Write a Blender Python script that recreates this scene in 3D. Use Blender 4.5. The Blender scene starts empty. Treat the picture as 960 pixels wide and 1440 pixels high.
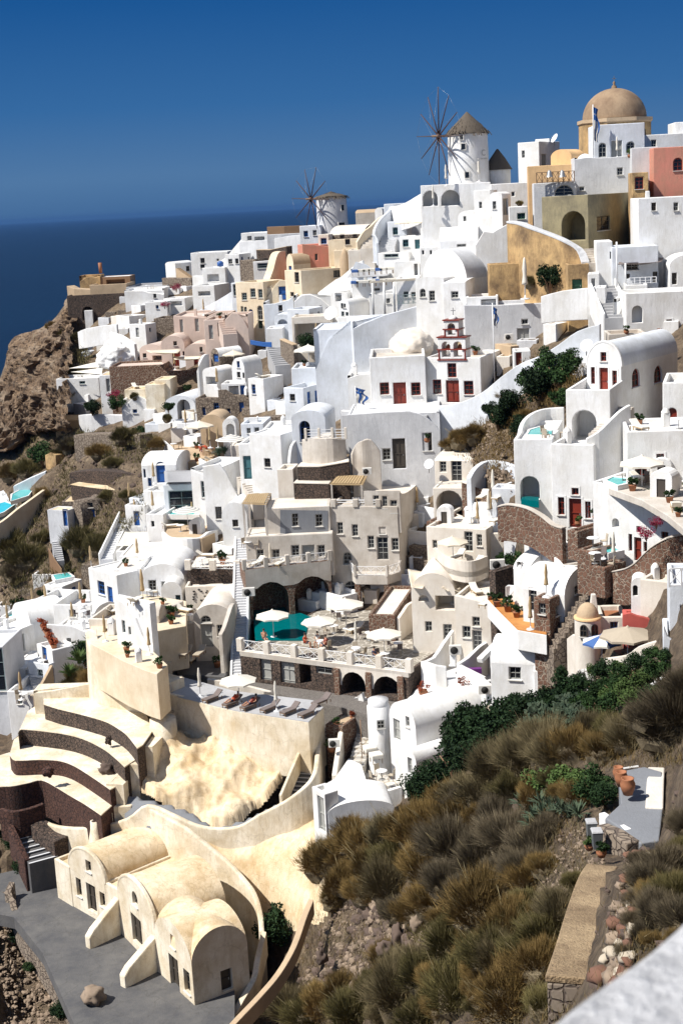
import bpy, bmesh, math, random
from mathutils import Vector, Matrix, noise
from mathutils.geometry import delaunay_2d_cdt
R=random.Random(7); pi=math.pi
C=bpy.context.scene.collection
V=Vector
# ---------------------------------------------------------------- camera frame (photo pixels 960x1440)
FPX=2000.0; PITCH=math.atan(432.6/FPX); ROLL=math.radians(3.0)
CF=V((0,math.cos(PITCH),-math.sin(PITCH))); _r0=V((1,0,0)); _u0=V((0,math.sin(PITCH),math.cos(PITCH)))
CR=_r0*math.cos(ROLL)-_u0*math.sin(ROLL); CU=_r0*math.sin(ROLL)+_u0*math.cos(ROLL)
def ray(px,py): return CF+CR*((px-480)/FPX)-CU*((py-720)/FPX)
def atY(px,py,Y): d=ray(px,py); return d*(Y/d.y)
def atz(px,py,z): d=ray(px,py); return d*(z/d.z)
def proj(p): w=p.dot(CF); return (480+FPX*p.dot(CR)/w, 720-FPX*p.dot(CU)/w)
def solvex(P,v,px):
    k=(px-480)/FPX; den=CR.dot(v)-k*CF.dot(v); return (k*CF.dot(P)-CR.dot(P))/den
def solvey(P,v,py):
    k=-(py-720)/FPX; den=CU.dot(v)-k*CF.dot(v); return (k*CF.dot(P)-CU.dot(P))/den
Z1=V((0,0,1))
# distances of the hillside under each part of the town
CTRL=[(660,257,185),(865,205,172),(960,250,165),(790,340,163),(560,290,212),(468,325,232),(400,325,252),(330,350,258),(240,375,268),(140,390,272),(110,430,268),
(420,400,215),(380,450,203),(560,380,187),(640,400,170),(750,420,152),(840,400,150),(950,360,148),(240,490,208),(180,520,212),(90,540,225),
(480,500,170),(330,530,184),(620,470,155),(600,568,147),(700,500,146),(800,480,138),(230,600,180),(80,600,212),(100,700,182),(20,700,200),
(220,660,165),(300,640,165),(380,600,160),(440,640,150),(560,640,142),(640,600,141),(740,600,128),(850,560,112),(960,600,105),(870,740,96),(800,740,98),
(700,690,122),(660,690,127),(540,800,128),(400,800,133),(300,730,146),(200,740,155),(150,840,150),(60,850,158),(50,930,143),(200,830,140),(230,880,130),
(430,900,123),(560,920,120),(640,880,118),(660,800,124),(720,860,110),(800,810,100),(880,800,90),(830,880,92),(740,930,104),(950,900,72),(930,980,68),
(380,990,116),(290,930,124),(180,960,122),(100,1020,118),(50,1080,116),(100,1140,111),(300,1080,110),(30,1180,112),(500,1000,113),(540,1080,106),(620,1040,104),(470,1150,102),
(250,1200,104),(400,1200,101),(80,1262,106),(260,1400,97),(430,1300,96),(100,1400,98),(20,1420,97),(400,1440,90),
(560,1180,87),(600,1300,72),(500,1380,78),(680,1100,80),(700,1200,68),(760,1060,74),(800,1120,62),(850,1040,68),(880,1100,58),(840,1180,52),(920,1150,54),(865,1165,54),(905,1185,52),
(700,1320,54),(780,1400,38),(620,1430,55),(840,1300,38),(900,1250,33),(950,1350,20)]
def _tps():
    import numpy as np
    P=np.array([(a/1000,b/1000) for a,b,c in CTRL]); v=np.array([100.0/c for a,b,c in CTRL]); n=len(P)
    d=((P[:,None]-P[None])**2).sum(-1); K=np.where(d>0,0.5*d*np.log(np.maximum(d,1e-12)),0)+np.eye(n)*2e-4
    A=np.zeros((n+3,n+3)); A[:n,:n]=K; Q=np.c_[np.ones(n),P]; A[:n,n:]=Q; A[n:,:n]=Q.T
    s=np.linalg.solve(A,np.r_[v,0,0,0]); return P,s
_TP,_TS=_tps()
def Yd(px,py):
    import numpy as np
    q=np.array((px/1000,py/1000)); d=((_TP-q)**2).sum(-1)
    k=np.where(d>0,0.5*d*np.log(np.maximum(d,1e-12)),0)
    v=float(k@_TS[:-3]+_TS[-3]+_TS[-2]*q[0]+_TS[-1]*q[1]); return min(320,100.0/max(v,0.3))
def S(px,py,Y=None,z=None):
    if z is not None: return atz(px,py,z)
    return atY(px,py,Y if Y else Yd(px,py))
# ---------------------------------------------------------------- materials
M={}
def _nt(name):
    m=bpy.data.materials.new(name); m.use_nodes=True; nt=m.node_tree; b=nt.nodes['Principled BSDF']; return m,nt,b
def lk(nt,a,b): nt.links.new(a,b)
def ramp(nt,fac,stops):
    r=nt.nodes.new('ShaderNodeValToRGB'); e=r.color_ramp.elements
    while len(e)<len(stops): e.new(0.5)
    for i,(p,c) in enumerate(stops): e[i].position=p; e[i].color=tuple(c)+(1,) if len(c)==3 else c
    lk(nt,fac,r.inputs[0]); return r.outputs[0]
def tex(nt,kind,scale,co=None,**k):
    t=nt.nodes.new('ShaderNodeTex'+kind); t.inputs['Scale'].default_value=scale
    for a,b in k.items():
        if a in t.inputs: t.inputs[a].default_value=b
        else: setattr(t,a,b)
    if co is None: co=pos(nt)
    lk(nt,co,t.inputs['Vector']); return t
def pos(nt,sc=(1,1,1)):
    g=nt.nodes.new('ShaderNodeNewGeometry'); m=nt.nodes.new('ShaderNodeMapping'); m.inputs['Scale'].default_value=sc
    lk(nt,g.outputs['Position'],m.inputs['Vector']); return m.outputs[0]
def mix(nt,f,a,b,mode='MIX'):
    m=nt.nodes.new('ShaderNodeMix'); m.data_type='RGBA'; m.blend_type=mode
    for s,x in ((0,f),(6,a),(7,b)):
        if isinstance(x,(int,float)): m.inputs[s].default_value=x
        elif isinstance(x,tuple): m.inputs[s].default_value=tuple(x)+(1,)
        else: lk(nt,x,m.inputs[s])
    return m.outputs[2]
def bump(nt,b,h,st,dist=0.05):
    n=nt.nodes.new('ShaderNodeBump'); n.inputs['Strength'].default_value=st; n.inputs['Distance'].default_value=dist
    lk(nt,h,n.inputs['Height']); lk(nt,n.outputs[0],b.inputs['Normal'])
def sc3(c,k): return tuple(min(1,x*k) for x in c)
def plaster(key,col,wear=0.16,stain=None,rough=.9,big=.35,crack=0):
    if key in M: return M[key]
    m,nt,b=_nt(key); co=pos(nt)
    n1=tex(nt,'Noise',.45,co,Detail=6,Roughness=.65); n2=tex(nt,'Noise',3.2,pos(nt,(1,1,.25)),Detail=5,Roughness=.7)
    n3=tex(nt,'Noise',14,co,Detail=3)
    dark=sc3(stain or col,1-wear)
    c=mix(nt,ramp(nt,n1.outputs['Fac'],[(.38,(0,0,0)),(.68,(1,1,1))]),col,dark)
    c=mix(nt,ramp(nt,n2.outputs['Fac'],[(.5,(0,0,0)),(.8,(.75,.75,.75))]),c,sc3(dark,.93))
    if crack:
        nw=tex(nt,'Noise',1.1,co,Detail=4); vm=nt.nodes.new('ShaderNodeVectorMath'); vm.operation='MULTIPLY_ADD'; vm.inputs[1].default_value=(1.6,)*3; lk(nt,nw.outputs['Color'],vm.inputs[0]); lk(nt,co,vm.inputs[2]); ve=tex(nt,'Voronoi',.42,vm.outputs[0],feature='DISTANCE_TO_EDGE')
        c=mix(nt,ramp(nt,ve.outputs['Distance'],[(.0,(crack,)*3),(.022,(0,0,0))]),c,sc3(dark,.55)); n4=tex(nt,'Noise',1.1,pos(nt,(1,1,.12)),Detail=6,Roughness=.7); c=mix(nt,ramp(nt,n4.outputs['Fac'],[(.55,(0,0,0)),(.72,(.55,.55,.55))]),c,sc3(dark,.82))
    lk(nt,c,b.inputs['Base Color']); b.inputs['Roughness'].default_value=rough
    a=nt.nodes.new('ShaderNodeMath'); a.operation='MULTIPLY_ADD'; lk(nt,n2.outputs['Fac'],a.inputs[0]); a.inputs[1].default_value=1.6; lk(nt,n3.outputs['Fac'],a.inputs[2])
    bump(nt,b,a.outputs[0],big,.06); M[key]=m; return m
def rock(key,c1,c2,mort,scale=3.2,rnd=1,st=.9,mw=.06,rough=.95):
    m,nt,b=_nt(key); co=pos(nt); w=tex(nt,'Noise',2.5,co,Detail=2)
    v=nt.nodes.new('ShaderNodeVectorMath'); v.operation='MULTIPLY_ADD'; v.inputs[1].default_value=(.25,)*3; lk(nt,w.outputs['Color'],v.inputs[0]); lk(nt,co,v.inputs[2])
    vo=tex(nt,'Voronoi',scale,v.outputs[0]); ve=tex(nt,'Voronoi',scale,v.outputs[0],feature='DISTANCE_TO_EDGE')
    n=tex(nt,'Noise',9,co,Detail=4)
    c=mix(nt,vo.outputs['Color'],c1,c2); c=mix(nt,n.outputs['Fac'],c,sc3(c2,.5)); 
    e=ramp(nt,ve.outputs['Distance'],[(mw*.5,(0,0,0)),(mw*1.6,(1,1,1))])
    c=mix(nt,e,mort,c); lk(nt,c,b.inputs['Base Color']); b.inputs['Roughness'].default_value=rough
    bump(nt,b,e,st,.08); M[key]=m; return m
def plain(key,col,rough=.6,metal=0,var=.12,scale=6,spec=.5):
    m,nt,b=_nt(key); n=tex(nt,'Noise',scale,Detail=4)
    c=mix(nt,n.outputs['Fac'],sc3(col,1+var),sc3(col,1-var)); lk(nt,c,b.inputs['Base Color'])
    b.inputs['Roughness'].default_value=rough; b.inputs['Metallic'].default_value=metal; b.inputs['Specular IOR Level'].default_value=spec
    M[key]=m; return m
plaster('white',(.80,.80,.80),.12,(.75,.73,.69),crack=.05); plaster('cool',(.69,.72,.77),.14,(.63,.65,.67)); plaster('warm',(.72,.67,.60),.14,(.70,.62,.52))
plaster('cream',(.72,.62,.47),.16,(.70,.56,.38)); plaster('sand',(.78,.65,.46),.30,(.72,.51,.27),big=.6,crack=.35); plaster('sandw',(.80,.73,.60),.22,(.72,.58,.38),big=.5,crack=.28); plaster('hotel',(.58,.535,.48),.16,(.50,.44,.37))
plaster('slate',(.20,.21,.23),.12); plaster('pink',(.61,.49,.42),.14); plaster('rose',(.62,.235,.17),.2,(.6,.3,.2)); plaster('red',(.50,.10,.08),.2)
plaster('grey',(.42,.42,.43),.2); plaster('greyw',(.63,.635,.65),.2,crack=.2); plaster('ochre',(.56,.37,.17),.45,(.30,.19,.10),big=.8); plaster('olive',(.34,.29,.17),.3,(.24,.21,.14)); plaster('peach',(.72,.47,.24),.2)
plaster('dome',(.34,.24,.15),.3,(.28,.18,.11)); plaster('tan',(.50,.37,.24),.2); plaster('paving',(.07,.07,.075),0,(.125,.12,.115),rough=.8,crack=.7); plaster('orange',(.55,.25,.07),.25,(.5,.2,.05)); plaster('whitecell',(.8,.8,.78),.2)
rock('lava',(.045,.035,.032),(.17,.115,.085),(.02,.016,.014),3.6); rock('lavared',(.055,.022,.016),(.13,.06,.042),(.03,.014,.011),3.4)
rock('brownstone',(.09,.04,.025),(.24,.125,.08),(.32,.26,.20),3.0,mw=.055); plaster('slabrock',(.40,.29,.17),.4,(.30,.2,.11),big=1); rock('rubble',(.22,.17,.13),(.36,.29,.22),(.12,.09,.07),2.6,mw=.07); rock('flag',(.55,.52,.47),(.74,.71,.66),(.36,.30,.22),1.3,mw=.04,st=.4)
rock('pave',(.26,.23,.19),(.38,.34,.28),(.50,.46,.40),1.1,mw=.04,st=.3); rock('pebble',(.20,.18,.16),(.34,.31,.28),(.12,.10,.09),9,mw=.05); rock('whstone',(.70,.68,.64),(.82,.80,.76),(.30,.26,.22),2.2,mw=.05)
plain('glass',(.015,.017,.02),.08,var=.2,spec=.6); plain('dark',(.012,.011,.010),.8); plain('frw',(.62,.60,.56),.6); plain('frg',(.22,.27,.27),.6); plain('blue',(.02,.09,.30),.5); plain('redp',(.19,.025,.012),.45,var=.3,scale=2); plain('doorg',(.33,.33,.31),.6)
plain('doorb',(.055,.045,.035),.6); plain('teal',(.05,.14,.16),.5); plain('green',(.02,.09,.05),.6); plain('wood',(.22,.13,.07),.7,var=.35,scale=9); plain('woodd',(.055,.025,.02),.7); plain('thatch',(.10,.08,.06),.95,var=.5,scale=14); plain('ltwood',(.42,.30,.16),.7,var=.3)
plain('canvas',(.66,.58,.46),.85,var=.05); plain('canvasw',(.70,.66,.58),.85,var=.04); plain('taup',(.40,.34,.26),.85,var=.1); plain('cush',(.16,.13,.12),.9); plain('metal',(.35,.35,.35),.4,.6); plain('whpaint',(.8,.8,.8),.45,var=.05)
plain('terra',(.30,.12,.055),.75,var=.25); plain('skin',(.50,.26,.16),.55); plain('hair',(.03,.02,.015),.7); plain('clR',(.45,.06,.02),.8); plain('clB',(.02,.03,.08),.8); plain('bluecl',(.05,.12,.32),.8); plain('stripeg',(.33,.33,.34),.85); plain('bin',(.11,.12,.125),.5); plain('purple',(.12,.02,.16),.8)
def water(key,col,r=.06,bs=1.5,bst=.2):
    m,nt,b=_nt(key); n=tex(nt,'Noise',bs,Detail=4); b.inputs['Roughness'].default_value=r; b.inputs['IOR'].default_value=1.33
    lk(nt,mix(nt,n.outputs['Fac'],sc3(col,.85),sc3(col,1.15)),b.inputs['Base Color']); bump(nt,b,n.outputs['Fac'],bst,.05); M[key]=m; return m
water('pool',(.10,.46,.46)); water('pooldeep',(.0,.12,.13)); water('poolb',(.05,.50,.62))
# ---------------------------------------------------------------- mesh builder
class MB:
    def __init__(s): s.v=[]; s.f=[]; s.sm=[]
    def add(s,vs,fs,smooth=False):
        o=len(s.v); s.v+=[V(p) for p in vs]; s.f+=[tuple(i+o for i in f) for f in fs]; s.sm+=[smooth]*len(fs); return s
    def box8(s,p): # bottom 4 ccw, top 4 ccw
        return s.add(p,[(3,2,1,0),(4,5,6,7),(0,1,5,4),(1,2,6,5),(2,3,7,6),(3,0,4,7)])
    def box(s,c,sz,rz=0,M3=None):
        m=M3 or Matrix.Rotation(rz,3,'Z'); x,y,z=sz[0]/2,sz[1]/2,sz[2]/2; c=V(c)
        return s.box8([c+m@V(q) for q in ((-x,-y,-z),(x,-y,-z),(x,y,-z),(-x,y,-z),(-x,-y,z),(x,-y,z),(x,y,z),(-x,y,z))])
    def bar(s,a,b,w,h=None):
        a=V(a);b=V(b);h=h or w; d=(b-a); 
        if d.length<1e-6: return s
        d.normalize(); u=V((0,0,1)) if abs(d.z)<.95 else V((1,0,0)); x=d.cross(u).normalized()*w/2; y=x.cross(d).normalized()*h/2
        return s.box8([a-x-y,a+x-y,a+x+y,a-x+y,b-x-y,b+x-y,b+x+y,b-x+y])
    def tube(s,pts,rs,n=8,cap=True,smooth=True):
        pts=[V(p) for p in pts]; rs=rs if isinstance(rs,(list,tuple)) else [rs]*len(pts); vs=[];fs=[]
        for i,p in enumerate(pts):
            d=(pts[min(i+1,len(pts)-1)]-pts[max(i-1,0)]).normalized(); u=V((0,0,1)) if abs(d.z)<.9 else V((1,0,0)); x=d.cross(u).normalized(); y=x.cross(d)
            for k in range(n): a=2*pi*k/n; vs.append(p+(x*math.cos(a)+y*math.sin(a))*rs[i])
        for i in range(len(pts)-1):
            for k in range(n): fs.append((i*n+k,i*n+(k+1)%n,(i+1)*n+(k+1)%n,(i+1)*n+k))
        if cap: fs.append(tuple(range(n))[::-1]); fs.append(tuple((len(pts)-1)*n+k for k in range(n)))
        return s.add(vs,fs,smooth)
    def lathe(s,c,prof,n=20,smooth=True,a0=0,a1=2*pi,sx=1,sy=1,rz=0):
        c=V(c); vs=[];fs=[]; full=abs(a1-a0-2*pi)<1e-6; m=n if full else n+1; rt=Matrix.Rotation(rz,3,'Z')
        for r,z in prof:
            for k in range(m): a=a0+(a1-a0)*k/n; vs.append(c+rt@V((r*math.cos(a)*sx,r*math.sin(a)*sy,z)))
        for i in range(len(prof)-1):
            for k in range(n):
                k2=(k+1)%m if full else k+1; fs.append((i*m+k,i*m+k2,(i+1)*m+k2,(i+1)*m+k))
        return s.add(vs,fs,smooth)
    def poly(s,pts,down,smooth=False):
        n=len(pts); pts=[V(p) for p in pts]; bot=[p-V((0,0,down)) for p in pts]
        return s.add(pts+bot,[tuple(range(n)),tuple(range(2*n-1,n-1,-1))]+[(i,i+n,(i+1)%n+n,(i+1)%n) for i in range(n)],smooth)
    def build(s,name,mat,root=None,bev=0,loc=None,parent=None,sub=0,jit=0):
        me=bpy.data.meshes.new(name); off=loc if loc is not None else (root.location if root else V((0,0,0)))
        me.from_pydata([tuple(v-off) for v in s.v],[],s.f); me.validate()
        if me.polygons and len(me.polygons)==len(s.sm): me.polygons.foreach_set('use_smooth',s.sm)
        bm=bmesh.new(); bm.from_mesh(me); bmesh.ops.remove_doubles(bm,verts=bm.verts,dist=.002); bmesh.ops.recalc_face_normals(bm,faces=bm.faces); bm.to_mesh(me); bm.free()
        o=bpy.data.objects.new(name,me); C.objects.link(o); me.materials.append(M[mat] if isinstance(mat,str) else mat)
        if bev:
            b=o.modifiers.new('b','BEVEL'); b.width=bev; b.segments=2; b.limit_method='ANGLE'; b.angle_limit=math.radians(38)
        if parent is not None: o.parent=parent; o.location=V((0,0,0))
        elif root is not None: o.parent=root
        elif loc is not None: o.location=loc
        return o
def thing(name,label,cat,loc,group=None,rz=0):
    o=bpy.data.objects.new(name,None); C.objects.link(o); o.location=loc; o.rotation_euler=(0,0,rz); o['label']=label; o['category']=cat; o['kind']='thing'; o.empty_display_size=.3
    if group: o['group']=group
    return o
def tag(o,label,cat,group=None):
    o['label']=label; o['category']=cat; o['kind']='thing'
    if group: o['group']=group
    return o
def kids(o): return [c for c in bpy.data.objects if c.parent==o]
_kc={}
def dup(root,loc,rz=None,label=None,group=None,sc=None,cat=None):
    def cp(o,p):
        c=o.copy(); C.objects.link(c)
        if p is not None: c.parent=p
        ks=_kc.get(o.name)
        if ks is None: ks=kids(o); _kc[o.name]=ks
        for k in ks: cp(k,c)
        return c
    r=cp(root,None); r.location=loc
    if rz is not None: r.rotation_euler=(0,0,rz)
    if label: r['label']=label
    if cat: r['category']=cat
    if group: r['group']=group
    if sc: r.scale=(sc,sc,sc) if isinstance(sc,(int,float)) else sc
    return r
class Proto:
    """first placement moves the source itself, later ones copy it"""
    def __init__(s,make): s.make=make; s.src=None
    def put(s,loc,rz=0,label=None,group=None,sc=None):
        if s.src is None:
            s.src=s.make(); o=s.src; o.location=loc; o.rotation_euler=(0,0,rz)
            if label: o['label']=label
            if group: o['group']=group
            if sc: o.scale=(sc,sc,sc) if isinstance(sc,(int,float)) else sc
            _kc[o.name]=kids(o)
            for k in _kc[o.name]: _kc[k.name]=kids(k)
            return o
        return dup(s.src,loc,rz,label,group,sc)
# ---------------------------------------------------------------- facade with real openings
def cdt_face(outline,holes):
    vs=[V((a,b)) for a,b in outline]; n=len(vs); es=[(i,(i+1)%n) for i in range(n)]
    for h in holes:
        o=len(vs); vs+=[V((a,b)) for a,b in h]; es+=[(o+i,o+(i+1)%len(h)) for i in range(len(h))]
    r=delaunay_2d_cdt(vs,es,[],0,1e-5); ov=[(v.x,v.y) for v in r[0]]; tr=[]
    def inside(x,y,P):
        c=False; j=len(P)-1
        for i in range(len(P)):
            if (P[i][1]>y)!=(P[j][1]>y) and x<(P[j][0]-P[i][0])*(y-P[i][1])/(P[j][1]-P[i][1])+P[i][0]: c=not c
            j=i
        return c
    for f in r[2]:
        x=sum(ov[i][0] for i in f)/3; y=sum(ov[i][1] for i in f)/3
        if inside(x,y,outline) and not any(inside(x,y,h) for h in holes): tr.append(tuple(f))
    return ov,tr
def arch_outline(u0,v0,u1,v1,arch,n=8):
    if not arch: return [(u0,v0),(u1,v0),(u1,v1),(u0,v1)]
    w=(u1-u0)/2; r=min(w,(v1-v0)*.9); pts=[(u0,v0),(u1,v0)]; c=(u0+u1)/2
    for k in range(n+1): a=pi*k/n; pts.append((c+w*math.cos(a),v1-r+r*math.sin(a)))
    return pts
FR={'w':'frw','b':'blue','r':'redp','g':'doorg','t':'teal','k':'doorb','n':'green','x':'frg'}
def opening(root,P,u,n,o):
    """o=(kind,u0,v0,u1,v1,depth): panel set back in its reveal. kind: w window, d door, a arched window, e arched door, v void + frame letter (+ s surround)"""
    k,u0,v0,u1,v1,dp=o; c=FR.get(k[1:2],'frw'); kind=k[0]; inn=-n*dp
    def at(a,b,q=0): return P+u*a+Z1*b+inn-n*q
    if kind=='v': return
    W=u1-u0;H=v1-v0; arch=kind in 'ae'; ft=min(.09,W*.12); out=arch_outline(u0,v0,u1,v1,arch); inner=arch_outline(u0+ft,v0+(ft if kind in'wa' else .02),u1-ft,v1-ft,arch)
    ov,tr=cdt_face(out,[inner]); m=MB(); m.add([at(a,b,-.04) for a,b in ov],tr)
    L=len(inner)
    for i in range(L):
        a,b=inner[i],inner[(i+1)%L]; m.add([at(*a,-.04),at(*b,-.04),at(*b,.03),at(*a,.03)],[(0,1,2,3)])
    isdoor=kind in 'de'; nm='door' if isdoor else 'window'
    pane=MB(); ov,tr=cdt_face(arch_outline(u0,v0,u1,v1,arch),[]); pane.add([at(a,b,.02) for a,b in ov],tr)
    def muntin(ua,va,ub,vb,w=.045): m.bar(at(ua,va,-.015),at(ub,vb,-.015),w,w)
    if isdoor:
        mid=(u0+u1)/2; vt=v1-ft-(W*.3 if arch else 0)
        if W>1.15: muntin(mid,v0,mid,v1-ft*.5,.06)
        if 'G' in k:
            for q in (.3,.52,.74): muntin(u0+ft,v0+H*q,u1-ft,v0+H*q)
            if W<=1.15: muntin(mid,v0,mid,v1-ft,.05)
            fr=m.build('door',c,root); pane.build('pane','glass',root,parent=fr)
        else:
            for q in (.08,.5,.93): muntin(u0+ft,v0+H*q,u1-ft,v0+H*q,.07)
            fr=m.build('door',c,root); pn=pane.build('leaf',c,root,parent=fr)
            hb=MB().box(at(u0+W*.82,v0+H*.45,-.06),(.06,.06,.16)); hb.build('handle','metal',root,parent=fr)
    else:
        if W>.35: muntin((u0+u1)/2,v0,(u0+u1)/2,v1-ft*.5)
        if W>.35 and H>.6:
            for q in ((.5,) if H<1 else (.35,.67)): muntin(u0,v0+H*q,u1,v0+H*q)
        fr=m.build('window',c,root); pane.build('pane','glass',root,parent=fr)
        if W>.4 and 'Q' not in k:
            MB().box(at((u0+u1)/2,v0-.03,-dp-.05),(W+.16,.14,.06),M3=Matrix((u,n,Z1)).transposed()).build('sill','frw',root,parent=fr)
    if 's' in k:
        t=.13; so=arch_outline(u0-t,v0-(0 if isdoor else t),u1+t,v1+t,arch); si=arch_outline(u0,v0,u1,v1,arch); sm=MB()
        ov,tr=cdt_face(so,[si]) if not isdoor else cdt_face([(u0-t,v0),(u0,v0)]+[q for q in (si[2:][::-1] if arch else [(u0,v1),(u1,v1)])]+[(u1,v0),(u1+t,v0)]+(so[2:] if arch else [(u1+t,v1+t),(u0-t,v1+t)]),[])
        sm.add([P+u*a+Z1*b+n*.035 for a,b in ov],tr)
        for i in range(len(so)):
            a,b=so[i],so[(i+1)%len(so)]; sm.add([P+u*a[0]+Z1*a[1]+n*.035,P+u*b[0]+Z1*b[1]+n*.035,P+u*b[0]+Z1*b[1]-n*.01,P+u*a[0]+Z1*a[1]-n*.01],[(0,1,2,3)])
        sm.build('surround','redp' if 'R' in k else 'white',root,parent=fr)
def pixrect(P,u,n,r):
    """photo rectangle -> u,v on the plane through P"""
    def hit(x,y): d=ray(x,y); t=P.dot(n)/d.dot(n); q=d*t-P; return q.dot(u),q.z
    xa,ya,xb,yb=r; ca=hit((xa+xb)/2,yb); cb=hit((xa+xb)/2,ya); l=hit(xa,(ya+yb)/2)[0]; rr=hit(xb,(ya+yb)/2)[0]
    return min(l,rr),ca[1],max(l,rr),cb[1]
def pixpt(P,u,n,x,y): d=ray(x,y); t=P.dot(n)/d.dot(n); q=d*t-P; return (q.dot(u),q.z)
HOUSES=[]
def house(name,label,a,b,top,d=5,yaw=0,roof='flat',op=(),Y=None,z=None,mat='white',rmat=None,cat='house',down=7,ph=.35,rise=None,apex=None,sx=None,over=0,profile=None,group=None,dp=.2,rim=0,bev=.07,chim=(),ptop=None,seg=14,pth=.28,rimmat=None,back=None):
    A=S(a[0],a[1],Y,z)
    if isinstance(b,(tuple,list)): B=atz(b[0],b[1],A.z); u=(B-A); u.z=0; w=u.length; u.normalize()
    else:
        u=V((math.cos(math.radians(yaw)),math.sin(math.radians(yaw)),0)); w=solvex(A,u,b)
    n=V((u.y,-u.x,0)); inn=-n
    h=solvey(A,Z1,top) if top>20 or top<0 else top
    if w<.3 or h<.3 or w>60 or h>40: print('BAD HOUSE',label,w,h)
    Bc=A+u*w
    if sx is not None: d=solvex(Bc,inn,sx)
    if d<.2 or d>60: print('BAD DEPTH',label,d); d=4
    T=thing(name,label,cat,A+u*w/2+inn*d/2,group)
    fo=[];so=[]
    for o in op:
        face,k,x0,y0,x1,y1=o[:6]; dd=o[6] if len(o)>6 else dp
        if face=='f': r=pixrect(A,u,n,(x0,y0,x1,y1)); fo.append((k,)+r+(dd,))
        else: r=pixrect(Bc,inn,u,(x0,y0,x1,y1)); so.append((k,)+r+(dd,))
    fb=V((0,0,-down))
    if not op and cat=='house' and mat in('white','cool','warm','greyw','cream','pink') and w>2.2 and h>1.7 and not any(k in label for k in('blank','plain','wall','bench','fin ')) and roof in('flat','vault','vaultx'):
        rr=random.Random(label); 
        for fl,W_,dd in ((fo,w,0),(so,d,0)):
            if W_<2.2: continue
            k=rr.choice((1,1,2)) if W_<6 else 3
            for i in range(k):
                uc=W_*(i+.5)/k+rr.uniform(-.3,.3); ww=rr.choice((.45,.55,.7)); t_=h-rr.uniform(.5,.8); bb=max(t_-rr.choice((.6,.8,1.9)),.1); fl.append(('d'+rr.choice('gbt') if t_-bb>1.3 else 'w'+rr.choice('gkxb'),uc-ww/2,bb,uc+ww/2,t_,.18))
        if not chim and w>3 and roof=='flat' and rr.random()<.5: chim=((rr.uniform(.6,w-.6),rr.uniform(.5,max(.7,d*.6)),.5,.7),)
    def clampo(L,W,H0):
        out=[]
        for k,u0,v0,u1,v1,dd in L:
            u0=max(u0,.08);u1=min(u1,W-.08)
            if u1-u0<.15 or v1-v0<.15: print('skip opening',label,k,round(u0,2),round(v0,2),round(u1,2),round(v1,2)); continue
            out.append((k,u0,v0,u1,v1,dd))
        return out
    fo=clampo(fo,w,h); so=clampo(so,d,h)
    # outlines
    if rise is None: rise=w*.32
    if apex is not None: rise=solvey(A+u*w*.5,Z1,apex)-h
    def arc(W,H,r,m=seg): return [(W/2+W/2*math.cos(pi*k/m),H+r*math.sin(pi*k/m)) for k in range(m+1)]
    if roof=='vault': fout=[(0,-down),(w,-down)]+arc(w,h,rise); sout=[(0,-down),(d,-down),(d,h),(0,h)]
    elif roof=='cross': fout=[(0,-down),(w,-down)]+arc(w,h,rise); sout=[(0,-down),(d,-down)]+arc(d,h,rise)
    elif roof=='vaultx':
        if apex is not None: rise=solvey(A+inn*d*.5,Z1,apex)-h
        elif rise==w*.32: rise=d*.32
        fout=[(0,-down),(w,-down),(w,h),(0,h)]; sout=[(0,-down),(d,-down)]+arc(d,h,rise)
    else: fout=[(0,-down),(w,-down),(w,h),(0,h)]; sout=[(0,-down),(d,-down),(d,h),(0,h)]
    if profile: # photo polyline for the facade's top edge, right to left
        pr=[pixpt(A,u,n,*q) for q in profile]; pr=[(min(max(q[0],0),w),q[1]) for q in pr]; pr[0]=(w,pr[0][1]); pr[-1]=(0,pr[-1][1])
        fout=[(0,-down),(w,-down)]+pr
    m=MB()
    def face(out,ops,P,uu,nn):
        holes=[arch_outline(o[1],max(o[2],-down+.05),o[3],o[4],o[0][0] in 'ae' or o[0]=='va') for o in ops]
        ov,tr=cdt_face(out,holes); m.add([P+uu*x+Z1*y for x,y in ov],tr)
        for o,hh in zip(ops,holes):
            L=len(hh)
            for i in range(L):
                p,q=hh[i],hh[(i+1)%L]; dd=o[5]+.06; m.add([P+uu*p[0]+Z1*p[1],P+uu*q[0]+Z1*q[1],P+uu*q[0]+Z1*q[1]-nn*dd,P+uu*p[0]+Z1*p[1]-nn*dd],[(0,1,2,3)])
            if o[0][0]=='v':
                ov2,tr2=cdt_face(hh,[]); m.add([P+uu*x+Z1*y-nn*(o[5]+.06) for x,y in ov2],tr2)
    face(fout,fo,A,u,n); face(sout,so,Bc,inn,u)
    D=A+inn*d; E=Bc+inn*d; rr=MB()
    so2=[A+inn*x+Z1*y for x,y in sout]; m.add(so2,[tuple(range(len(so2)))])
    if profile or roof in('flat','dome'):
        m.add([D+fb,E+fb,E+Z1*h,D+Z1*h],[(0,1,2,3)]); t=pth; p=max(ph,.02)
        if profile:
            L=len(pr); ft=[A+u*x+Z1*y for x,y in pr]; m.add(ft+[q+inn*t for q in ft],[(i,i+1,i+1+L,i+L) for i in range(L-1)]+[tuple(range(L,2*L))+(2*L,2*L+1)] if False else [(i,i+1,i+1+L,i+L) for i in range(L-1)])
            ib=[A+u*w+inn*t+Z1*(h-p),A+inn*t+Z1*(h-p)]; m.add([q+inn*t for q in ft]+[ib[1],ib[0]],[tuple(range(L+2))])
        zt=Z1*h; zi=Z1*(h-p); o4=[A+zt,Bc+zt,E+zt,D+zt]; i4=[A+u*t+inn*t+zt,Bc-u*t+inn*t+zt,E-u*t-inn*t+zt,D+u*t-inn*t+zt]; lo=[q-Z1*p for q in i4]
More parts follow.
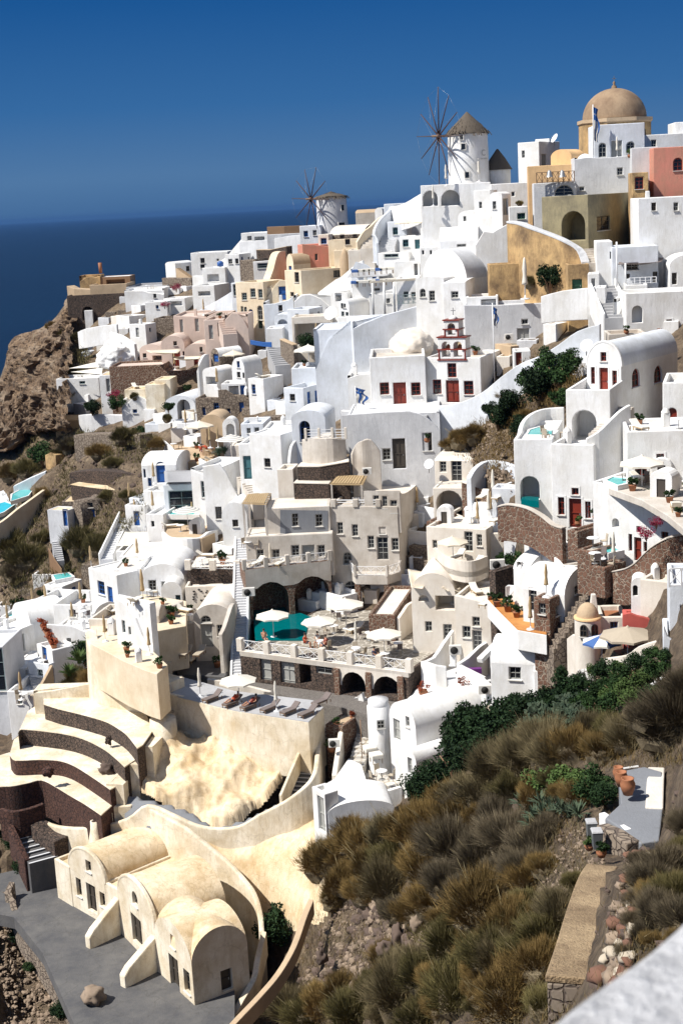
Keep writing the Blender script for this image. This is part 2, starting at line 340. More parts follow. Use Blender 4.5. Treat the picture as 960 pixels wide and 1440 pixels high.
        m.add(o4+i4+lo,[(0,1,5,4),(1,2,6,5),(2,3,7,6),(3,0,4,7)][(1 if profile else 0):]+[(4,5,9,8),(5,6,10,9),(6,7,11,10),(7,4,8,11)][(1 if profile else 0):])
        rr.add(lo+[q-Z1*.12 for q in lo],[(0,1,2,3),(4,7,6,5)])
        if roof=='dome':
            cc=A+u*w/2+inn*d/2+zi; rad=min(w,d)/2*.9; rr.lathe(cc,[(rad*math.cos(q*pi/24),rad*.75*math.sin(q*pi/24)) for q in range(13)],24)
    elif roof=='vault':
        m.add([D+Z1*-down,E+Z1*-down]+[D+u*x+Z1*y for x,y in arc(w,h,rise)],[tuple(range(seg+3))])
        ar=arc(w,h,rise); ar2=[(w/2+(x-w/2)*(1-.1/w),y-.06) for x,y in ar]; o1=A-u*0-inn*over; o2=D
        L=len(ar); pts=[A-inn*over+u*x+Z1*y for x,y in ar]+[D+u*x+Z1*y for x,y in ar]
        rr.add(pts,[(i,i+1,i+1+L,i+L) for i in range(L-1)],True)
        if rim:
            ro=[(w/2+(x-w/2)*(1+2*rim/w),h+(y-h)*(1+rim/rise)) for x,y in ar]; rm=MB(); t=.34
            f=[A+n*.03+u*x+Z1*y for x,y in ro]+[A+n*.03+u*x+Z1*(y-.03) for x,y in ar2]; bk=[q-n*t for q in f]; n2=2*L
            fs=[(i,i+1,i+1+L,i+L) for i in range(L-1)]; rm.add(f+bk,fs+[tuple(q+n2 for q in x[::-1]) for x in fs]+[(i,i+1,i+1+n2,i+n2) for i in range(L-1)]+[(i+L,i+L+1,i+1+L+n2,i+L+n2) for i in range(L-1)]+[(0,L,L+n2,n2),(L-1,2*L-1,2*L-1+n2,L-1+n2)]); rm.build('gable_rim',rimmat or mat,T,bev=.08)
    elif roof=='cross':
        m.add([D+fb,E+fb,E+Z1*h,D+Z1*h],[(0,1,2,3)]); ar=arc(w,h,rise); L=len(ar); rr.add([A-inn*.0+u*x+Z1*y for x,y in ar]+[D+u*x+Z1*y for x,y in ar],[(i,i+1,i+1+L,i+L) for i in range(L-1)],True)
        br=arc(d,h,rise*1.01); r2=MB(); r2.add([A+inn*x+Z1*y for x,y in br]+[Bc+inn*x+Z1*y for x,y in br],[(i,i+1,i+1+L,i+L) for i in range(L-1)],True); r2.build('cross_roof',rmat or mat,T)
    elif roof=='vaultx':
        m.add([D+fb,E+fb,E+Z1*h,D+Z1*h],[(0,1,2,3)]); ar=arc(d,h,rise); L=len(ar)
        rr.add([A+inn*x+Z1*y for x,y in ar]+[Bc+inn*x+Z1*y for x,y in ar],[(i,i+1,i+1+L,i+L) for i in range(L-1)],True)
    elif roof=='shed':
        t=h-(rise if rise else 1); m.add([D+fb,E+fb,E+Z1*h,D+Z1*h],[(0,1,2,3)]); rr.add([A+Z1*h,Bc+Z1*h,E+Z1*h,D+Z1*h],[(0,1,2,3)])
    elif roof=='none': m.add([D+fb,E+fb,E+Z1*h,D+Z1*h],[(0,1,2,3)])
    m.build('walls',mat,T,bev=bev)
    if rr.v: rf=rr.build('roof',rmat or mat,T)
    for o in fo: opening(T,A,u,n,o)
    for o in so: opening(T,Bc,inn,u,o)
    for c in chim: # chimney: (u, inward, width, height)
        q=A+u*c[0]+inn*c[1]+Z1*(h-.5); cm=MB().box8([q+u*i*c[2]/2+inn*j*c[2]/2 for i,j in((-1,-1),(1,-1),(1,1),(-1,1))]+[q+Z1*(c[3]+.5)+u*i*c[2]*.4+inn*j*c[2]*.4 for i,j in((-1,-1),(1,-1),(1,1),(-1,1))]); cm.build('chimney',mat,T,bev=.06)
    T['_A']=A; HOUSES.append(T); info=dict(A=A,u=u,n=n,inn=inn,w=w,h=h,d=d,T=T,B=Bc,top=A.z+h); return info
def crom(pts,k):
    if k<=1 or len(pts)<3: return pts
    P=[pts[0]]+list(pts)+[pts[-1]]; out=[]
    for i in range(1,len(P)-2):
        for j in range(k):
            t=j/k; out.append(tuple(.5*((2*P[i][c])+(-P[i-1][c]+P[i+1][c])*t+(2*P[i-1][c]-5*P[i][c]+4*P[i+1][c]-P[i+2][c])*t*t+(-P[i-1][c]+3*P[i][c]-3*P[i+1][c]+P[i+2][c])*t**3) for c in range(len(pts[0]))))
    out.append(tuple(pts[-1])); return out
def wallpath(label,pts,th=.35,mat='white',name='garden_wall',cat='wall',k=1,down=2,cap=None,capm='white',group=None,batter=0,bev=.06,z=None,flat=None):
    """pts (px, py_top, py_bottom[, Y]); flat: constant top height of first point"""
    q=[]
    for p in pts:
        b=S(p[0],p[2],p[3] if len(p)>3 else None,z); h=solvey(b,Z1,p[1]); q.append((b.x,b.y,b.z,b.z+h))
    q=crom(q,k); n=len(q); m=MB(); cp=MB(); T=thing(name,label,cat,V(q[n//2][:3]),group)
    def side(i):
        a=V(q[max(i-1,0)][:2]); b=V(q[min(i+1,n-1)][:2]); d=(b-a).normalized(); return V((-d.y,d.x,0))
    vs=[];cs=[]
    for i,p in enumerate(q):
        s=side(i)
        if s.y<0: s=-s
        b=V(p[:3]); t=V((p[0],p[1],p[3])); vs+=[b-Z1*down-s*batter,b-Z1*down+s*th,t+s*th,t]
        cs+=[t-s*.05,t+s*(th+.05),t+s*(th+.05)+Z1*(cap or 0),t-s*.05+Z1*(cap or 0)]
    fs=[(0,1,2,3)]+[(4*n-4,4*n-1,4*n-2,4*n-3)]
    for i in range(n-1):
        o=4*i; fs+=[(o+j,o+(j+1)%4,o+4+(j+1)%4,o+4+j) for j in range(4)]
    m.add(vs,fs); m.build('wall_body',mat,T,bev=bev)
    if cap: cp.add(cs,fs); cp.build('coping',capm,T,bev=.04)
    return T,q
def terrace(label,poly,Y=None,z=None,down=3,mat='white',name='terrace',cat='terrace',par=0,pth=.25,edges=None,pmat=None,top=None,group=None,bev=.05,k=1,zoff=0):
    A=S(poly[0][0],poly[0][1],Y,z); z0=A.z; P=[atz(p[0],p[1],z0) for p in poly]
    if k>1: P=[V(p) for p in crom([tuple(p) for p in P+[P[0]]],k)[:-1]]
    c=sum(P,V((0,0,0)))/len(P); T=thing(name,label,cat,c,group); MB().poly(P,down).build('base',mat,T,bev=bev)
    if top: MB().poly([c+(p-c)*.995+Z1*.03 for p in P],.025).build('floor',top,T)
    if par:
        n=len(P); area=sum(P[i].x*P[(i+1)%n].y-P[(i+1)%n].x*P[i].y for i in range(n)); sg=1 if area>0 else -1; es=edges if edges is not None else range(n)
        m=MB()
        for i in es:
            a,b=P[i],P[(i+1)%n]; d=(b-a).normalized(); s=V((-d.y,d.x,0))*sg*pth; o=s*.0-d*.0
            e1=a-s*.04; e2=b-s*.04; m.box8([e1-Z1*.3,e2-Z1*.3,e2+s-Z1*.3,e1+s-Z1*.3,e1+Z1*par,e2+Z1*par,e2+s+Z1*par,e1+s+Z1*par])
        m.build('parapet',pmat or mat,T,bev=.06)
    return T,z0
def stairs(label,a,b,w,n=12,Ya=None,Yb=None,mat='greyw',wall=None,wh=.8,name='staircase',down=2.5,za=None,zb=None,wth=.22,lip=None):
    A=S(a[0],a[1],Ya,za); B=S(b[0],b[1],Yb,zb); d=B-A; L=V((d.x,d.y,0)); s=V((-L.y,L.x,0)).normalized()*w/2; T=thing(name,label,'stairs',(A+B)/2); m=MB(); lp=MB()
    for i in range(n):
        p=A+L*i/n; q=A+L*(i+1)/n; zt=A.z+d.z*(i+1)/n; p=V((p.x,p.y,zt)); q=V((q.x,q.y,zt)); dn=Z1*(down+abs(d.z)/n)
        m.box8([p-s-dn,p+s-dn,q+s-dn,q-s-dn,p-s,p+s,q+s,q-s])
        if lip: e=L/n*.28; lp.box8([p-s+Z1*.0,p+s,p+s+e,p-s+e,p-s+Z1*.02,p+s+Z1*.02,p+s+e+Z1*.02,p-s+e+Z1*.02])
    m.build('steps',mat,T)
    if lip: lp.build('nosing',lip,T)
    if wall:
        for sg in (-1,1):
            if wall==-1 and sg==1 or wall==2 and sg==-1: continue
            wm=MB(); t=s.normalized()*wth; o=s*sg; e=o+t*sg
            wm.box8([A+o-Z1*down,A+e-Z1*down,B+e-Z1*down,B+o-Z1*down,A+o+Z1*wh,A+e+Z1*wh,B+e+Z1*wh,B+o+Z1*wh] if sg>0 else [A+e-Z1*down,A+o-Z1*down,B+o-Z1*down,B+e-Z1*down,A+e+Z1*wh,A+o+Z1*wh,B+o+Z1*wh,B+e+Z1*wh]); wm.build('side_wall','white' if not isinstance(wall,str) else wall,T,bev=.06)
    return T
# ---------------------------------------------------------------- setting
SEA=-110
def struct(o): o['kind']='structure'; return o
TOP=[(-700,1000),(-200,720),(-60,600),(0,535),(15,482),(60,460),(85,432),(100,410),(180,394),(240,388),(330,355),(420,338),(500,322),(560,300),(600,280),(640,266),(740,262),(800,262),(960,250),(1400,230)]
def topy(px):
    for (a,b),(c,d) in zip(TOP,TOP[1:]):
        if a<=px<=c: return b+(d-b)*(px-a)/(c-a)
    return 230
TOWN=[[(95,395),(330,340),(560,285),(600,255),(960,200),(1400,180),(1400,470),(960,470),(850,452),(790,480),(735,505),(700,535),(640,575),(640,640),(690,690),(720,700),(724,640),(735,600),(790,565),(820,480),(870,465),(1400,460),(1400,800),(960,800),(940,880),(860,905),(800,890),(770,960),(700,990),(640,1000),(590,1100),(480,1175),(440,1130),(400,1270),(350,1290),(290,1420),(0,1440),(-20,1080),(-20,860),(60,800),(140,790),(190,720),(215,620),(95,600),(75,560),(100,500)]]
def _in(x,y,P):
    c=False; j=len(P)-1
    for i in range(len(P)):
        if (P[i][1]>y)!=(P[j][1]>y) and x<(P[j][0]-P[i][0])*(y-P[i][1])/(P[j][1]-P[i][1])+P[i][0]: c=not c
        j=i
    return c
def town(x,y):
    s=0
    for dx,dy in ((0,0),(14,0),(-14,0),(0,14),(0,-14),(24,24),(-24,-24),(24,-24),(-24,24)): s+=_in(x+dx,y+dy,TOWN[0])
    g=_in(x,y,[(800,890),(940,880),(935,960),(880,965),(800,990),(765,965)])
    return max(s/9,.6*g)
def terrain():
    xs=list(range(-700,1401,12)); NR=110; vs=[];fs=[]
    for x in xs:
        t=topy(x); col=[]
        for j in range(NR):
            y=t+(1900-t)*(j/(NR-1))**1.05; tw=town(x,y); Y=Yd(x,y)+5.5*tw; Y=max(Y,9 if x>700 else 14); p=atY(x,y,Y); cl=max(0,min(1,(130-x)/60))*max(0,min(1,(720-y)/60))
            nz=noise.fractal(p*.12,1,2,5); nn=noise.fractal(p*.5+V((9,9,9)),1,2,4)
            amp=.35+cl*2.6; near=min(1,Y/60)
            q=p+V((nz*.3,-nz*.7,nz*.35))*amp*1.5*near+V((0,0,nn*.35*near)); q.z-=.45*near+1.2*tw
            if q.z<SEA-3: q.z=SEA-3
            col.append(q)
        p=col[0]; bk=[V((p.x-6,p.y+160,SEA-4)),V((p.x-3,p.y+34,p.z-26)),p+V((0,12,-4))]
        vs+=bk+col
    n=NR+3
    for i in range(len(xs)-1):
        for j in range(n-1): a=i*n+j; fs.append((a,a+1,a+n+1,a+n))
    m,nt,b=_nt('soil'); co=pos(nt); n1=tex(nt,'Noise',.16,co,Detail=8,Roughness=.7); n2=tex(nt,'Noise',1.6,co,Detail=8,Roughness=.75); vo=tex(nt,'Voronoi',2.2,co); w=tex(nt,'Noise',.5,pos(nt,(.5,.5,2.2)),Detail=6,Roughness=.7)
    c=mix(nt,ramp(nt,n1.outputs['Fac'],[(.35,(0,0,0)),(.65,(1,1,1))]),(.105,.070,.043),(.20,.145,.092)); c=mix(nt,ramp(nt,n2.outputs['Fac'],[(.4,(0,0,0)),(.7,(1,1,1))]),c,(.05,.034,.024)); c=mix(nt,ramp(nt,w.outputs['Fac'],[(.45,(0,0,0)),(.62,(.6,.6,.6))]),c,(.26,.195,.125))
    c=mix(nt,.35,c,vo.outputs['Distance'],'OVERLAY')
    lk(nt,c,b.inputs['Base Color']); b.inputs['Roughness'].default_value=1; bump(nt,b,n2.outputs['Fac'],1,.5); M['soil']=m
    mb=MB(); mb.add(vs,fs,False); o=mb.build('hillside','soil'); struct(o)
terrain()
def cliff():
    m,nt,b=_nt('cliffrock'); n1=tex(nt,'Noise',.22,pos(nt,(1,1,.45)),Detail=9,Roughness=.7); n2=tex(nt,'Noise',1.4,pos(nt,(1,1,.35)),Detail=7,Roughness=.75); n3=tex(nt,'Noise',.35,pos(nt,(.2,.2,3)),Detail=4)
    c=mix(nt,ramp(nt,n1.outputs['Fac'],[(.38,(0,0,0)),(.62,(1,1,1))]),(.13,.082,.05),(.37,.25,.15)); c=mix(nt,ramp(nt,n2.outputs['Fac'],[(.45,(1,1,1)),(.62,(0,0,0))]),(.05,.032,.022),c); c=mix(nt,ramp(nt,n3.outputs['Fac'],[(.5,(0,0,0)),(.65,(.5,.5,.5))]),c,(.42,.33,.24)); lk(nt,c,b.inputs['Base Color']); b.inputs['Roughness'].default_value=1; bump(nt,b,n2.outputs['Fac'],1,.8); M['cliffrock']=m
    edge=[(-90,668),(-50,635),(-14,600),(-2,545),(10,515),(16,482),(30,470),(56,463),(72,452),(88,440),(96,420),(112,414)]
    m=MB(); nx=len(edge); E=crom([(float(a),float(b),0.0) for a,b in edge],8); n=len(E); NR=90; vs=[];fs=[]
    for i,(x,y,_) in enumerate(E):
        for j in range(NR):
            t=j/(NR-1); xx=x+t*(min(52,(104-x)*.85) if x>-30 else 18); yy=y+t*max(20,614-y); Y=Yd(xx,yy)-2.2+3*(1-t)**3; p=atY(xx,yy,Y)
            rg=1-abs(noise.noise(V((p.x*.16,p.y*.16,p.z*.07))))*2; r2=1-abs(noise.noise(V((p.x*.45,p.y*.45,p.z*.2)))) *2; r3=noise.fractal(p*1.1,1,2,4)
            e=min(1,t*6); q=p+V((-.3,-1,0))*(rg*2.4+r2*1.1+r3*.7)*(.35+.65*e)+Z1*(r2*.6+r3*.5)*e; q.z=max(q.z,SEA-2)
            if t>.93: q+=V((0,1,0))*6*(t-.93)/.07
            vs.append(q)
        p=vs[-NR]; vs.append(p+V((2,14,-12)))
    k=NR+1
    for i in range(n-1):
        for j in range(NR-1): a=i*k+j; fs.append((a,a+1,a+k+1,a+k))
        a=i*k; fs.append((a,a+k,a+k+NR,a+NR))
    m.add(vs,fs,False); struct(m.build('cliff','cliffrock'))
cliff()
def sea():
    m,nt,b=_nt('sea'); co=pos(nt,(1,.55,1)); n=tex(nt,'Noise',.10,co,Detail=8,Roughness=.62); n2=tex(nt,'Noise',.004,co,Detail=4)
    lk(nt,mix(nt,n2.outputs['Fac'],(.0003,.009,.030),(.0008,.015,.042)),b.inputs['Base Color']); b.inputs['Roughness'].default_value=.45; b.inputs['IOR'].default_value=1.33; b.inputs['Specular IOR Level'].default_value=.14
    bump(nt,b,n.outputs['Fac'],1,1.6); M['sea']=m
    mb=MB(); mb.add([(-60000,-4000,SEA),(60000,-4000,SEA),(60000,60000,SEA),(-60000,60000,SEA)],[(0,1,2,3)]); struct(mb.build('sea','sea'))
sea()
def far_island():
    m,nt,b=_nt('far'); b.inputs['Base Color'].default_value=(.10,.13,.16,1); b.inputs['Roughness'].default_value=1; M['far']=m
    mb=MB(); n=60; vs=[];fs=[]
    for i in range(n+1):
        x=-9500+i*130; e=math.sin(pi*i/n)**.6; h=(330+150*noise.noise(V((i*.13,0,3)))+60*noise.noise(V((i*.5,0,3))))*e
        vs+=[(x,20500,SEA-5),(x,21500,SEA+h),(x,23500,SEA-5)]
    for i in range(n): a=3*i; fs+=[(a,a+3,a+4,a+1),(a+1,a+4,a+5,a+2)]
    mb.add(vs,fs,True); struct(mb.build('distant_hills','far'))
SUN_EL=math.radians(52); SUN_TO=V((-.93,-.37,0)).normalized()
def light():
    w=bpy.data.worlds.new('World'); bpy.context.scene.world=w; w.use_nodes=True; nt=w.node_tree; bg=nt.nodes['Background']
    s=nt.nodes.new('ShaderNodeTexSky'); s.sky_type='NISHITA'; s.sun_disc=False; s.sun_elevation=SUN_EL; s.sun_rotation=math.atan2(SUN_TO.x,SUN_TO.y); s.air_density=1.0; s.dust_density=.4; s.ozone_density=2.0
    # polarised deep blue low over the sea: only the lowest 16 degrees of the sky are deepened
    g=nt.nodes.new('ShaderNodeTexCoord'); sp=nt.nodes.new('ShaderNodeSeparateXYZ'); lk(nt,g.outputs['Generated'],sp.inputs[0])
    col=ramp(nt,sp.outputs['Z'],[(0,(.70,1.75,3.7)),(.025,(.95,2.2,4.3)),(.07,(.42,1.65,4.1)),(.14,(.12,1.05,3.4)),(.30,(.1,.9,3.1))])
    sc=nt.nodes.new('ShaderNodeVectorMath'); sc.operation='SCALE'; lk(nt,col,sc.inputs[0]); sc.inputs['Scale'].default_value=.85
    r=nt.nodes.new('ShaderNodeMapRange'); r.inputs[1].default_value=.16; r.inputs[2].default_value=.32; lk(nt,sp.outputs['Z'],r.inputs[0])
    lk(nt,mix(nt,r.outputs[0],sc.outputs[0],s.outputs[0]),bg.inputs[0]); bg.inputs[1].default_value=SKY
    l=bpy.data.lights.new('sun','SUN'); l.energy=SUNE; l.angle=math.radians(.53); l.color=(1,.955,.88); o=bpy.data.objects.new('sun',l); C.objects.link(o)
    d=V((SUN_TO.x*math.cos(SUN_EL),SUN_TO.y*math.cos(SUN_EL),math.sin(SUN_EL))); o.rotation_euler=d.to_track_quat('Z','Y').to_euler(); o.location=(0,0,60)
SKY=.075; SUNE=5.0
light()
def haze():
    m=bpy.data.materials.new('haze'); m.use_nodes=True; nt=m.node_tree; nt.nodes.clear(); o=nt.nodes.new('ShaderNodeOutputMaterial'); v=nt.nodes.new('ShaderNodeVolumePrincipled'); v.inputs['Color'].default_value=(.075,.19,.44,1); v.inputs['Density'].default_value=HZ; lk(nt,v.outputs[0],o.inputs['Volume']); M['haze']=m
    mb=MB(); mb.box8([V((a,b,c)) for c in(SEA-6,40) for a,b in((-60500,-4500),(60500,-4500),(60500,60500),(-60500,60500))]); o=mb.build('haze','haze'); o['kind']='stuff'
HZ=3e-5
haze()
cam=bpy.data.cameras.new('camera'); co=bpy.data.objects.new('camera',cam); C.objects.link(co); bpy.context.scene.camera=co
cam.sensor_fit='VERTICAL'; cam.sensor_height=36; cam.lens=FPX/1440*36; cam.clip_start=.1; cam.clip_end=90000
co.matrix_world=Matrix(((CR.x,CU.x,-CF.x,0),(CR.y,CU.y,-CF.y,0),(CR.z,CU.z,-CF.z,0),(0,0,0,1)))
cam.dof.use_dof=True; cam.dof.focus_distance=110; cam.dof.aperture_fstop=10
sc_=bpy.context.scene; sc_.view_settings.view_transform='Standard'; sc_.view_settings.look='None'; sc_.view_settings.gamma=1; sc_.view_settings.exposure=.45
sc_.cycles.max_bounces=5; sc_.cycles.diffuse_bounces=3; sc_.cycles.glossy_bounces=2; sc_.cycles.transmission_bounces=2; sc_.cycles.caustics_reflective=False; sc_.cycles.caustics_refractive=False
sc_.cycles.use_adaptive_sampling=True
# ---------------------------------------------------------------- ridge: windmills, domed church, ruin
H=house
def windmill(label,cx,by,ty,ay,wpx,Y,nrm,hubpx,rpx,ns=12,logo=False,wind=()):
    c=S(cx,by,Y); w=wpx/FPX*Y*1.02; r=w/2; h=solvey(c,Z1,ty); ha=solvey(c,Z1,ay); T=thing('windmill',label,'windmill',c)
    m=MB().lathe(c,[(r*1.0,-3),(r*1.0,0),(r*.97,h)],40); m.build('tower','white' if logo else 'greyw',T)
    m=MB(); rf=[(r*1.05,h-.1),(r*1.04,h+.1),(r*.55,h+(ha-h)*.5),(r*.12,ha-.25),(.03,ha)]
    m.lathe(c,rf,40); rr=random.Random(3)
    for k in range(170):
        a=rr.random()*2*pi; t=rr.random(); z=h+(ha-h)*t*.95; q=r*1.12*(1-t)+.1; p=c+V((math.cos(a)*q,math.sin(a)*q,z)); m.bar(p,p+V((math.cos(a)*.3,math.sin(a)*.3,-.45)),.10,.06)
    m.build('roof','thatch',T)
    n=V(nrm).normalized(); hz=h*.97; hub=c+n*(r+1.5)+Z1*hz; MB().tube([c+Z1*hz,hub+n*.9],.14,8).build('axle','wood',T); R0=rpx/FPX*Y
    s=V((n.y,-n.x,0)).normalized(); tip=hub+n*.9; m=MB(); rg=MB(); ends=[]
    for k in range(ns):
        a=2*pi*k/ns+.05; d=s*math.cos(a)+Z1*math.sin(a); e=hub+d*R0*(1 if k%3==0 else .93); a0=MB().tube([hub,e],[.1,.05],6); a0.build('sail_arm','woodd',T); ends.append(e)
        if k%2==0: m.bar(hub+d*.4,hub+d*R0*.62,.16,.16)
        rg.tube([tip,e],.008,4)
    for i in range(ns): rg.tube([ends[i],ends[(i+1)%ns]],.007,4)
    rg.build('rigging','metal',T); MB().tube([hub-n*.25,hub+n*.25],.3,10).build('hub','woodd',T)
    for (x0,y0,x1,y1) in wind:
        dd=ray((x0+x1)/2,(y0+y1)/2); q=dd*(c.y/dd.y); f=V((q.x-c.x,0,0)); f.x=max(-r*.9,min(r*.9,f.x)); f.y=-math.sqrt(max(.01,r*r-f.x**2)); o=c+f+Z1*solvey(c+f,Z1,(y0+y1)/2); ww=(x1-x0)/FPX*Y*1.2; hh=(y1-y0)/FPX*Y; rz=math.atan2(f.y,f.x)+pi/2
        fr=MB().box(o,(ww+.16,.16,hh+.16),rz).build('window','frw',T); MB().box(o+f.normalized()*.06,(ww-.05,.08,hh-.05),rz).build('pane','glass',T,parent=fr)
    return T,c,r,h
T,c,r,h=windmill('tall white windmill with grey thatched cone roof and bare sail arms','' or 659,257,188,157,55,185,(-.92,-.40,0),0,64,12,True,((646,202,651,210),(651,242,656,250),(644,190,648,196)))
def ltext(txt,p,n,size,mat,T,name='lettering'):
    cu=bpy.data.curves.new(name,'FONT'); cu.body=txt; cu.size=size; cu.extrude=.012; cu.align_x='CENTER'; o=bpy.data.objects.new(name,cu); x=V((-n.y,n.x,0)); 
    me=bpy.data.meshes.new_from_object(o); me.name=name; bpy.data.objects.remove(o); bpy.data.curves.remove(cu); q=bpy.data.objects.new(name,me); C.objects.link(q); me.materials.append(M[mat]); mt=Matrix((x,Z1,n)).transposed().to_4x4(); mt.translation=p-T.location; q.matrix_local=mt; q.parent=T; return q
f=V((.66,-.75,0)).normalized(); ltext('C',c+f*(r*1.0+.02)+Z1*3.2,f,1.05,'metal',T); ltext('CAVE SUITES',c+f*(r*1.0+.02)+Z1*2.75,f,.24,'metal',T)
windmill('small whitewashed windmill with brown cone roof at the sea end of the ridge',468,325,277,269,42,228,(-.80,-.60,0),0,44,10,False,((479,288,483,296),(476,313,484,324)))
m0=S(700,256,186); T=thing('mill_tower','squat mill without sails under a dark thatched cone, behind the tall windmill','windmill',m0); MB().lathe(m0,[(1.6,-3),(1.6,1.6)],30).build('tower','white',T); MB().lathe(m0,[(1.85,1.5),(1.0,2.9),(.1,4.1)],30).build('roof','thatch',T)
H('white_house','white terrace house with two arched openings under the tall windmill',(592,291),690,261,d=7,yaw=-6,Y=180,op=[('f','va',594,268,615,290,2.0),('f','va',620,267,646,289,2.0)],mat='white')
H('white_house','white cubic house with dark door right of the tall windmill',(728,238),758,201,sx=787,yaw=-35,Y=182,op=[('s','dg',761,217,768,234),('f','wg',733,212,737,222),('s','wg',777,214,781,221)])
H('white_house','low white roof room with water tank above the cubic house near the dome',(752,206),772,196,d=3,yaw=-20,Y=186)
H('peach_house','peach vaulted annex left of the grey wall below the dome',(774,238),803,222,sx=822,yaw=-40,Y=172,roof='vault',apex=210,mat='peach')
H('peach_house','long low peach house under the peach vaulted annex',(742,262),808,234,d=3,yaw=-6,Y=170,mat='peach',ph=.05)
for q_ in (754,781): pass
H('white_house','white front terrace with arched window and hanging bells below the peach wall',(750,290),810,258,d=4,yaw=-6,Y=164,op=[('f','ag',779,260,806,275)],mat='greyw')
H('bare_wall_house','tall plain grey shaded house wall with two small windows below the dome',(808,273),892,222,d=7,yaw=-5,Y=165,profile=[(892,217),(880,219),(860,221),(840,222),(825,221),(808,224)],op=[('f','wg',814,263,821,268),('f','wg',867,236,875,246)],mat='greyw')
# domed church
q=S(864,235,176); T=thing('domed_church','church with large weathered brown dome on an ochre drum and cross on top','church',q)
R1=43/FPX*176; dz=solvey(q,Z1,167); top=solvey(q,Z1,124); Rd=49.5/FPX*176
MB().lathe(q,[(Rd,-2),(Rd,dz-.55),],8,False,rz=pi/8).build('drum','ochre',T,bev=.05); MB().lathe(q,[(Rd*1.0,dz-.6),(Rd*1.04,dz-.45),(Rd*1.04,dz-.05),(R1*.9,dz)],8,False,rz=pi/8).build('cornice','tan',T)
MB().lathe(q+Z1*dz,[(R1*math.cos(pi*k/28),(top-dz)*math.sin(pi*k/28)) for k in range(15)],40).build('dome','dome',T)
fz=q+Z1*(top-.1); fm=MB().lathe(fz,[(.35,0),(.30,.3),(.10,.55),(.2,.7),(.05,.9)],12); ft=fm.build('finial','dome',T); MB().bar(fz+Z1*.8,fz+Z1*1.5,.07).bar(fz+Z1*1.2-V((.25,0,0)),fz+Z1*1.2+V((.25,0,0)),.07).build('cross','metal',T,parent=ft)
for k in (4,5,6):
    a=pi/8+2*pi*(k+.5)/8; n=V((math.cos(a),math.sin(a),0)); P=q+n*(Rd*math.cos(pi/8)+.02)+Z1*(dz-3.4); s=V((-n.y,n.x,0)); opening(T,P-s*.3,s,n,('ak',0,0,.6,2.0,-.05))
H('white_house','white house with three arched openings in front of the brown dome',(835,224),906,176,sx=None,d=6,yaw=-4,Y=166,op=[('f','ag',841,201,852,221),('f','dg',859,198,874,222),('f','ag',880,199,892,215)],mat='cool')
H('white_house','long white parapet house at the far right beside the dome',(905,212),1000,190,d=5,yaw=-4,Y=170,op=[('f','wg',915,197,922,209)])
H('white_house','white house cut by the right edge on the skyline',(948,208),1010,172,d=5,yaw=-4,Y=174)
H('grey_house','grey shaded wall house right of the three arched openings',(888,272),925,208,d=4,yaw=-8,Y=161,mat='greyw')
H('rose_house','rose red house with peach cornice and arched window at right edge',(918,250),1000,208,d=5,yaw=-4,Y=158,mat='rose',op=[('f','ar',946,222,959,240)])
H('peach_house','narrow peach house with small barred window left of the rose house',(888,282),911,243,d=4,yaw=-6,Y=157,mat='ochre',op=[('f','wr',892,249,904,266)])
H('ruined_house','unplastered olive brown house with one big arched opening',(762,338),827,277,sx=899,yaw=-36,Y=158,mat='olive',ph=.15,op=[('f','va',789,297,822,338,2.5),('s','wk',839,304,857,324)])
H('white_house','bright white cubic house right of the olive brown ruin',(897,336),1010,279,d=6,yaw=-4,Y=150)
# under the windmills
H('white_house','white house with small window below the tall windmill',(667,318),690,268,sx=700,yaw=-25,op=[('f','wg',673,284,677,293)],Y=172)
H('white_house','white gabled house with narrow door and one window below the windmill',(689,304),706,276,sx=718,yaw=-30,roof='vault',apex=270,op=[('f','wg',692,283,697,294),('s','dg',707,279,714,302)],Y=170)
H('white_house','white upper terrace block between windmill and ruin',(690,280),742,259,d=5,yaw=-5,Y=176,op=[('f','wg',719,270,723,276)])
H('white_house','small white vaulted house left of the two narrow houses',(644,318),668,306,sx=680,yaw=-20,roof='vault',apex=296,op=[('f','wg',651,304,655,311)],Y=174)
H('white_house','white house with flat green window near the ruin',(716,325),742,291,d=4,yaw=-6,Y=164,op=[('f','wn',727,300,738,308)])
H('white_house','white house with shallow round dome roof below the arched terrace',(593,333),636,314,d=5,yaw=-8,roof='dome',ph=.05,Y=182,op=[('f','wt',597,322,600,328),('f','wt',612,322,616,329),('f','wt',580,322,590,330)])
H('white_house','long white vaulted house with a dark slot window in the middle of the slope',(618,352),672,340,d=5,yaw=-8,roof='vaultx',apex=320,Y=170,op=[('f','wg',642,343,655,347)])
H('white_house','white house with slanting roofline left of the ochre wall',(668,356),716,345,d=4,yaw=-6,Y=164,profile=[(716,314),(700,322),(692,327),(680,325),(672,338),(668,345)])
H('white_house','stepped white house with terrace left of the shallow dome',(562,352),600,333,d=6,yaw=-10,Y=184,op=[('f','wt',566,337,574,347),('f','dt',583,337,590,350)])
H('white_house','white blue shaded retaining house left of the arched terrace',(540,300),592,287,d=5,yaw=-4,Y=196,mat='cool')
H('white_house','white house with teal windows beside the ridge stairs',(545,332),572,312,d=5,yaw=-12,Y=192,op=[('f','wt',552,320,559,330)],mat='cool')
H('white_house','low white house above the long grey stairs',(590,300),632,288,d=4,yaw=-5,Y=184)
wallpath('white wall stepping down to the sea side of the arched terrace',[(592,272,292,186),(570,285,300,190),(555,290,305,194),(540,292,310,198)],k=3)
wallpath('curved white wall beside the ridge stairs',[(556,289,320,196),(545,300,330,194),(534,312,338,192),(528,326,345,190),(529,342,352,189)],k=4,mat='cool')
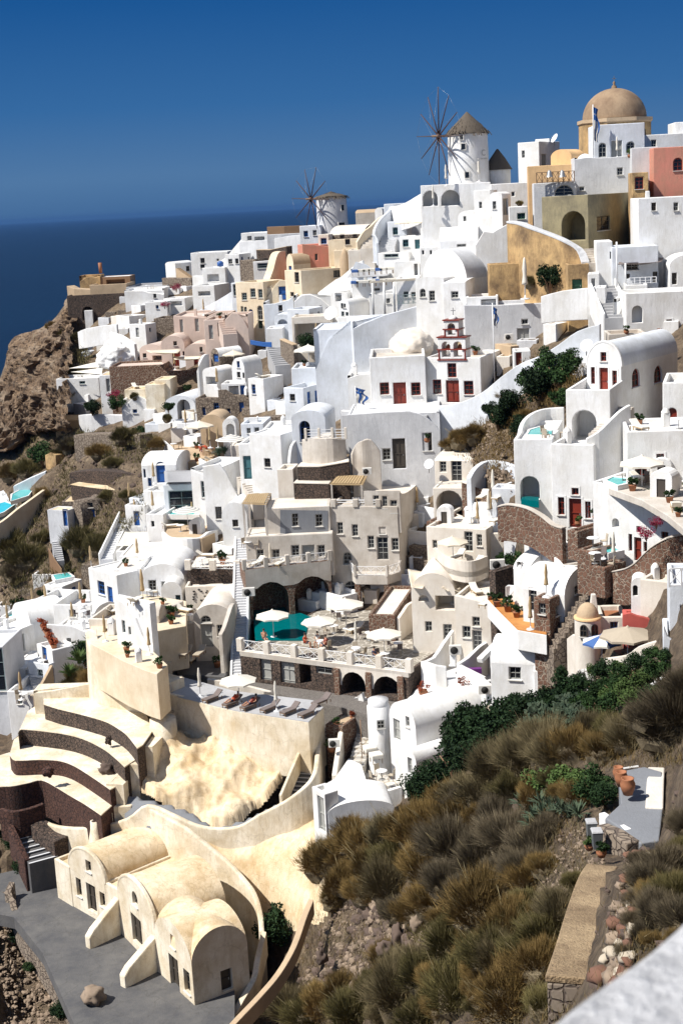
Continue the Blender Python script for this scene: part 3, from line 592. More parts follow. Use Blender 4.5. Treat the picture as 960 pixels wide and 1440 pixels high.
wallpath('cream wall beside the lower ridge stairs',[(547,301,312,200),(535,306,322,198),(520,320,334,196),(512,326,342,195),(503,340,352,194)],k=4,mat='cream')
stairs('long grey staircase climbing to the ridge between curved walls',(543,350),(558,305),2.2,14,Ya=190,Yb=197,mat='greyw')
stairs('pale staircase beside the cream wall below the small windmill',(516,352),(532,322),2.0,10,Ya=193,Yb=198,mat='hotel')
stairs('short staircase left of the stone vault near the small windmill',(473,345),(466,330),1.6,8,Ya=212,Yb=218,mat='hotel')
H('stone_house','brown stone vaulted house with pale roof below the small windmill',(464,338),512,331,sx=535,yaw=-12,Y=212,roof='vaultx',apex=317,mat='rubble',rmat='warm',op=[('f','vg',478,329,484,336),('f','vg',496,329,502,336)])
H('white_house','dark roofed pale huts behind the small windmill',(500,310),530,300,d=6,yaw=-10,Y=232,mat='hotel',rmat='tan',roof='vaultx',apex=295)
H('white_house','tiny white gabled chapel on the ridge left of the stairs',(527,303),538,298,d=3,yaw=-20,Y=206,roof='vault',apex=292)
H('cream_house','cream house with black window under the stone vault',(462,357),506,338,d=4,yaw=-8,Y=204,mat='cream',op=[('f','wk',485,336,492,344),('f','wb',452,340,459,348)])
H('white_house','pale stepped house with blue window left of the cream house',(448,352),463,330,d=4,yaw=-14,Y=210,mat='warm',op=[('f','wb',451,335,459,343)])
H('white_house','blue and white terrace house left of the small windmill',(422,340),452,318,d=5,yaw=-14,Y=226,op=[('f','wb',427,325,433,333),('f','wg',440,324,445,331)],mat='cool')
# far sea side ridge
H('white_house','white hilltop house with dark terrace openings nearest the open sea',(340,347),377,328,d=6,yaw=-8,Y=246,op=[('f','vg',348,332,354,338,1),('f','vg',358,333,372,338,1)])
H('grey_house','grey house with dark brown fence on the ridge above the dark stone terraces',(376,346),424,330,d=6,yaw=-4,Y=240,mat='greyw')
wallpath('dark brown timber screen on the ridge',[(376,319,333,241),(400,318,332,240),(425,317,333,240)],mat='wood',th=.2,name='timber_fence',cat='fence')
wallpath('long swooping white wall descending from the ridge toward the sea',[(346,330,340,247),(334,343,352,249),(325,354,364,250),(318,362,372,251),(308,368,378,253)],k=4,th=.5)
wallpath('grey retaining wall under the hilltop house',[(337,340,356,246),(355,339,352,244),(385,336,345,240),(404,332,344,238),(424,330,345,236)],k=2,mat='greyw',th=.6)
wallpath('dark stone terrace wall above the jacuzzi',[(361,352,366,236),(380,352,365,234),(404,347,364,232)],mat='lava',th=1.5,cap=.1,capm='tan')
wallpath('rough stone stepped wall below the ridge house',[(338,366,386,232),(350,366,386,231),(360,364,385,230)],mat='rubble',th=3)
H('white_house','white sea edge house with two windows and roof railing',(270,385),322,356,d=6,yaw=-6,Y=256,op=[('f','wk',282,363,288,370),('f','wk',282,372,288,377),('f','wk',305,364,308,367)])
H('white_house','small white gabled house with pink dotted wall at the sea edge',(234,392),248,372,sx=272,yaw=-40,roof='vault',apex=368,Y=262,op=[('s','wk',262,374,267,381)])
stairs('little brown stair against the white sea edge house',(270,391),(250,377),1.0,9,Ya=258,Yb=260,mat='tan')
wallpath('brown rubble wall under the pink dotted house',[(229,391,409,260),(250,391,408,258),(270,391,407,256)],mat='rubble',th=2)
H('white_house','white stepped house with blue dome shaped tank',(273,414),292,388,sx=318,yaw=-25,Y=244,op=[('s','vg',300,385,316,392,1)])
H('white_house','white house with glass canopy beside the blue tank',(286,402),318,377,d=5,yaw=-15,Y=240,op=[('f','vg',292,386,308,396,.8)])
tk=S(310,372,241); T=thing('water_tank','round blue water tank on a white roof near the sea','tank',tk); MB().lathe(tk,[(0,-.3),(.5,-.3),(.55,.3),(.3,.55),(0,.6)],14).build('tank_body','blue',T); MB().box(tk+V((0,0,-2)),(.4,.4,3.4)).build('pillar','white',T)
H('white_house','white house with greyish left wing above the yellow house',(318,385),338,358,d=5,yaw=-20,Y=240)
H('jacuzzi_house','white terrace with pale green plunge pool below the dark stone terrace',(357,388),392,372,d=5,yaw=-6,Y=226,profile=[(392,360),(385,362),(380,366),(357,368)],op=[('f','wx',362,370,388,377,.1)])
# castle ruin at the tip
H('castle_ruin','dark lava stone ruin wall with arched opening at the headland tip',(97,450),179,416,d=10,yaw=-3,Y=258,mat='lava',ph=.3,op=[('f','va',116,431,132,450,1.2)])
H('castle_ruin','tan stone upper block of the headland ruin',(128,423),180,401,d=8,yaw=-3,Y=260,mat='tan',ph=.3)
H('castle_ruin','broken ochre wall stump on top of the headland ruin',(113,404),142,388,d=4,yaw=-3,Y=266,mat='ochre',profile=[(142,388),(135,390),(128,389),(120,391),(113,396)])
H('white_house','flat white roofed kiosk on top of the headland ruin',(141,402),184,390,d=5,yaw=-3,Y=266,mat='wood',rmat='white',ph=.05,op=[('f','vg',150,393,176,400,1)])
pm=S(142,384,268); o=MB().tube([pm,pm+Z1*1.9],[.3,.35],10).build('clay_chimney_pot','terra',loc=pm); tag(o,'reddish pot standing on the headland ruin against the sea','pot')
H('white_house','small white roof slab leaning in the arched ruin opening',(120,452),131,437,d=1,yaw=-3,Y=257,ph=.02)
wallpath('tan ledge wall below the headland ruin',[(95,402,412,262),(105,406,414,261),(128,407,416,260)],mat='tan',th=2)
H('white_house','large plain white house right of the headland ruin',(178,446),233,408,sx=None,d=7,yaw=-3,Y=250,op=[('f','wk',216,413,220,419)],profile=[(233,414),(210,412),(200,409),(178,409)])
H('grey_house','long grey flat roof behind the plain white house',(178,412),236,404,d=12,yaw=-3,Y=258,mat='grey')
H('white_house','white house with terrace railing below the rubble wall',(232,448),262,420,d=5,yaw=-14,Y=240,op=[('f','vg',238,424,256,430,.8)])
H('white_house','white house with pink flowers on the roof near the headland',(205,442),236,425,d=4,yaw=-10,Y=238)
# ---------------------------------------------------------------- left town
H('white_house','white pergola house with small gap windows left of the yellow house',(272,430),303,402,d=6,yaw=-20,Y=232,op=[('f','vg',279,410,296,416,1)])
H('white_house','white box terrace below the pink flowered roof',(183,475),206,456,sx=221,yaw=-30,Y=226,ph=.9)
wallpath('long white garden wall left of the box terrace',[(110,467,474,238),(122,462,472,236),(145,458,468,234),(165,456,466,232)],k=2)
wallpath('pale white path wall above the white cave',[(155,467,478,226),(172,472,485,224),(190,484,495,222)],k=3,th=.5)
H('stone_house','rough rubble stone block behind the box terrace',(218,470),247,448,d=5,yaw=-10,Y=228,mat='rubble')
# lumpy white cave house
def lumpy(label,px,py,w,h,Y,mat='white',name='cave_house',d=None,seed=1,amp=.25,sub=5,cat='house',fr=.6):
    c=S(px,py,Y); rx=w/2/FPX*c.y; rz=h/FPX*c.y; bm=bmesh.new(); bmesh.ops.create_icosphere(bm,subdivisions=sub,radius=1)
    for v in bm.verts:
        k=1+amp*noise.fractal(v.co*1.7+V((seed,0,0)),1,2,4)*2.0
        v.co=V((v.co.x*rx*k,v.co.y*(d or rx)*k,v.co.z*rz*k))
    me=bpy.data.meshes.new(name); bm.to_mesh(me); bm.free(); me.polygons.foreach_set('use_smooth',[True]*len(me.polygons)); o=bpy.data.objects.new(name,me); C.objects.link(o); o.location=c; me.materials.append(M[mat]); tag(o,label,cat); return o
lumpy('lumpy whitewashed cave house with tiny round holes near the cliff',165,503,54,22,224,seed=4,amp=.15,d=3)
H('pink_house','large pale pink house with sloping parapet above the pink arcade',(246,476),292,444,d=9,yaw=-5,Y=214,mat='pink',profile=[(292,447),(275,445),(246,444)])
H('pink_house','small pink side wing with stepped wall right of the large pink house',(292,470),322,442,d=6,yaw=-8,Y=208,mat='pink',profile=[(322,455),(316,440),(306,438),(292,446)])
H('pink_house','pink vaulted house with small window and dark porch',(198,516),230,494,sx=None,d=6,yaw=-18,Y=212,roof='vault',apex=484,mat='pink',op=[('f','wk',201,497,206,503),('f','vg',215,500,228,515,1.5)])
H('pink_house','middle pink vaulted house with canvas awning over its door',(229,520),262,486,d=6,yaw=-5,Y=209,roof='vault',apex=472,mat='pink',op=[('f','wk',244,480,249,486),('f','dr',243,493,254,515),('f','wr',257,494,264,500)])
H('pink_house','right pink vaulted house with three dark doors',(262,522),297,494,d=6,yaw=-5,Y=206,roof='vault',apex=483,mat='pink',op=[('f','wk',281,488,285,495),('f','dr',273,502,279,516),('f','dr',282,502,287,516)])
H('stone_terrace','dark red stone terrace in front of the pink arcade',(155,534),232,516,d=7,yaw=-4,Y=205,mat='brownstone',rmat='pink',ph=.3)
H('stone_terrace','brown stone terrace right half in front of the pink arcade',(231,545),283,522,d=7,yaw=-4,Y=203,mat='brownstone',rmat='pink',ph=.4)
H('white_house','long low white house with tan roof below the red stone terrace',(142,556),206,528,d=5,yaw=-4,Y=206,rmat='sand',ph=.05)
H('white_house','white gabled house with blue shutters beside the round bush',(172,582),208,563,d=6,yaw=-5,Y=197,profile=[(208,562),(194,556),(187,559),(172,577)],op=[('f','wb',187,576,193,581)])
H('white_house','white annex with blue double door below the sandy roofs',(206,582),236,563,d=5,yaw=-4,Y=196,rmat='sand',ph=.05,op=[('f','db',209,566,218,581),('f','wb',228,566,234,572)])
for i,(x,y,b,t,l) in enumerate([(176,560,205,548,'small sandy topped hut above the blue shuttered house'),(205,556,232,541,'sandy lumpy roof hut in the middle of the left slope'),(218,545,240,534,'tiny tan chimney block house above the sandy huts')]): H('sandy_hut',l,(x,y),b,t,d=4,yaw=-8,mat='sandw',rmat='sand',ph=.1)
H('white_house','white arched passage house with deep dark arch',(234,600),277,570,d=7,yaw=-18,Y=190,roof='vault',apex=556,mat='cool',op=[('f','va',250,562,268,598,2.5)])
H('white_house','low white house with brown window at the cliff edge terrace',(78,588),107,570,sx=125,yaw=-20,Y=218,op=[('f','wk',92,580,101,585)])
wallpath('white parapet of the cliff edge terrace',[(78,566,576,220),(100,560,572,219),(125,555,565,217)],th=.5)
wallpath('long grey weathered wall under the blue shuttered house',[(112,584,602,206),(130,583,606,204),(180,584,607,201),(225,586,606,196),(238,592,608,194)],k=2,mat='greyw',th=.8)
H('ochre_tower','round topped ochre block at the cliff edge',(80,622),115,592,sx=None,d=5,yaw=-10,Y=210,mat='peach',roof='vaultx',apex=585,rise=.5)
wallpath('tall narrow ochre buttress on the cliff',[(70,640,706,200),(79,636,706,199),(84,640,700,198)],mat='ochre',th=3,batter=.3)
H('white_house','white slanted deck house under triangular sails at the cliff',(80,544),140,533,d=5,yaw=-8,Y=218,op=[('f','wt',112,536,120,540)])
def sail(label,pts,mat='canvasw',name='shade_sail'):
    P=[S(*p) for p in pts]; c=sum(P,V())/len(P); m=MB(); n=8
    if len(P)==3: P=P+[P[2]]
    vs=[]
    for i in range(n+1):
        for j in range(n+1):
            a=i/n;b=j/n; p=(P[0]*(1-a)+P[1]*a)*(1-b)+(P[3]*(1-a)+P[2]*a)*b; vs.append(p-Z1*.35*math.sin(pi*a)*math.sin(pi*b))
    fs=[(i*(n+1)+j,i*(n+1)+j+1,(i+1)*(n+1)+j+1,(i+1)*(n+1)+j) for i in range(n) for j in range(n)]
    m.add(vs,fs,True); o=m.build(name,mat,loc=c); s=o.modifiers.new('s','SOLIDIFY'); s.thickness=.03; tag(o,label,'awning'); return o
sail('upper triangular cream shade sail near the cliff',[(97,518,216),(136,509,214),(140,516,212)]); sail('lower triangular cream shade sail near the cliff',[(100,523,214),(145,517,212),(143,526,210)])
sail('cream awning over the pink middle house door',[(205,492.5,206),(256,490.5,204),(250,496.5,200),(212,496,200)],'canvas'); sail('cream awning over the right pink house terrace',[(243,501.5,203),(285,500.5,201),(280,504.5,198),(246,505.5,198)],'canvas')
# yellow / cream group
H('cream_house','cream two storey house with blue windows and arched blue door',(335,463),374,397,sx=402,yaw=-32,Y=205,mat='cream',op=[('f','wx',352,406,359,418),('f','wx',363,407,369,419),('f','wx',340,412,347,422),('f','wx',339,431,342,442),('f','wx',343.5,432,347,443),('f','eb',350,435,356,455),('f','ag',362,430,369,450),('f','wn',363,451,369,462)])
H('cream_house','cream side house with blue door right of the two storey house',(374,424),405,402,d=5,yaw=-4,Y=203,mat='cream',profile=[(405,394),(393,394),(386,402),(378,415),(374,420)],op=[('f','db',392,403,403,422)])
wallpath('sweeping cream curved wall like a fin above the two storey house',[(380,392,397,208),(386,378,397,209),(391,362,396,210),(396,354,396,211),(404,353,396,212)],k=4,mat='cream',th=1.2)
H('terracotta_house','cream gabled house with terracotta barrel roof',(404,396),414,372,sx=438,yaw=-58,Y=208,roof='vault',apex=357,mat='cream',rmat='tan',op=[('f','db',406,374,410,386)])
H('rose_house','bright pink house wall with one narrow window',(427,378),472,345,d=6,yaw=8,Y=208,mat='rose',profile=[(472,348),(465,347),(440,344),(427,343)],op=[('f','wk',443,357,446.5,366)])
H('cream_house','huge blank cream house with two dark windows and sloping top',(402,418),425,380,sx=492,yaw=-58,Y=200,mat='cream',ph=.2,op=[('f','wk',414,383,420,397),('s','wk',469,380,478,390),('f','wk',408,411,413,417)])
H('cream_house','pale cream upper block right of the pink wall',(470,372),505,352,d=5,yaw=-5,Y=202,mat='cream',rmat='warm')
H('white_house','warm white flat terrace below the ridge stairs',(490,372),535,352,d=6,yaw=-5,Y=194,mat='warm')
sp=S(485,378,197); T=thing('shrine','small brown pointed shrine set on the cream wall','shrine',sp); MB().lathe(sp,[(.7,-1),(.7,1.2),(.4,2.2),(0,2.9)],10).build('shrine_body','tan',T)
wallpath('white stair wall climbing right of the blank cream house',[(447,412,420,196),(460,402,412,195),(472,393,402,194),(480,389,400,193),(500,372,385,191),(510,366,380,190)],k=2)
H('white_house','grey and white courtyard house below the cream side house',(372,455),414,425,d=7,yaw=-5,Y=198,mat='cool',ph=.8,profile=[(425,416),(405,422),(385,427),(372,428)])
H('white_house','curved white house with small windows right of the courtyard',(414,440),470,415,d=7,yaw=-5,Y=194,profile=[(470,438),(462,430),(450,420),(436,414),(424,415),(414,424)],op=[('f','wk',450,430,452,438),('f','wk',459,433,462,437)])
H('white_house','blue white terrace box in the middle left slope',(405,460),436,435,sx=455,yaw=-25,Y=188,mat='cool',ph=.8)
H('white_house','white pergola court with dark plants and pale awning',(412,485),468,446,d=4,yaw=-6,Y=182,mat='warm',op=[('f','vg',415,455,466,484,3)])
H('white_house','small white arched niche house left of the blue white box',(387,466),406,446,d=4,yaw=-8,Y=192,roof='vault',apex=442,mat='cool',op=[('f','va',390,449,404,456,.8)])
H('white_house','white railing terrace left of the pergola court',(375,470),398,462,d=4,yaw=-5,Y=190)
wallpath('pale blue white wall left of the yellow houses',[(281,436,444,224),(300,426,437,222),(320,414,426,220),(334,405,420,218)],k=2,mat='cool')
H('glass_house','white pavilion with glass wall beside the cream house',(326,420),337,398,d=4,yaw=-20,Y=216,mat='cool',op=[('f','wx',328,400,334,416)])
H('pink_house','pink front terrace with stairs below the cream two storey house',(290,500),318,450,d=7,yaw=-6,Y=200,mat='pink')
H('pink_house','pink wall house with curved top beside the orange pots',(318,478),350,443,d=5,yaw=-6,Y=198,mat='pink',profile=[(350,462),(343,450),(334,441),(326,440),(318,450)])
stairs('pinkish staircase between the pink houses',(324,472),(317,452),2.0,7,Ya=196,Yb=200,mat='pink')
H('stone_house','stone house with white barrel roof and blue door',(297,510),309,501,sx=342,yaw=-50,roof='vault',apex=490,Y=190,mat='rubble',rmat='white',op=[('f','db',300,498,307,509)])
H('white_house','white vaulted house with two small shutters in the left centre',(327,535),345,520,sx=370,yaw=-35,roof='vault',apex=503,Y=182,op=[('f','wb',333,508,337,517),('f','wk',333,523,338,531),('f','wk',341,524,346,532)])
H('white_house','white house with rounded parapet and blue windows in the left centre',(350,560),372,532,sx=400,yaw=-35,Y=177,op=[('f','wb',354,541,359,554)])
H('white_house','white barrel house with dark shaded porch',(286,541),306,524,sx=331,yaw=-35,roof='vault',apex=517,Y=186,op=[('f','vg',290,530,305,541,1.2)])
H('white_house','white porch house with blue doors between two barrel houses',(312,558),348,540,d=4,yaw=-6,Y=181,op=[('f','vg',322,543,336,557,1),('f','db',338,542,345,557)])
wallpath('high curved white fin wall left of the barrel house',[(278,522,540,188),(283,512,540,188),(290,500,536,189),(296,498,530,190)],k=3)
H('stone_house','rubble stone house with blue windows under the white porch',(277,590),310,560,d=5,yaw=-10,Y=182,mat='rubble',op=[('f','wb',285,573,289,584),('f','wb',301,567,308,582)])
H('stone_house','brown stone long house with blue door under the barrel houses',(310,590),352,554,d=5,yaw=-6,Y=180,mat='rubble',op=[('f','wb',320,575,324,583),('f','db',337,566,343,581)],profile=[(352,560),(330,556),(318,548),(310,548)])
H('white_house','white block with dark rounded window right of the stone house',(350,600),370,595,d=3,yaw=-8,Y=172)
wallpath('blue painted terrace fence with pots',[(352,478,484,190),(370,481,487,188),(382,481,488,187)],mat='blue',th=.1,down=.05,name='painted_fence',cat='fence')
stairs('grey staircase climbing through the stone walls in the left centre',(400,515),(388,488),2.4,10,Ya=180,Yb=188,mat='grey',wall=None)
wallpath('ochre edged stone wall beside the grey staircase',[(396,478,520,184),(405,482,522,181),(414,486,520,179)],mat='rubble',th=.6,cap=.15,capm='tan')
H('white_house','white wavy parapet house right of the grey staircase',(400,572),428,545,sx=466,yaw=-30,Y=168,mat='cool',ph=.6)
H('white_house','white terrace with glass railing above the wavy parapet house',(410,530),462,518,d=6,yaw=-5,Y=172,mat='cool')
H('white_house','tall blue white blank house below the village centre',(445,545),500,463,sx=None,d=8,yaw=-6,Y=163,mat='cool',ph=.15,profile=[(540,438),(520,447),(503,454),(480,465),(462,478),(445,520)])
H('white_house','long roofed white house with rounded edge above the tall blank wall',(498,500),590,452,d=8,yaw=4,Y=160,mat='cool',profile=[(590,430),(570,435),(540,443),(510,455),(498,462)],ph=.1)
H('white_house','white block step between blank house and church',(490,560),524,528,d=8,yaw=-5,Y=155,profile=[(524,525),(505,527),(490,532)])
# centre top
H('white_house','white arched window house above the pergola court',(475,472),498,446,sx=508,yaw=-30,Y=176,op=[('f','wt',480,456,485,466),('f','ag',479,426,482,434)])
H('white_house','white gabled house with tall grey shutters in the upper centre',(478,458),492,430,sx=530,yaw=-35,Y=179,roof='vault',apex=421,op=[('f','wx',480,438,484,456),('f','wx',486,439,490,456),('f','wg',482,427,486,433)])
H('white_house','white flat roofed house left of the restaurant terrace',(466,440),490,412,sx=515,yaw=-25,Y=183,op=[('f','vg',471,412,480,424,1),('f','ag',487,411,492,421)])
H('restaurant_terrace','white restaurant terrace with laid tables under grey canopies',(495,420),560,399,d=9,yaw=-6,Y=182,ph=.9,rmat='grey')
H('restaurant_terrace','lower white restaurant terrace with columns and laid tables',(520,440),575,414,d=7,yaw=-6,Y=175,ph=.6,rmat='greyw')
H('white_house','white house with lattice balcony above the long roofed house',(558,425),590,392,d=6,yaw=-6,Y=172,op=[('f','wx',567,410,574,418),('f','wk',578,411,584,417)])
H('white_house','white court house with columns right of the restaurant terrace',(555,400),600,368,d=6,yaw=-6,Y=178,op=[('f','vg',582,371,587,388,1),('f','vg',590,371,596,388,1)])
H('white_house','white terrace house with teal band left of the long vaulted house',(532,382),575,356,sx=625,yaw=-18,Y=184,op=[('f','wx',540,357,560,362,.1)])
H('white_house','white stepped house with round chimney pots left of the vaulted house',(590,364),622,348,d=5,yaw=-6,Y=175,op=[('f','wg',593,352,596,358),('f','wg',604,352,607,358)])
H('white_house','white low dome house above the restaurant terrace',(494,400),540,378,d=5,yaw=-6,Y=190,roof='flat',mat='cool',profile=[(540,380),(528,382),(515,372),(500,368),(494,382)])
for (x,y,t) in ((525,438,395),(541,437,397),(555,436,397)):
    p=S(x,y,172); h=solvey(p,Z1,t); o=MB().tube([p-Z1*.5,p+Z1*h],.13,10).build('white_column','white',loc=p); tag(o,'slim white column under the restaurant beam','column','white columns carrying the restaurant beam')
p=S(520,397,171); q=S(590,392,172); o=MB().bar(p,q,.3,.25).build('timber_beam','canvas',loc=p); tag(o,'long pale beam resting on slim columns above the restaurant','beam')
# ---------------------------------------------------------------- village centre: church, vaults, retaining walls
I=H('church','white church with dark red doors and a double belfry on its front',(522,570),600,503,yaw=-3,d=9,Y=148,ph=.5,rmat='hotel',op=[('f','wrR',534,538,547,555),('f','dr',553,538,571,570),('f','wrR',578,538,591,556)])
T=I['T']; I2=H('church','right front of the white church',(599,568),677,503,sx=706,yaw=-24,Y=148.7,ph=.5,rmat='hotel',op=[('f','wrR',608,534,620,554),('f','dr',627,535,645,566),('f','wrR',652,536,665,555),('f','wrR',629,511,641,531)])
for k in list(kids(I2['T'])):
    k.parent=T; k.location=I2['T'].location-T.location
C.objects.unlink(I2['T']); bpy.data.objects.remove(I2['T'])
# belfry
A2=I2['A']; u=I2['u']; n=I2['n']; inn=I2['inn']; 
def P2(x,y): a,b=pixpt(A2,u,n,x,y); return A2+u*a+Z1*b
def tower(x0,x1,y0,y1,ops,nm,mat='white',th=1.5):
    a=P2(x0,y1); b=P2(x1,y1); w=(b-a).dot(u); h=P2((x0+x1)/2,y0).z-a.z; holes=[arch_outline(w*p,h*.12,w*q,h*.8,True) for p,q in ops]
    ov,tr=cdt_face([(0,0),(w,0),(w,h),(0,h)],holes); m=MB()
    for k,dd in ((0,0),(1,th)): m.add([a+u*x+Z1*y+inn*dd for x,y in ov],tr)
    for poly in holes+[[(0,0),(w,0),(w,h),(0,h)]]:
        for i in range(len(poly)): p,q=poly[i],poly[(i+1)%len(poly)]; m.add([a+u*p[0]+Z1*p[1],a+u*q[0]+Z1*q[1],a+u*q[0]+Z1*q[1]+inn*th,a+u*p[0]+Z1*p[1]+inn*th],[(0,1,2,3)])
    o=m.build(nm,mat,T,bev=.05); tr_=MB()
    for z in (0,h*.45,h-.02): tr_.box(a+u*w/2+inn*(th/2-.03)+Z1*z,(w+.22,th+.16,.13),M3=Matrix((u,inn,Z1)).transposed())
    for x in (.1,w-.1): tr_.box(a+u*x+Z1*h*.22-inn*.03,(.12,.1,h*.4),M3=Matrix((u,inn,Z1)).transposed())
    tr_.build('red_band','redp',T,parent=o)
    for p,q in ops:
        bc=a+u*w*(p+q)/2+inn*th/2+Z1*h*.42; MB().lathe(bc,[(.33,0),(.26,.15),(.2,.4),(.08,.55),(0,.57)],12).build('bell','terra' if nm=='lower_belfry' else 'metal',T,parent=o)
    return a,w,h
tower(616,655,474,506,((.14,.44),(.56,.86)),'lower_belfry'); a,w,h=tower(624,645,450,474,((.25,.75),),'upper_belfry')
MB().tube([a+u*w/2+inn*.75+Z1*h,a+u*w/2+inn*.75+Z1*(h+.4)],[.6,.15],12).build('belfry_cap','white',T); cc=a+u*w/2+inn*.75+Z1*(h+.3); MB().bar(cc,cc+Z1*.9,.07).bar(cc+Z1*.6-u*.25,cc+Z1*.6+u*.25,.07).build('cross','metal',T)
lumpy('big smooth beige rock behind the church roof',578,486,62,24,158,'warm','boulder',d=3.5,seed=11,amp=.05,cat='rock')
wallpath('tan earth bank wall on the right behind the church roof',[(640,478,505,157),(690,482,506,154),(718,487,512,151)],mat='tan',th=4)
H('barrel_vault_house','large white barrel vault building on a rounded base in the upper centre',(595,405),656,392,sx=722,yaw=-46,Y=166,roof='vault',apex=350,rmat='greyw',seg=20,op=[])
H('white_house','white house with small arched window and rounded corner below the large barrel vault',(586,460),626,394,sx=658,yaw=-22,Y=160,op=[('f','ag',590,406,598,418),('f','wg',603,409,611,423)],roof='vault',apex=389)
H('white_house','white house with one grey window under a small vault right of the rounded corner',(624,462),656,398,sx=690,yaw=-18,Y=158.5,op=[('f','wg',634,410,644,419)],roof='vaultx',apex=389)
H('white_house','low white block roof court before the tall closed parasol',(655,440),700,418,d=5,yaw=-8,Y=156,op=[('f','vg',676,421,697,430,.8)])
H('retaining_house','very long blank grey white wall with one dark door and railing',(655,500),846,429,d=4,yaw=-3,Y=153.5,mat='greyw',op=[('f','wg',733,449,742,456),('f','dg',727,462,744,492)],profile=[(846,422),(800,424),(740,427),(700,429),(655,429)],cat='house')
wallpath('long curved white wall sweeping up from the church to the right',[(556,577,604,144),(593,572,604,143),(637,569,604,141),(675,554,594,139),(704,531,575,137),(733,511,560,136),(760,500,540,134),(785,485,530,133),(812,466,520,132),(843,456,505,131)],k=3,mat='cool',th=.5,batter=.2)
H('white_house','small white block with orange door beside the church wall',(722,520),746,494,d=3,yaw=-5,Y=143,op=[('f','dr',725,496,733,514)])
wallpath('white parapet of the church forecourt with flag',[(480,577,585,146),(510,579,586,145),(540,578,586,144),(575,576,590,143)],mat='white')
terrace('grey paved church forecourt',[(478,577),(520,566),(640,566),(600,584),(480,584)],Y=147,down=4,mat='grey')
# right upper
wallpath('curving ochre plaster wall with whitish cap beside the ruin',[(713,314,360,160),(728,316,385,158),(745,322,415,156),(770,331,418,154),(795,342,412,152),(811,353,400,151),(818,372,392,150)],k=3,mat='ochre',th=.8,cap=.25,capm='greyw')
H('ochre_house','ochre garden house with green hatch door',(798,413),828,372,d=4,yaw=-5,Y=149,mat='ochre',op=[('f','dn',804,393,818,410)])
H('stone_house','dark shaded wall with vines behind the closed parasol',(688,420),802,372,d=3,yaw=-3,Y=158,mat='ochre')
wallpath('white planter wall over the long blank wall',[(760,417,428,148),(790,409,424,147),(826,405,422,146)],k=2)
H('white_house','bluish white house with dark awning and terrace railing right of the ruin',(860,402),925,348,d=6,yaw=-6,Y=147,mat='cool',op=[('f','wg',878,370,897,380),('f','wk',880,385,885,392),('f','dk',917,382,926,398)])
H('white_house','narrow white stair tower house left of the dark awning',(838,402),861,340,d=5,yaw=-8,Y=148,op=[('f','wg',857,354,863,364)])
H('white_house','white block house under the dark awning terrace',(878,428),910,401,d=5,yaw=-10,Y=143)
H('white_house','white vaulted porch house with blue towels at the right edge',(941,412),1000,374,d=5,yaw=-6,Y=144,roof='vault',apex=357,op=[('f','dk',944,384,951,400)])
H('white_house','big white wall house with arched niche and red shuttered window',(880,480),1000,413,d=6,yaw=-4,Y=136,op=[('f','va',888,430,903,454,1.0),('f','wrs',936,449,944,469),('f','wg',909,466,914,475)])
H('white_house','curved low white wall house left of the arched niche',(862,480),886,420,d=5,yaw=-20,Y=139,profile=[(886,421),(880,422),(876,432),(874,450),(866,452),(862,462)])
H('white_house','white pillar gate above the stone steps beside the ochre house',(826,420),842,385,d=3,yaw=-12,Y=146,op=[('f','vg',831,392,836,403,.6)])
H('white_house','white curved stair pier below the pillar gate',(838,445),851,404,d=3,yaw=-14,Y=142)
stairs('worn grey stone steps between white piers at the ruin',(868,450),(846,402),2.4,12,Ya=138,Yb=147,mat='grey',wall=1,wh=.7)
stairs('stone steps below the olive brown ruin',(836,372),(818,350),2.2,7,Ya=150,Yb=155,mat='hotel')
H('rubble_hut','low tan rubble planter terrace above the vaulted red door house',(855,482),908,470,d=4,yaw=-5,Y=130,mat='hotel',rmat='tan')
# right main complex
I=H('vaulted_house','white barrel vaulted house with dark red door, three red windows and two arched side windows',(825,556),873,514,sx=952,yaw=-38,Y=113,roof='vault',apex=481,seg=20,rim=.12,rmat='cool',op=[('f','wrs',843.5,495,852,508),('f','wrs',830,516,836,540),('f','drs',842,517,854.5,553),('f','wrs',860,521,867,545),('s','ar',888,518,899,544),('s','ar',919,514,930.5,538)])
H('white_house','white house block with arched red door at the right edge',(931,606),1000,538,d=6,yaw=-16,Y=108,op=[('f','er',938,574,951,599)],ph=.6)
H('white_house','high white terrace block with one big open arch',(796,622),858,548,sx=886,yaw=-22,Y=107.5,ph=.8,op=[('f','va',804,577,838,621,2.6)])
wallpath('white quarter round parapet around the upper plunge pool',[(733,611,620,109),(738,594,618,111),(750,582,616,113),(768,575,612,115),(793,573,610,115)],k=4,th=.35)
I=H('white_house','tall bulging white house base with arched pool niche',(724,712),778,618,d=9,yaw=-14,Y=106,down=1.5,ph=.25,op=[('f','va',731,670,758,704,2.2)])
zp=I['top']
I=H('white_house','white house with dark red double door and three red windows under the upper plunge pool',(776,736),836,624,d=9,yaw=-26,Y=104,down=1.2,ph=.5,op=[('f','drs',799.6,701,817,742),('f','wrs',784,699,793,724),('f','wrs',822,705,830,729),('f','wrs',803,686,813,696)])
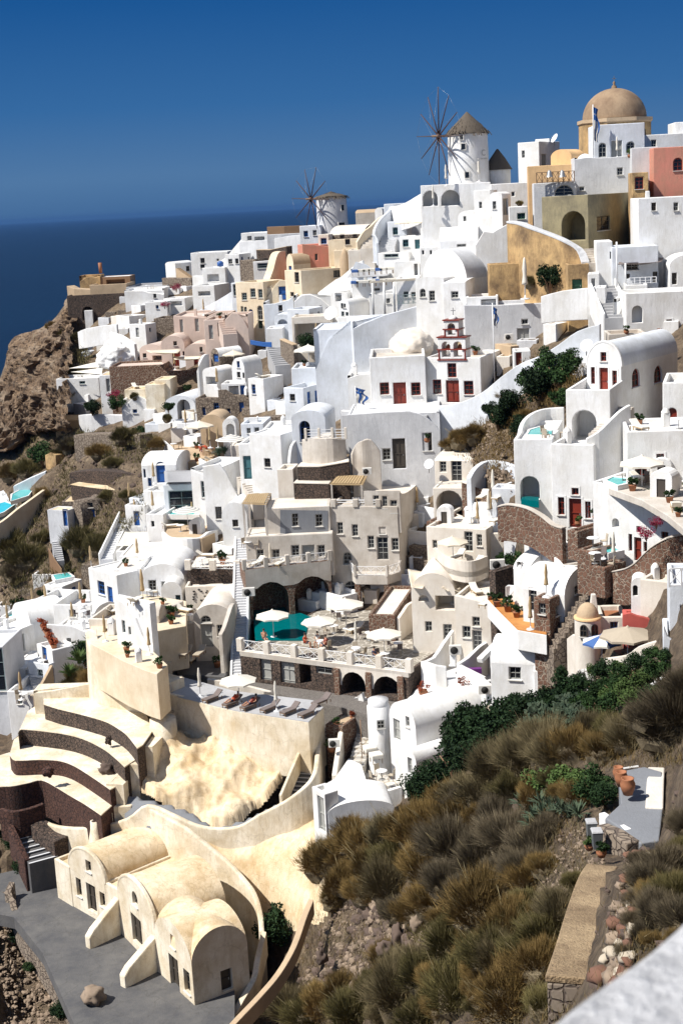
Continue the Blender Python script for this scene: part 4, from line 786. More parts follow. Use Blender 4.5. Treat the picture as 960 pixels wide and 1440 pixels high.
def pool(label,poly,z=None,Y=None,mat='pool',rimw=True,down=.5,k=1):
    A=S(poly[0][0],poly[0][1],Y,z); P=[atz(x,y,A.z) for x,y in poly]
    if k>1: P=[V(p) for p in crom([tuple(p) for p in P+[P[0]]],k)[:-1]]
    c=sum(P,V())/len(P); T=thing('pool',label,'pool',c); w=MB().poly(P,down); w.build('water',mat,T)
    if rimw:
        m=MB(); n=len(P)
        for i in range(n):
            a,b=P[i],P[(i+1)%n]; ea=(a-c).normalized()*.28; eb=(b-c).normalized()*.28; m.box8([a-Z1*down,b-Z1*down,b+eb-Z1*down,a+ea-Z1*down,a+Z1*.06,b+Z1*.06,b+eb+Z1*.06,a+ea+Z1*.06])
        m.build('rim','white',T)
    return T
pool('small teal plunge pool inside the quarter round parapet',[(741,612),(776,612),(780,606),(758,601),(745,605)],z=zp-.08)
pool('dark teal water inside the arched niche',[(732,702),(757,705),(757,699),(734,697)],z=None,Y=105.2,rimw=False,mat='pooldeep')
wallpath('curved white stair parapet descending from the vaulted red door house',[(824,617,640,103),(842,607,640,103),(860,590,640,103.5),(874,577,640,104),(887,569,640,104.5)],k=3,th=.3,down=6)
stairs('stairs behind the curved white parapet',(838,612),(880,572),1.3,12,Ya=104.5,Yb=109,mat='hotel')
H('white_house','white recessed wall with small arched opening behind the stair parapet',(836,680),892,610,d=5,yaw=-10,Y=105.5,op=[('f','va',852,652,864,672,.8),('f','va',871,660,879,676,.6)])
I=H('white_house','large white house with red door and red window behind the open parasol',(881,696),1010,607,d=6,yaw=-8,Y=99.5,ph=.3,op=[('f','drs',917,654,937,696),('f','wrs',892,653,909,676),('f','wrs',922,638,933,648)])
I=H('white_house','white curved lower house with small arched niche and red doors',(834,742),962,677,yaw=-42,d=7,Y=98,ph=.4,profile=[(962,742),(937,722),(902,700),(869,688),(834,677)],op=[('f','va',860,729,869.5,742,.5),('f','wr',883,751,888,775),('f','dr',891,756,901,789),('f','wr',904,762,909,776),('f','wr',894,740,900,749),('f','wr',929,748,939,757)],down=3)
zt=I['top']
terrace('white upper sun terrace beside the open parasol',[(838,680),(869,691),(902,703),(937,724),(965,747),(1010,745),(1010,690),(940,672),(880,668)],z=zt-.35,down=.5,mat='hotel')
pool('teal pool beside the open parasol',[(852,676),(868,683),(880,680),(880,673),(862,671)],Y=98.3)
wallpath('curved brown stone garden wall left of the red double door',[(699,714,736,104.5),(715,711,736,104),(740,716,742,103),(760,727,754,102),(775,739,764,101),(790,744,770,100)],k=3,mat='brownstone',th=.4,down=1.4,cap=.12,capm='hotel')
H('stone_terrace','brown stone box terrace before the red double door',(797,767),812,745,sx=852,yaw=-50,Y=99,mat='brownstone',down=1,rmat='hotel',ph=.2)
H('stone_terrace','brown stone hot tub terrace with closed parasol',(811,815),832,772,sx=885,yaw=-48,Y=96,mat='brownstone',down=1,rmat='hotel',ph=.15)
H('stone_terrace','lower brown stone seating terrace beside the steps',(831,818),850,795,sx=880,yaw=-48,Y=93.5,mat='brownstone',down=1,rmat='hotel',ph=.3)
pool('turquoise hot tub on the brown stone terrace',[(842,772),(855,778),(872,774),(858,768)],Y=96.5,mat='pool')
wallpath('tall curved brown stone wall with pale mortar climbing to the right edge',[(860,805,838,93),(878,801,842,92),(892,793,838,91.5),(905,780,826,91),(919,768,812,90.5),(941,757,800,90),(975,749,795,89)],k=3,mat='brownstone',th=.5,down=.5,cap=.1,capm='hotel')
stairs('white edged steps descending between the courtyard house and the vaults',(808,800),(752,735),1.5,14,Ya=99.5,Yb=107,mat='hotel',wall=1,wh=.3)
# bulbous white hut group
q=S(826,905,92); T=thing('round_hut','small round white hut with thatched dome and two dark windows','house',q); hh=solvey(q,Z1,868); rr_=19/FPX*92
MB().lathe(q,[(rr_,-2),(rr_,hh)],28).build('walls','warm',T); MB().lathe(q,[(rr_*1.06,hh-.06),(rr_*1.06,hh+.08),(rr_*.8,hh+.1)],28).build('cornice','peach',T); MB().lathe(q,[(rr_*.84*math.cos(pi*k/20),hh+.08+.95*math.sin(pi*k/20)) for k in range(11)],28).build('dome','tan',T)
for px in (816,833):
    n=V(((px-826)/19*.95,-1,0)).normalized(); s=V((-n.y,n.x,0)); opening(T,q+n*(rr_+.03)+Z1*.75-s*.25,s,n,('ak',0,0,.5,.85,-.02))
MB().box8([q+V((a,b,hh-.3)) for a,b in((.25,.5),(.9,.5),(.9,1.1),(.25,1.1))]+[q+V((a,b,hh+1.4)) for a,b in((.4,.6),(.7,.6),(.7,.9),(.4,.9))]).build('chimney','warm',T,bev=.05)
H('white_house','low white wing with blue window and terracotta ledge right of the round hut',(843,897),880,868,d=3,yaw=-6,Y=92.5,mat='warm',rmat='terra',op=[('f','wb',857.5,875,868,892)])
H('white_tower','tall white arch topped tower with small window beside the red wall',(887,876),911,822,d=3,yaw=-14,Y=90,roof='vault',apex=812,op=[('f','ak',889,823,896,838)])
H('red_house','faded red painted wall with pale patches behind the parasols',(876,905),916,872,d=2.5,yaw=-10,Y=88.5,mat='red',profile=[(916,872),(905,868),(895,866),(885,862),(876,864)])
H('white_house','pale sandy house right of the white arch topped tower',(905,878),945,832,d=3,yaw=-8,Y=90.5,mat='warm',op=[('f','wr',917,843,923,854)])
H('white_house','bluish white house with balcony pool cut by the right edge',(933,975),1010,905,d=5,yaw=-12,Y=76,mat='cool',down=4,profile=[(1010,905),(950,905),(938,895),(933,880)])
H('white_house','upper white room with blue door at the right edge above the balcony pool',(940,905),1010,822,d=5,yaw=-12,Y=79,mat='cool',op=[('f','db',956,852,968,903)])
pool('turquoise pool on the balcony at the right edge',[(943,906),(960,912),(1000,912),(1000,904),(955,902)],Y=76.8)
# courtyard houses right of hotel
I=H('hotel_house','warm white house with rounded balcony and rooftop sunbeds',(601,800),685,740,sx=746,yaw=-26,Y=124,mat='warm',ph=.25,op=[('f','wgQ',608,760,614,771),('f','dgG',653,748,664,775),('f','wg',670,752,677,768),('s','dg',731,742,742,772)])
zroof=I['top']
def balcony(label,poly,Y=None,z=None,h=.9,mat='warm',th=1.0,k=4):
    A=S(poly[0][0],poly[0][1],Y,z); P=[atz(x,y,A.z) for x,y in poly]; P=[V(p) for p in crom([tuple(p) for p in P],k)]; T=thing('balcony',label,'balcony',A); m=MB(); n=len(P); c=sum(P,V())/n
    m.poly(P,th); m.build('slab',mat,T,bev=.04); m=MB()
    for i in range(n-1):
        a,b=P[i],P[i+1]; ia=(c-a).normalized()*.2; ib=(c-b).normalized()*.2; ia.z=ib.z=0; m.box8([a-Z1*th*.5,b-Z1*th*.5,b+ib-Z1*th*.5,a+ia-Z1*th*.5,a+Z1*h,b+Z1*h,b+ib+Z1*h,a+ia+Z1*h])
    m.build('parapet',mat,T); return T,A.z,P
Tb,zb,_=balcony('rounded warm white balcony holding a parasol and deck chairs',[(611,783),(625,796),(648,803),(668,803),(686,796)],Y=122.5)
H('stone_house','brown stone room on the left of the balcony house',(600,760),617,733,d=4,yaw=-30,Y=126,mat='brownstone',rmat='warm',ph=.2)
H('hotel_house','warm white vaulted house with half round window and shaded loggia',(581,908),642,833,d=8,yaw=-14,Y=118,mat='warm',roof='vault',apex=806,op=[('f','va',588,837,602,846,.4),('f','vg',612,838,640,858,2),('f','wgQ',597.5,874,607,888),('f','dgG',623,878,635,902)])
H('hotel_house','warm white house with stepped wavy top beside the orange terrace',(642,918),728,837,d=5,yaw=-24,Y=114,mat='warm',profile=[(728,882),(722,871),(706,864),(697,855),(677,846),(642,837)],op=[('f','wg',664,868,674,881),('f','wg',650,881,661,897),('f','dgG',664,887,677,917),('f','wg',692,900,702,914)])
terrace('bright orange plastered courtyard floor',[(684,842),(727,842),(750,862),(766,878),(768,893),(727,886),(705,864)],Y=106,down=1.5,mat='white',top='orange')
sail('canvas awning between the hotel and the vaulted house',[(573,800,122),(605,806,121),(594,828,117),(578,826,117)],'canvas')
for i,(x,l) in enumerate(((622,'left'),(640,'right'))): sail(l+' slatted cream canvas strip over the loggia',[(x-2,826+i*4,117),(x+20,815+i*4,120),(x+30,819+i*4,120),(x+8,832+i*3,117)],'canvas')
H('stone_house','tall dark lava stone utility box with vents on the orange terrace',(688,843),697,802,sx=726,yaw=-50,Y=109,mat='lava',rmat='warm',ph=.1)
I=H('barrel_vault_house','white barrel vault with gable window facing right above the rocky steps',(735,868),794,828,sx=836,yaw=-40,Y=99.5,roof='vaultx',apex=790,mat='white',op=[('f','wgQ',743,826,754,860),('s','wg',807.5,823,817,835)])
H('barrel_vault_house','second white barrel vault behind with tiny square window',(722,840),745,800,sx=800,yaw=-40,Y=102.8,roof='vaultx',apex=770,mat='white',op=[('f','wg',726,790,732,799)])
H('stone_house','dark brown stone kitchen box with two small windows on the orange terrace',(750,884),773,840,sx=794,yaw=-38,Y=97.2,mat='brownstone',rmat='white',ph=.15,op=[('f','wg',757,849,766,864),('s','wg',781,852,788,865)])
H('white_house','white curved bench wall with wooden hatch on the orange terrace',(711,865),738,825,d=.6,yaw=-30,Y=105,ph=.02,profile=[(738,848),(734,826),(728,824),(718,838),(712,843)])
H('barrel_vault_house','long low white barrel vault with one window near the cactus garden',(690,964),762,932,yaw=-18,Y=98.5,d=4.2,roof='vaultx',apex=893,op=[('f','wg',715,938,732,956)])
wallpath('curly white gable wall at the end of the long low vault',[(760,944,972,97),(765,915,972,98.5),(772,898,970,100.5),(783,893,960,102.5)],k=3,th=.5)
wallpath('curved white wall of the stepped court right of the hotel',[(563,869,890,121.5),(569,861,889,122.5),(576,851,888,123.5),(584,846,887,124.5)],k=3,mat='warm')
H('stone_terrace','small raised dining corner with brown stone front beside the hotel',(519,888),556,864,sx=584,yaw=-14,Y=122,mat='brownstone',rmat='warm',ph=.3)
wallpath('white diagonal court wall left of the glazed door',[(596,931,952,113),(612,925,948,114),(626,905,940,115),(640,886,930,116)],k=2)
wallpath('white front wall of the small left court',[(594,930,953,113),(612,936,957,112),(628,938,958,112)],mat='white')
wallpath('white diagonal court wall left of the lintel frame',[(645,934,958,110.5),(660,925,955,111),(676,910,948,112),(687,903,944,113)],k=2)
wallpath('white front wall of the purple cushion court',[(644,935,960,110.5),(662,944,966,109.5),(680,953,972,108.5)],mat='white')
terrace('grey floor of the small courts right of the hotel',[(596,950),(628,956),(690,962),(690,925),(640,915),(600,925)],Y=113.5,down=3,mat='greyw')
q=S(694,940,106); T=thing('lintel_frame','white freestanding lintel frame before the long low vault','frame',q); h=solvey(q,Z1,908); m=MB().box(q+Z1*h/2,(.5,.5,h)); m.build('post','white',T,bev=.05); MB().bar(q+Z1*h+V((.4,.6,0)),S(674,929,104.5),.5,.4).build('lintel','white',T,bev=.05)
stairs('rough rocky steps beside the gable vault',(772,915),(846,812),1.5,14,Ya=96,Yb=97,mat='rubble')
wallpath('cream curved garden wall under the blue and white parasol',[(847,926,940,86),(879,921,936,84),(897,909,928,83),(926,900,920,82)],k=3,mat='warm',th=.35,down=.5)
wallpath('white perforated block wall below the round hut',[(811,942,962,90),(822,940,964,89),(830,950,968,88)],mat='whstone',th=.3,down=.5)
wallpath('white rough stone wall edge beside the rocky steps',[(797,898,950,95),(805,892,948,94),(812,895,940,93)],mat='warm',th=.5,down=.5)
wallpath('brown timber planter fence in the garden below the red wall',[(874,934,948,83),(893,946,962,81)],mat='wood',th=.1,down=.1,name='timber_fence',cat='fence')
wallpath('white low curved wall of the small terrace beside the potted plants',[(676,953,985,107),(690,965,984,106),(720,974,985,105),(750,978,986,104)],k=2)
def bal(label,x0,x1,yb,yt,Y,mat='wood',n=5,kind='x'):
    a=S(x0,yb,Y); b=S(x1,yb,Y); b.z=a.z; h=solvey(a,Z1,yt); T=thing('balustrade',label,'railing',(a+b)/2); m=MB(); d=(b-a)/n
    for i in range(n+1): m.bar(a+d*i,a+d*i+Z1*h,.09,.09)
    for z in (.08,h): m.bar(a+Z1*z,b+Z1*z,.07,.07)
    for i in range(n):
        if kind=='x': m.bar(a+d*i+Z1*.1,a+d*(i+1)+Z1*h,.04).bar(a+d*(i+1)+Z1*.1,a+d*i+Z1*h,.04)
        else: m.bar(a+d*i+Z1*h*.5,a+d*(i+1)+Z1*h*.5,.05)
    m.build('lattice',mat,T); return T
bal('dark timber cross balustrade under the peach wall',754,807,258,243,163.4,'wood',7); bal('grey cross railing before the dark door of the long blank wall',720,763,495,484,152.2,'frg',4); bal('pale green lattice balcony rail above the long roofed house',560,588,428,415,170,'frg',4); bal('white rail on the terrace of the bluish white house',884,922,400,391,143,'whpaint',5,'r'); bal('white rail of the barrel roofed hut',612,650,691,680,132.8,'frw',4); bal('white rail on the balcony at the right edge',940,975,826,800,77,'whpaint',2)
bal('rusty thin hand rail on the tall cream wall',180,220,946,932,118.3,'wood',3,'r'); bal('glass and steel railing on the white terrace above the wavy parapet',470,500,505,492,165,'frg',4)
for x in (772,790):
    q=S(x,249,163); o=MB().lathe(q,[(.42,0),(.3,.2),(.24,.55),(.1,.75),(0,.8)],12).build('bell','metal',loc=q); tag(o,('left' if x<780 else 'right')+' dark bronze bell hanging before the white front terrace','bell')
# ---------------------------------------------------------------- hotel and its terraces
def pz(T): return T['top']
I=H('hotel_terrace','lava stone hotel terrace base with arches under the pool deck',(340,957),(576,990),915,d=21,Y=121,mat='lava',rmat='pave',ph=.02,pth=.3,down=4,op=[('f','dg',366,927,381,957,.3),('f','eg',394,924,414,961,.3),('f','vg',421,926,437,962,1.5),('f','wgQ',444,929,466,948),('f','va',481,945,514,978,2.5),('f','va',525,951,564,980,2.0)])
zt_=I['top']; A=I['A'];u=I['u'];n=I['n'];W=I['w']
print('hotel terrace width',W,'h',I['h'],'z',zt_)
T=I['T']
# pale plastered right half around the arches
hb=I['h']; m=MB(); ov=[pixpt(A,u,n,*p) for p in ((469,933),(576,940),(576,950),(469,941))]
h1=[arch_outline(*[pixrect(A,u,n,(481,945,514,978))[k] for k in (0,1,2,3)],True),arch_outline(*[pixrect(A,u,n,(525,951,564,980))[k] for k in (0,1,2,3)],True)]
u0=h1[0][0][0]-.55; u1=h1[1][1][0]+.1; vb=.9
top_=[(u0,hb-.02),(u1,hb-.02)]; lo=[]
outl=[(u0,vb)]
for hh in h1:
    pts=[p for p in hh[2:]][::-1]; outl+= [(hh[0][0],vb)]+[p for p in pts if p[1]>vb]+[(hh[1][0],vb)]
outl+=[(u1,vb),(u1,hb-.02),(u0,hb-.02)]
ov,tr=cdt_face(outl,[]); m.add([A+u*x+Z1*y+n*.04 for x,y in ov],tr); m.build('plaster_face','warm',T)
m=MB()
for x in (u0+.15,(h1[0][1][0]+h1[1][0][0])/2,u1-.1): m.box(A+u*x+n*.12+Z1*hb*.42,(.5,.3,hb*.84),math.atan2(u.y,u.x))
m.build('stone_pier','brownstone',T)
def railing(label,a,b,n_=6,h=.85,z=None,Y=None,ps=True,post=.3,mat='whpaint',kind='x',par=None,grp=None,pm='warm'):
    """lattice balustrade between two world points"""
    d=b-a; L=d.length; T=par or thing('balustrade',label,'railing',(a+b)/2,grp); dd=d.normalized(); m=MB(); st=L/n_
    for i in range(n_):
        p=a+dd*(i*st+post/2); q=a+dd*((i+1)*st-post/2)
        for z in (.08,h): m.bar(p+Z1*z,q+Z1*z,.05,.05)
        if kind=='x':
            k=max(1,round((q-p).length/(h*1.1))); s=(q-p)/k
            for j in range(k):
                e=p+s*j; f=e+s; m.bar(e+Z1*.1,f+Z1*h,.03,.03).bar(e+Z1*h,f+Z1*.1,.03,.03).bar(e+Z1*.1,e+Z1*h,.035,.035); c=(e+f)/2; m.bar(c+Z1*.1,c+Z1*h,.035,.035)
        else:
            for z in (.35,.6): m.bar(p+Z1*z,q+Z1*z,.06,.06)
    m.build('lattice',mat,T)
    if ps:
        for i in range(n_+1): MB().box(a+dd*i*st+Z1*(h*.55),(post,post,h*1.15+.1),math.atan2(dd.y,dd.x)).build('post',pm,T,bev=.03)
    return T
fr_=A+Z1*hb; rb=MB(); 
railing('long white cross lattice balustrade of the pool deck',fr_+n*-.2,fr_+u*W+n*-.2,6,.95,post=.55)
def onz(px,py,z=None): return atz(px,py,zt_ if z is None else z)
# fascia band under balustrade
rb.box8([fr_-Z1*.5,fr_+u*W-Z1*.5,fr_+u*W-Z1*.5-n*.4,fr_-Z1*.5-n*.4,fr_+n*.1+Z1*.02,fr_+u*W+n*.1+Z1*.02,fr_+u*W-n*.4+Z1*.02,fr_-n*.4+Z1*.02]); rb.build('fascia','warm',T,bev=.03)
pool('large teal hotel swimming pool running under the arches',[(359,900),(428,900),(433,880),(439,868),(412,858),(404,838),(358,838),(357,875)],z=zt_+.07,mat='pooldeep',rimw=False)
# hotel blocks
zb_=zt_
I=H('hotel_house','tall greige hotel block with terrace windows and arched ground openings',(469,851),565,712,sx=612,yaw=-14,z=zb_,mat='hotel',ph=.5,op=[('f','wg',474,735,482,751),('f','wg',495,738,503,754),('f','wg',533,741.5,542,751),('f','wg',517,754,525.6,771),('f','dgG',530,755.6,545.6,787),('f','wg',550.6,757,560,774),('f','ag',482,776.5,494,794),('f','ag',483,817,504,838),('f','va',509,818,542,850,2.0)])
print('hotel',I['w'],I['h'],I['d'])
HA=I
# upper set-back storey
I=H('hotel_house','curved roofed upper storey of the tall greige hotel block',(513,735),564,690,sx=611,yaw=-14,Y=HA['A'].y-.75,mat='hotel',roof='vaultx',apex=679,rmat='warm',op=[('f','wg',525,697,532.5,713),('f','wg',537.5,698,544,715),('f','wg',549,704,558,721)],down=1,rise=.5)
a=HA['A']+Z1*HA['h']-HA['n']*.14; railing('white rail of the upper hotel terrace',a+HA['u']*.5,a+HA['u']*(HA['w']*.72),2,.55,kind='r',post=.5,pm='hotel')
I=H('hotel_house','left greige hotel block with slate coloured upper wall',(376,790),467,716,d=5,yaw=-2,Y=133.9,mat='hotel',rmat='warm',ph=.02,down=1,op=[('f','wg',410.5,722,419.5,740),('f','wg',443.5,723,453.5,740)])
LB=I; s_=MB(); pr=[pixpt(I['A'],I['u'],I['n'],x,y) for x,y in ((394,757),(461,757),(461,718),(394,717))]
hs=[arch_outline(*pixrect(I['A'],I['u'],I['n'],r),False) for r in ((410.5,722,419.5,740),(443.5,723,453.5,740))]; ov,tr=cdt_face(pr,hs); s_.add([I['A']+I['u']*x+Z1*y+I['n']*.03 for x,y in ov],tr); s_.build('slate_panel','slate',I['T'])
I=H('hotel_house','lower greige hotel front with shuttered windows and grey door above the pool arches',(348,800),470,755,d=4,yaw=-2,Y=132.8,mat='hotel',rmat='warm',ph=.1,down=1,op=[('f','wgQ',361,773,371,786),('f','wgQ',383,773,393.5,786),('f','wgQ',410,767,421,783),('f','dg',425.5,767,442.5,792),('f','wgQ',447,767,457,783)])
LF=I
def onplane(I,x,y,off=0): a,b=pixpt(I['A']+I['n']*off,I['u'],I['n'],x,y); return I['A']+I['n']*off+I['u']*a+Z1*b
I=H('hotel_gallery','dark pool gallery with two wide arches under the balcony',(349,872),(468,858),801,d=3,mat='brownstone',rmat='hotel',ph=.02,down=.5,z=zb_,op=[('f','va',355,818,407,872,2.8),('f','va',414,810,464,866,2.8)])  # dark stone colour inside also stands in for shade under the arches
G=I; a=onplane(G,350,804); zbal=G['top']; g1=G['A']+Z1*G['h']; 
m=MB(); mm=[pixpt(G['A'],G['u'],G['n'],x,y) for x,y in ((349,803),(468,803))]
hs=[arch_outline(*pixrect(G['A'],G['u'],G['n'],r),True) for r in ((355,818,407,872),(414,810,464,866))]
zl=G['h']-2.6; outl=[(0,zl+.6)]
for hh in hs:
    pts=[p for p in hh[2:]][::-1]; outl+=[(hh[0][0],zl+.6)]+[p for p in pts if p[1]>zl+.6]+[(hh[1][0],zl+.6)]
outl+=[(G['w'],zl+.6),(G['w'],G['h']-.02),(0,G['h']-.02)]
ov,tr=cdt_face(outl,[]); m.add([G['A']+G['u']*x+Z1*y+G['n']*.04 for x,y in ov],tr); m.build('plaster_face','hotel',G['T'])
railing('white cross lattice balcony rail over the pool arches',g1-G['n']*.2,g1+G['u']*G['w']-G['n']*.2,4,.8,post=.4,pm='hotel')
# bay balcony with lattice on the tall block
P=[onplane(HA,x,800) for x in (494,505,545,565)]; zq=P[0].z-.2
q=[V((HA['A']+HA['u']*(HA['w']*f)+HA['n']*o)[:2]+(zq,)) for f,o in ((.28,0),(.40,1.7),(.86,1.7),(1.0,0))]
Tb=thing('balcony','bay balcony with lattice rail and closed parasol on the tall hotel block','balcony',q[1]); MB().poly(q,.9).build('slab','hotel',Tb,bev=.05)
for i in range(3): railing('',q[i],q[i+1],1,.9,par=Tb,post=.25,pm='hotel')
zbay=zq
for f,l in ((.42,'left'),(.84,'right')):
    b0=HA['A']+HA['u']*HA['w']*f+HA['n']*1.4; o=MB().box(b0+Z1*(zq-.9-b0.z)/2,(.5,.5,zq-.9-b0.z),math.atan2(HA['u'].y,HA['u'].x)).build('stone_column','brownstone',loc=b0); tag(o,l+' brown stone column carrying the bay balcony','column')
H('white_house','warm white hut with barrel roof and small door left of the rooftop sunbeds',(612,694),666,648,sx=700,yaw=-20,Y=135,mat='warm',roof='vaultx',apex=628,op=[('f','wgQ',618,649,627,664),('f','dgG',634,648,649,676)])
H('dark_gallery','white edged gallery with a wide dark opening below the barrel roofed hut',(610,735),652,686,d=5,yaw=-16,Y=131,mat='warm',ph=.1,op=[('f','va',613,690,650,720,3)])
H('stone_house','brown stone triangular stair wall right of the dark gallery',(650,722),686,690,d=1,yaw=-30,Y=128,mat='brownstone',profile=[(686,728),(650,680)],ph=.02)
terrace('warm white rooftop lounge floor behind the balcony house',[(640,722),(684,738),(744,727),(700,700),(660,690)],z=zroof-.25,mat='warm')
wallpath('white curved lounge wall behind the tall closed parasol',[(663,672,702,127),(672,658,702,128),(688,648,700,129),(706,650,702,127.5),(727,657,710,123.5)],k=3,mat='cool',th=.5)
terrace('white sunbed ledge inside the curved lounge wall',[(664,712),(700,716),(727,708),(706,696),(668,698)],Y=125.5,down=2,mat='white')
print('LB',LB['A'],HA['A'],LF['A'],G['A'])
H('grey_house','long grey white house with two dark doors under the church forecourt',(492,660),620,584,d=8,yaw=-5,Y=141,mat='greyw',rmat='white',ph=.1,profile=[(620,606),(612,598),(601,588),(590,582),(575,578),(530,580),(492,583)],op=[('f','dk',552,617,570,659),('f','wk',594,609,607,634),('f','wg',537.5,631,549,647)])
wallpath('round greige tower wall with timber rail left of the dark doors',[(427,618,664,141),(445,617,666,140),(470,617,666,139.5),(488,618,664,140.3)],k=3,mat='hotel',th=4,batter=.3)
a=S(430,617,140.6);b=S(486,616,140.1); railing('pale timber rail on the round greige tower',a,b,3,.9,kind='r',post=.25)
wallpath('upper dark lava planter wall under the round tower',[(419,657,680,139),(450,657,680,138.6),(492,650,676,138.6)],mat='lava',th=2,cap=.12,capm='warm')
wallpath('lower dark lava planter wall under the round tower',[(414,680,700,138),(464,681,702,137.4)],mat='lava',th=2,cap=.12,capm='warm')
wallpath('wavy greige garden wall right of the round tower',[(497,640,690,139),(503,625,690,139),(512,620,690,138.5),(525,619,690,138.5),(537,635,690,138.5)],k=3,mat='hotel',th=.6)
H('white_house','white corner wall with grey panel left of the lava planters',(392,700),414,660,d=3,yaw=-10,Y=139.5,mat='warm')
# pergola
def pergola(label,pts,hpx,mat='ltwood',n=7,Y=None):
    P=[S(*p) for p in pts]; z=P[0].z; P=[V((p.x,p.y,z)) for p in P]; h=solvey(P[0],Z1,hpx); T=thing('pergola',label,'pergola',sum(P,V())/4)
    for p in P: MB().bar(p-Z1*.5,p+Z1*h,.18,.18).build('post','hotel',T)
    m=MB()
    for i in range(n):
        t=i/(n-1); a=P[0].lerp(P[3],t)+Z1*h; b=P[1].lerp(P[2],t)+Z1*h; d=(b-a)*.05; m.bar(a-d,b+d,.14,.10)
    m.build('beams','ltwood',T); m=MB()
    for i in range(int(n*1.5)):
        t=(i+.5)/(n*1.5); a=P[0].lerp(P[1],t)+Z1*(h+.1); b=P[3].lerp(P[2],t)+Z1*(h+.1); m.bar(a,b,(P[1]-P[0]).length/(n*1.5)*.72,.03)
    m.build('slats',mat,T); return T
pergola('slatted reed pergola beside the left hotel block',[(345,752,134),(376,752,133),(383,740,138),(352,740,138)],708)
pergola('slatted reed pergola on the tall hotel block roof',[(468,722,HA['A'].y+1),(510,722,HA['A'].y),(516,712,HA['A'].y+4),(478,712,HA['A'].y+5)],681)
# narrow long stair
stairs('very long narrow grey staircase between the courtyards and the hotel',(336,955),(341,757),1.15,52,Ya=121.5,Yb=138,mat='greyw',wall=1,wh=.25,down=4)
# courtyard left of the stair
H('hotel_house','vaulted greige courtyard house with fanlight over its grey door',(275,914),331,872,d=7,yaw=-6,Y=127,mat='hotel',roof='vault',apex=850,rmat='warm',op=[('f','dg',283,879,299,910),('f','ag',282,866,297,876),('f','wg',305.5,879,313,895)])
H('hotel_house','flat greige wing with one tiny window left of the fanlight door',(240,916),278,877,d=5,yaw=-6,Y=127.5,mat='hotel',rmat='warm',op=[('f','wk',254,885,264,892.5)])
wallpath('stepped greige parapet wall around the courtyard',[(229,866,930,124),(233,850,920,125),(246,853,915,126.5),(262,845,890,129)],k=2,mat='hotel',th=.5)
wallpath('curved greige wall beside the long narrow stair',[(316,892,940,123),(322,880,930,124),(331,855,920,126),(334,848,900,128)],k=3,mat='hotel',th=.4)
terrace('grey courtyard floor with two wicker sunbeds',[(249,948),(316,952),(331,925),(331,905),(262,912),(245,925)],Y=123.5,down=4,mat='paving')
H('stone_house','lava stone planter block with white balcony rail',(265,823),334,799,d=5,yaw=-3,Y=136,mat='lava',rmat='warm',ph=.05)
a=S(265,800,135.5); b=S(334,801,135); railing('white lattice rail on the lava planter block',a,b,2,.8,post=.6)
H('hotel_house','pale wall with scattered round holes under the lava planter block',(262,850),334,825,d=4,yaw=-3,Y=134,mat='warm')
q0=S(266,845,133.9); pm=MB(); rr=random.Random(5)
for k in range(26):
    x=S(272+rr.random()*54,828+rr.random()*17,133.93); pm.lathe(x,[(0,-.05),(.10,-.05),(.13,.05),(0,.08)],7)
pm.build('round_holes','dark',HOUSES[-1])
# sunbed terrace
T,zs=terrace('long sunbed terrace with low parapets below the hotel',[(240,978),(330,1000),(434,1016),(455,995),(440,985),(330,972),(255,952)],Y=115.5,down=5,mat='sandw',par=.0,top='grey')
wallpath('long cream retaining wall of the sunbed terrace',[(240,975,1043,115.3),(300,988,1052,114.2),(370,1003,1060,113),(434,1016,1070,111.5)],mat='sandw',th=.35,k=2,down=3)
wallpath('thick cream ledge running along the retaining wall',[(250,1028,1036,114.6),(300,1038,1046,113.6),(350,1046,1054,112.8),(402,1050,1058,111.5)],mat='sand',th=.6,down=.1,k=3)
wallpath('white back parapet of the sunbed terrace',[(292,955,968,119),(330,961,975,118.4),(380,973,986,117.5),(455,996,1006,114)],mat='warm',th=.35,k=2)
wallpath('short greige side parapet at the left end of the sunbed terrace',[(241,962,980,116),(258,950,962,119.5)],mat='hotel',th=.3)
terrace('pebble paved lane in front of the lava hotel arches',[(330,965),(440,985),(520,1005),(576,1000),(576,975),(341,950)],Y=119.5,down=3,mat='pebble')
stairs('dark paved steps between cream walls descending from the sunbed terrace',(409,1120),(452,1024),1.7,17,Ya=104.8,Yb=113.6,mat='paving',wall=None,lip='grey')
wallpath('cream left wall of the dark paved steps',[(397,1118,1128,103),(414,1078,1088,106),(432,1036,1046,110),(439,1014,1030,112)],mat='sandw',th=.25,k=3,down=1)
stairs('wide white steps right of the lava hotel arches',(590,975),(598,924),1.5,9,Ya=119,Yb=123.5,mat='hotel',wall=1,wh=.3)
stairs('narrow stone steps beside the planter below the hotel',(500,1080),(520,1005),1.3,12,Ya=107.5,Yb=114,mat='flag')
H('white_house','white fin shaped wall above the planter steps',(498,1003),512,982,d=.8,yaw=-40,Y=114.5,profile=[(512,985),(508,975),(503,985),(498,1000)],ph=.02)
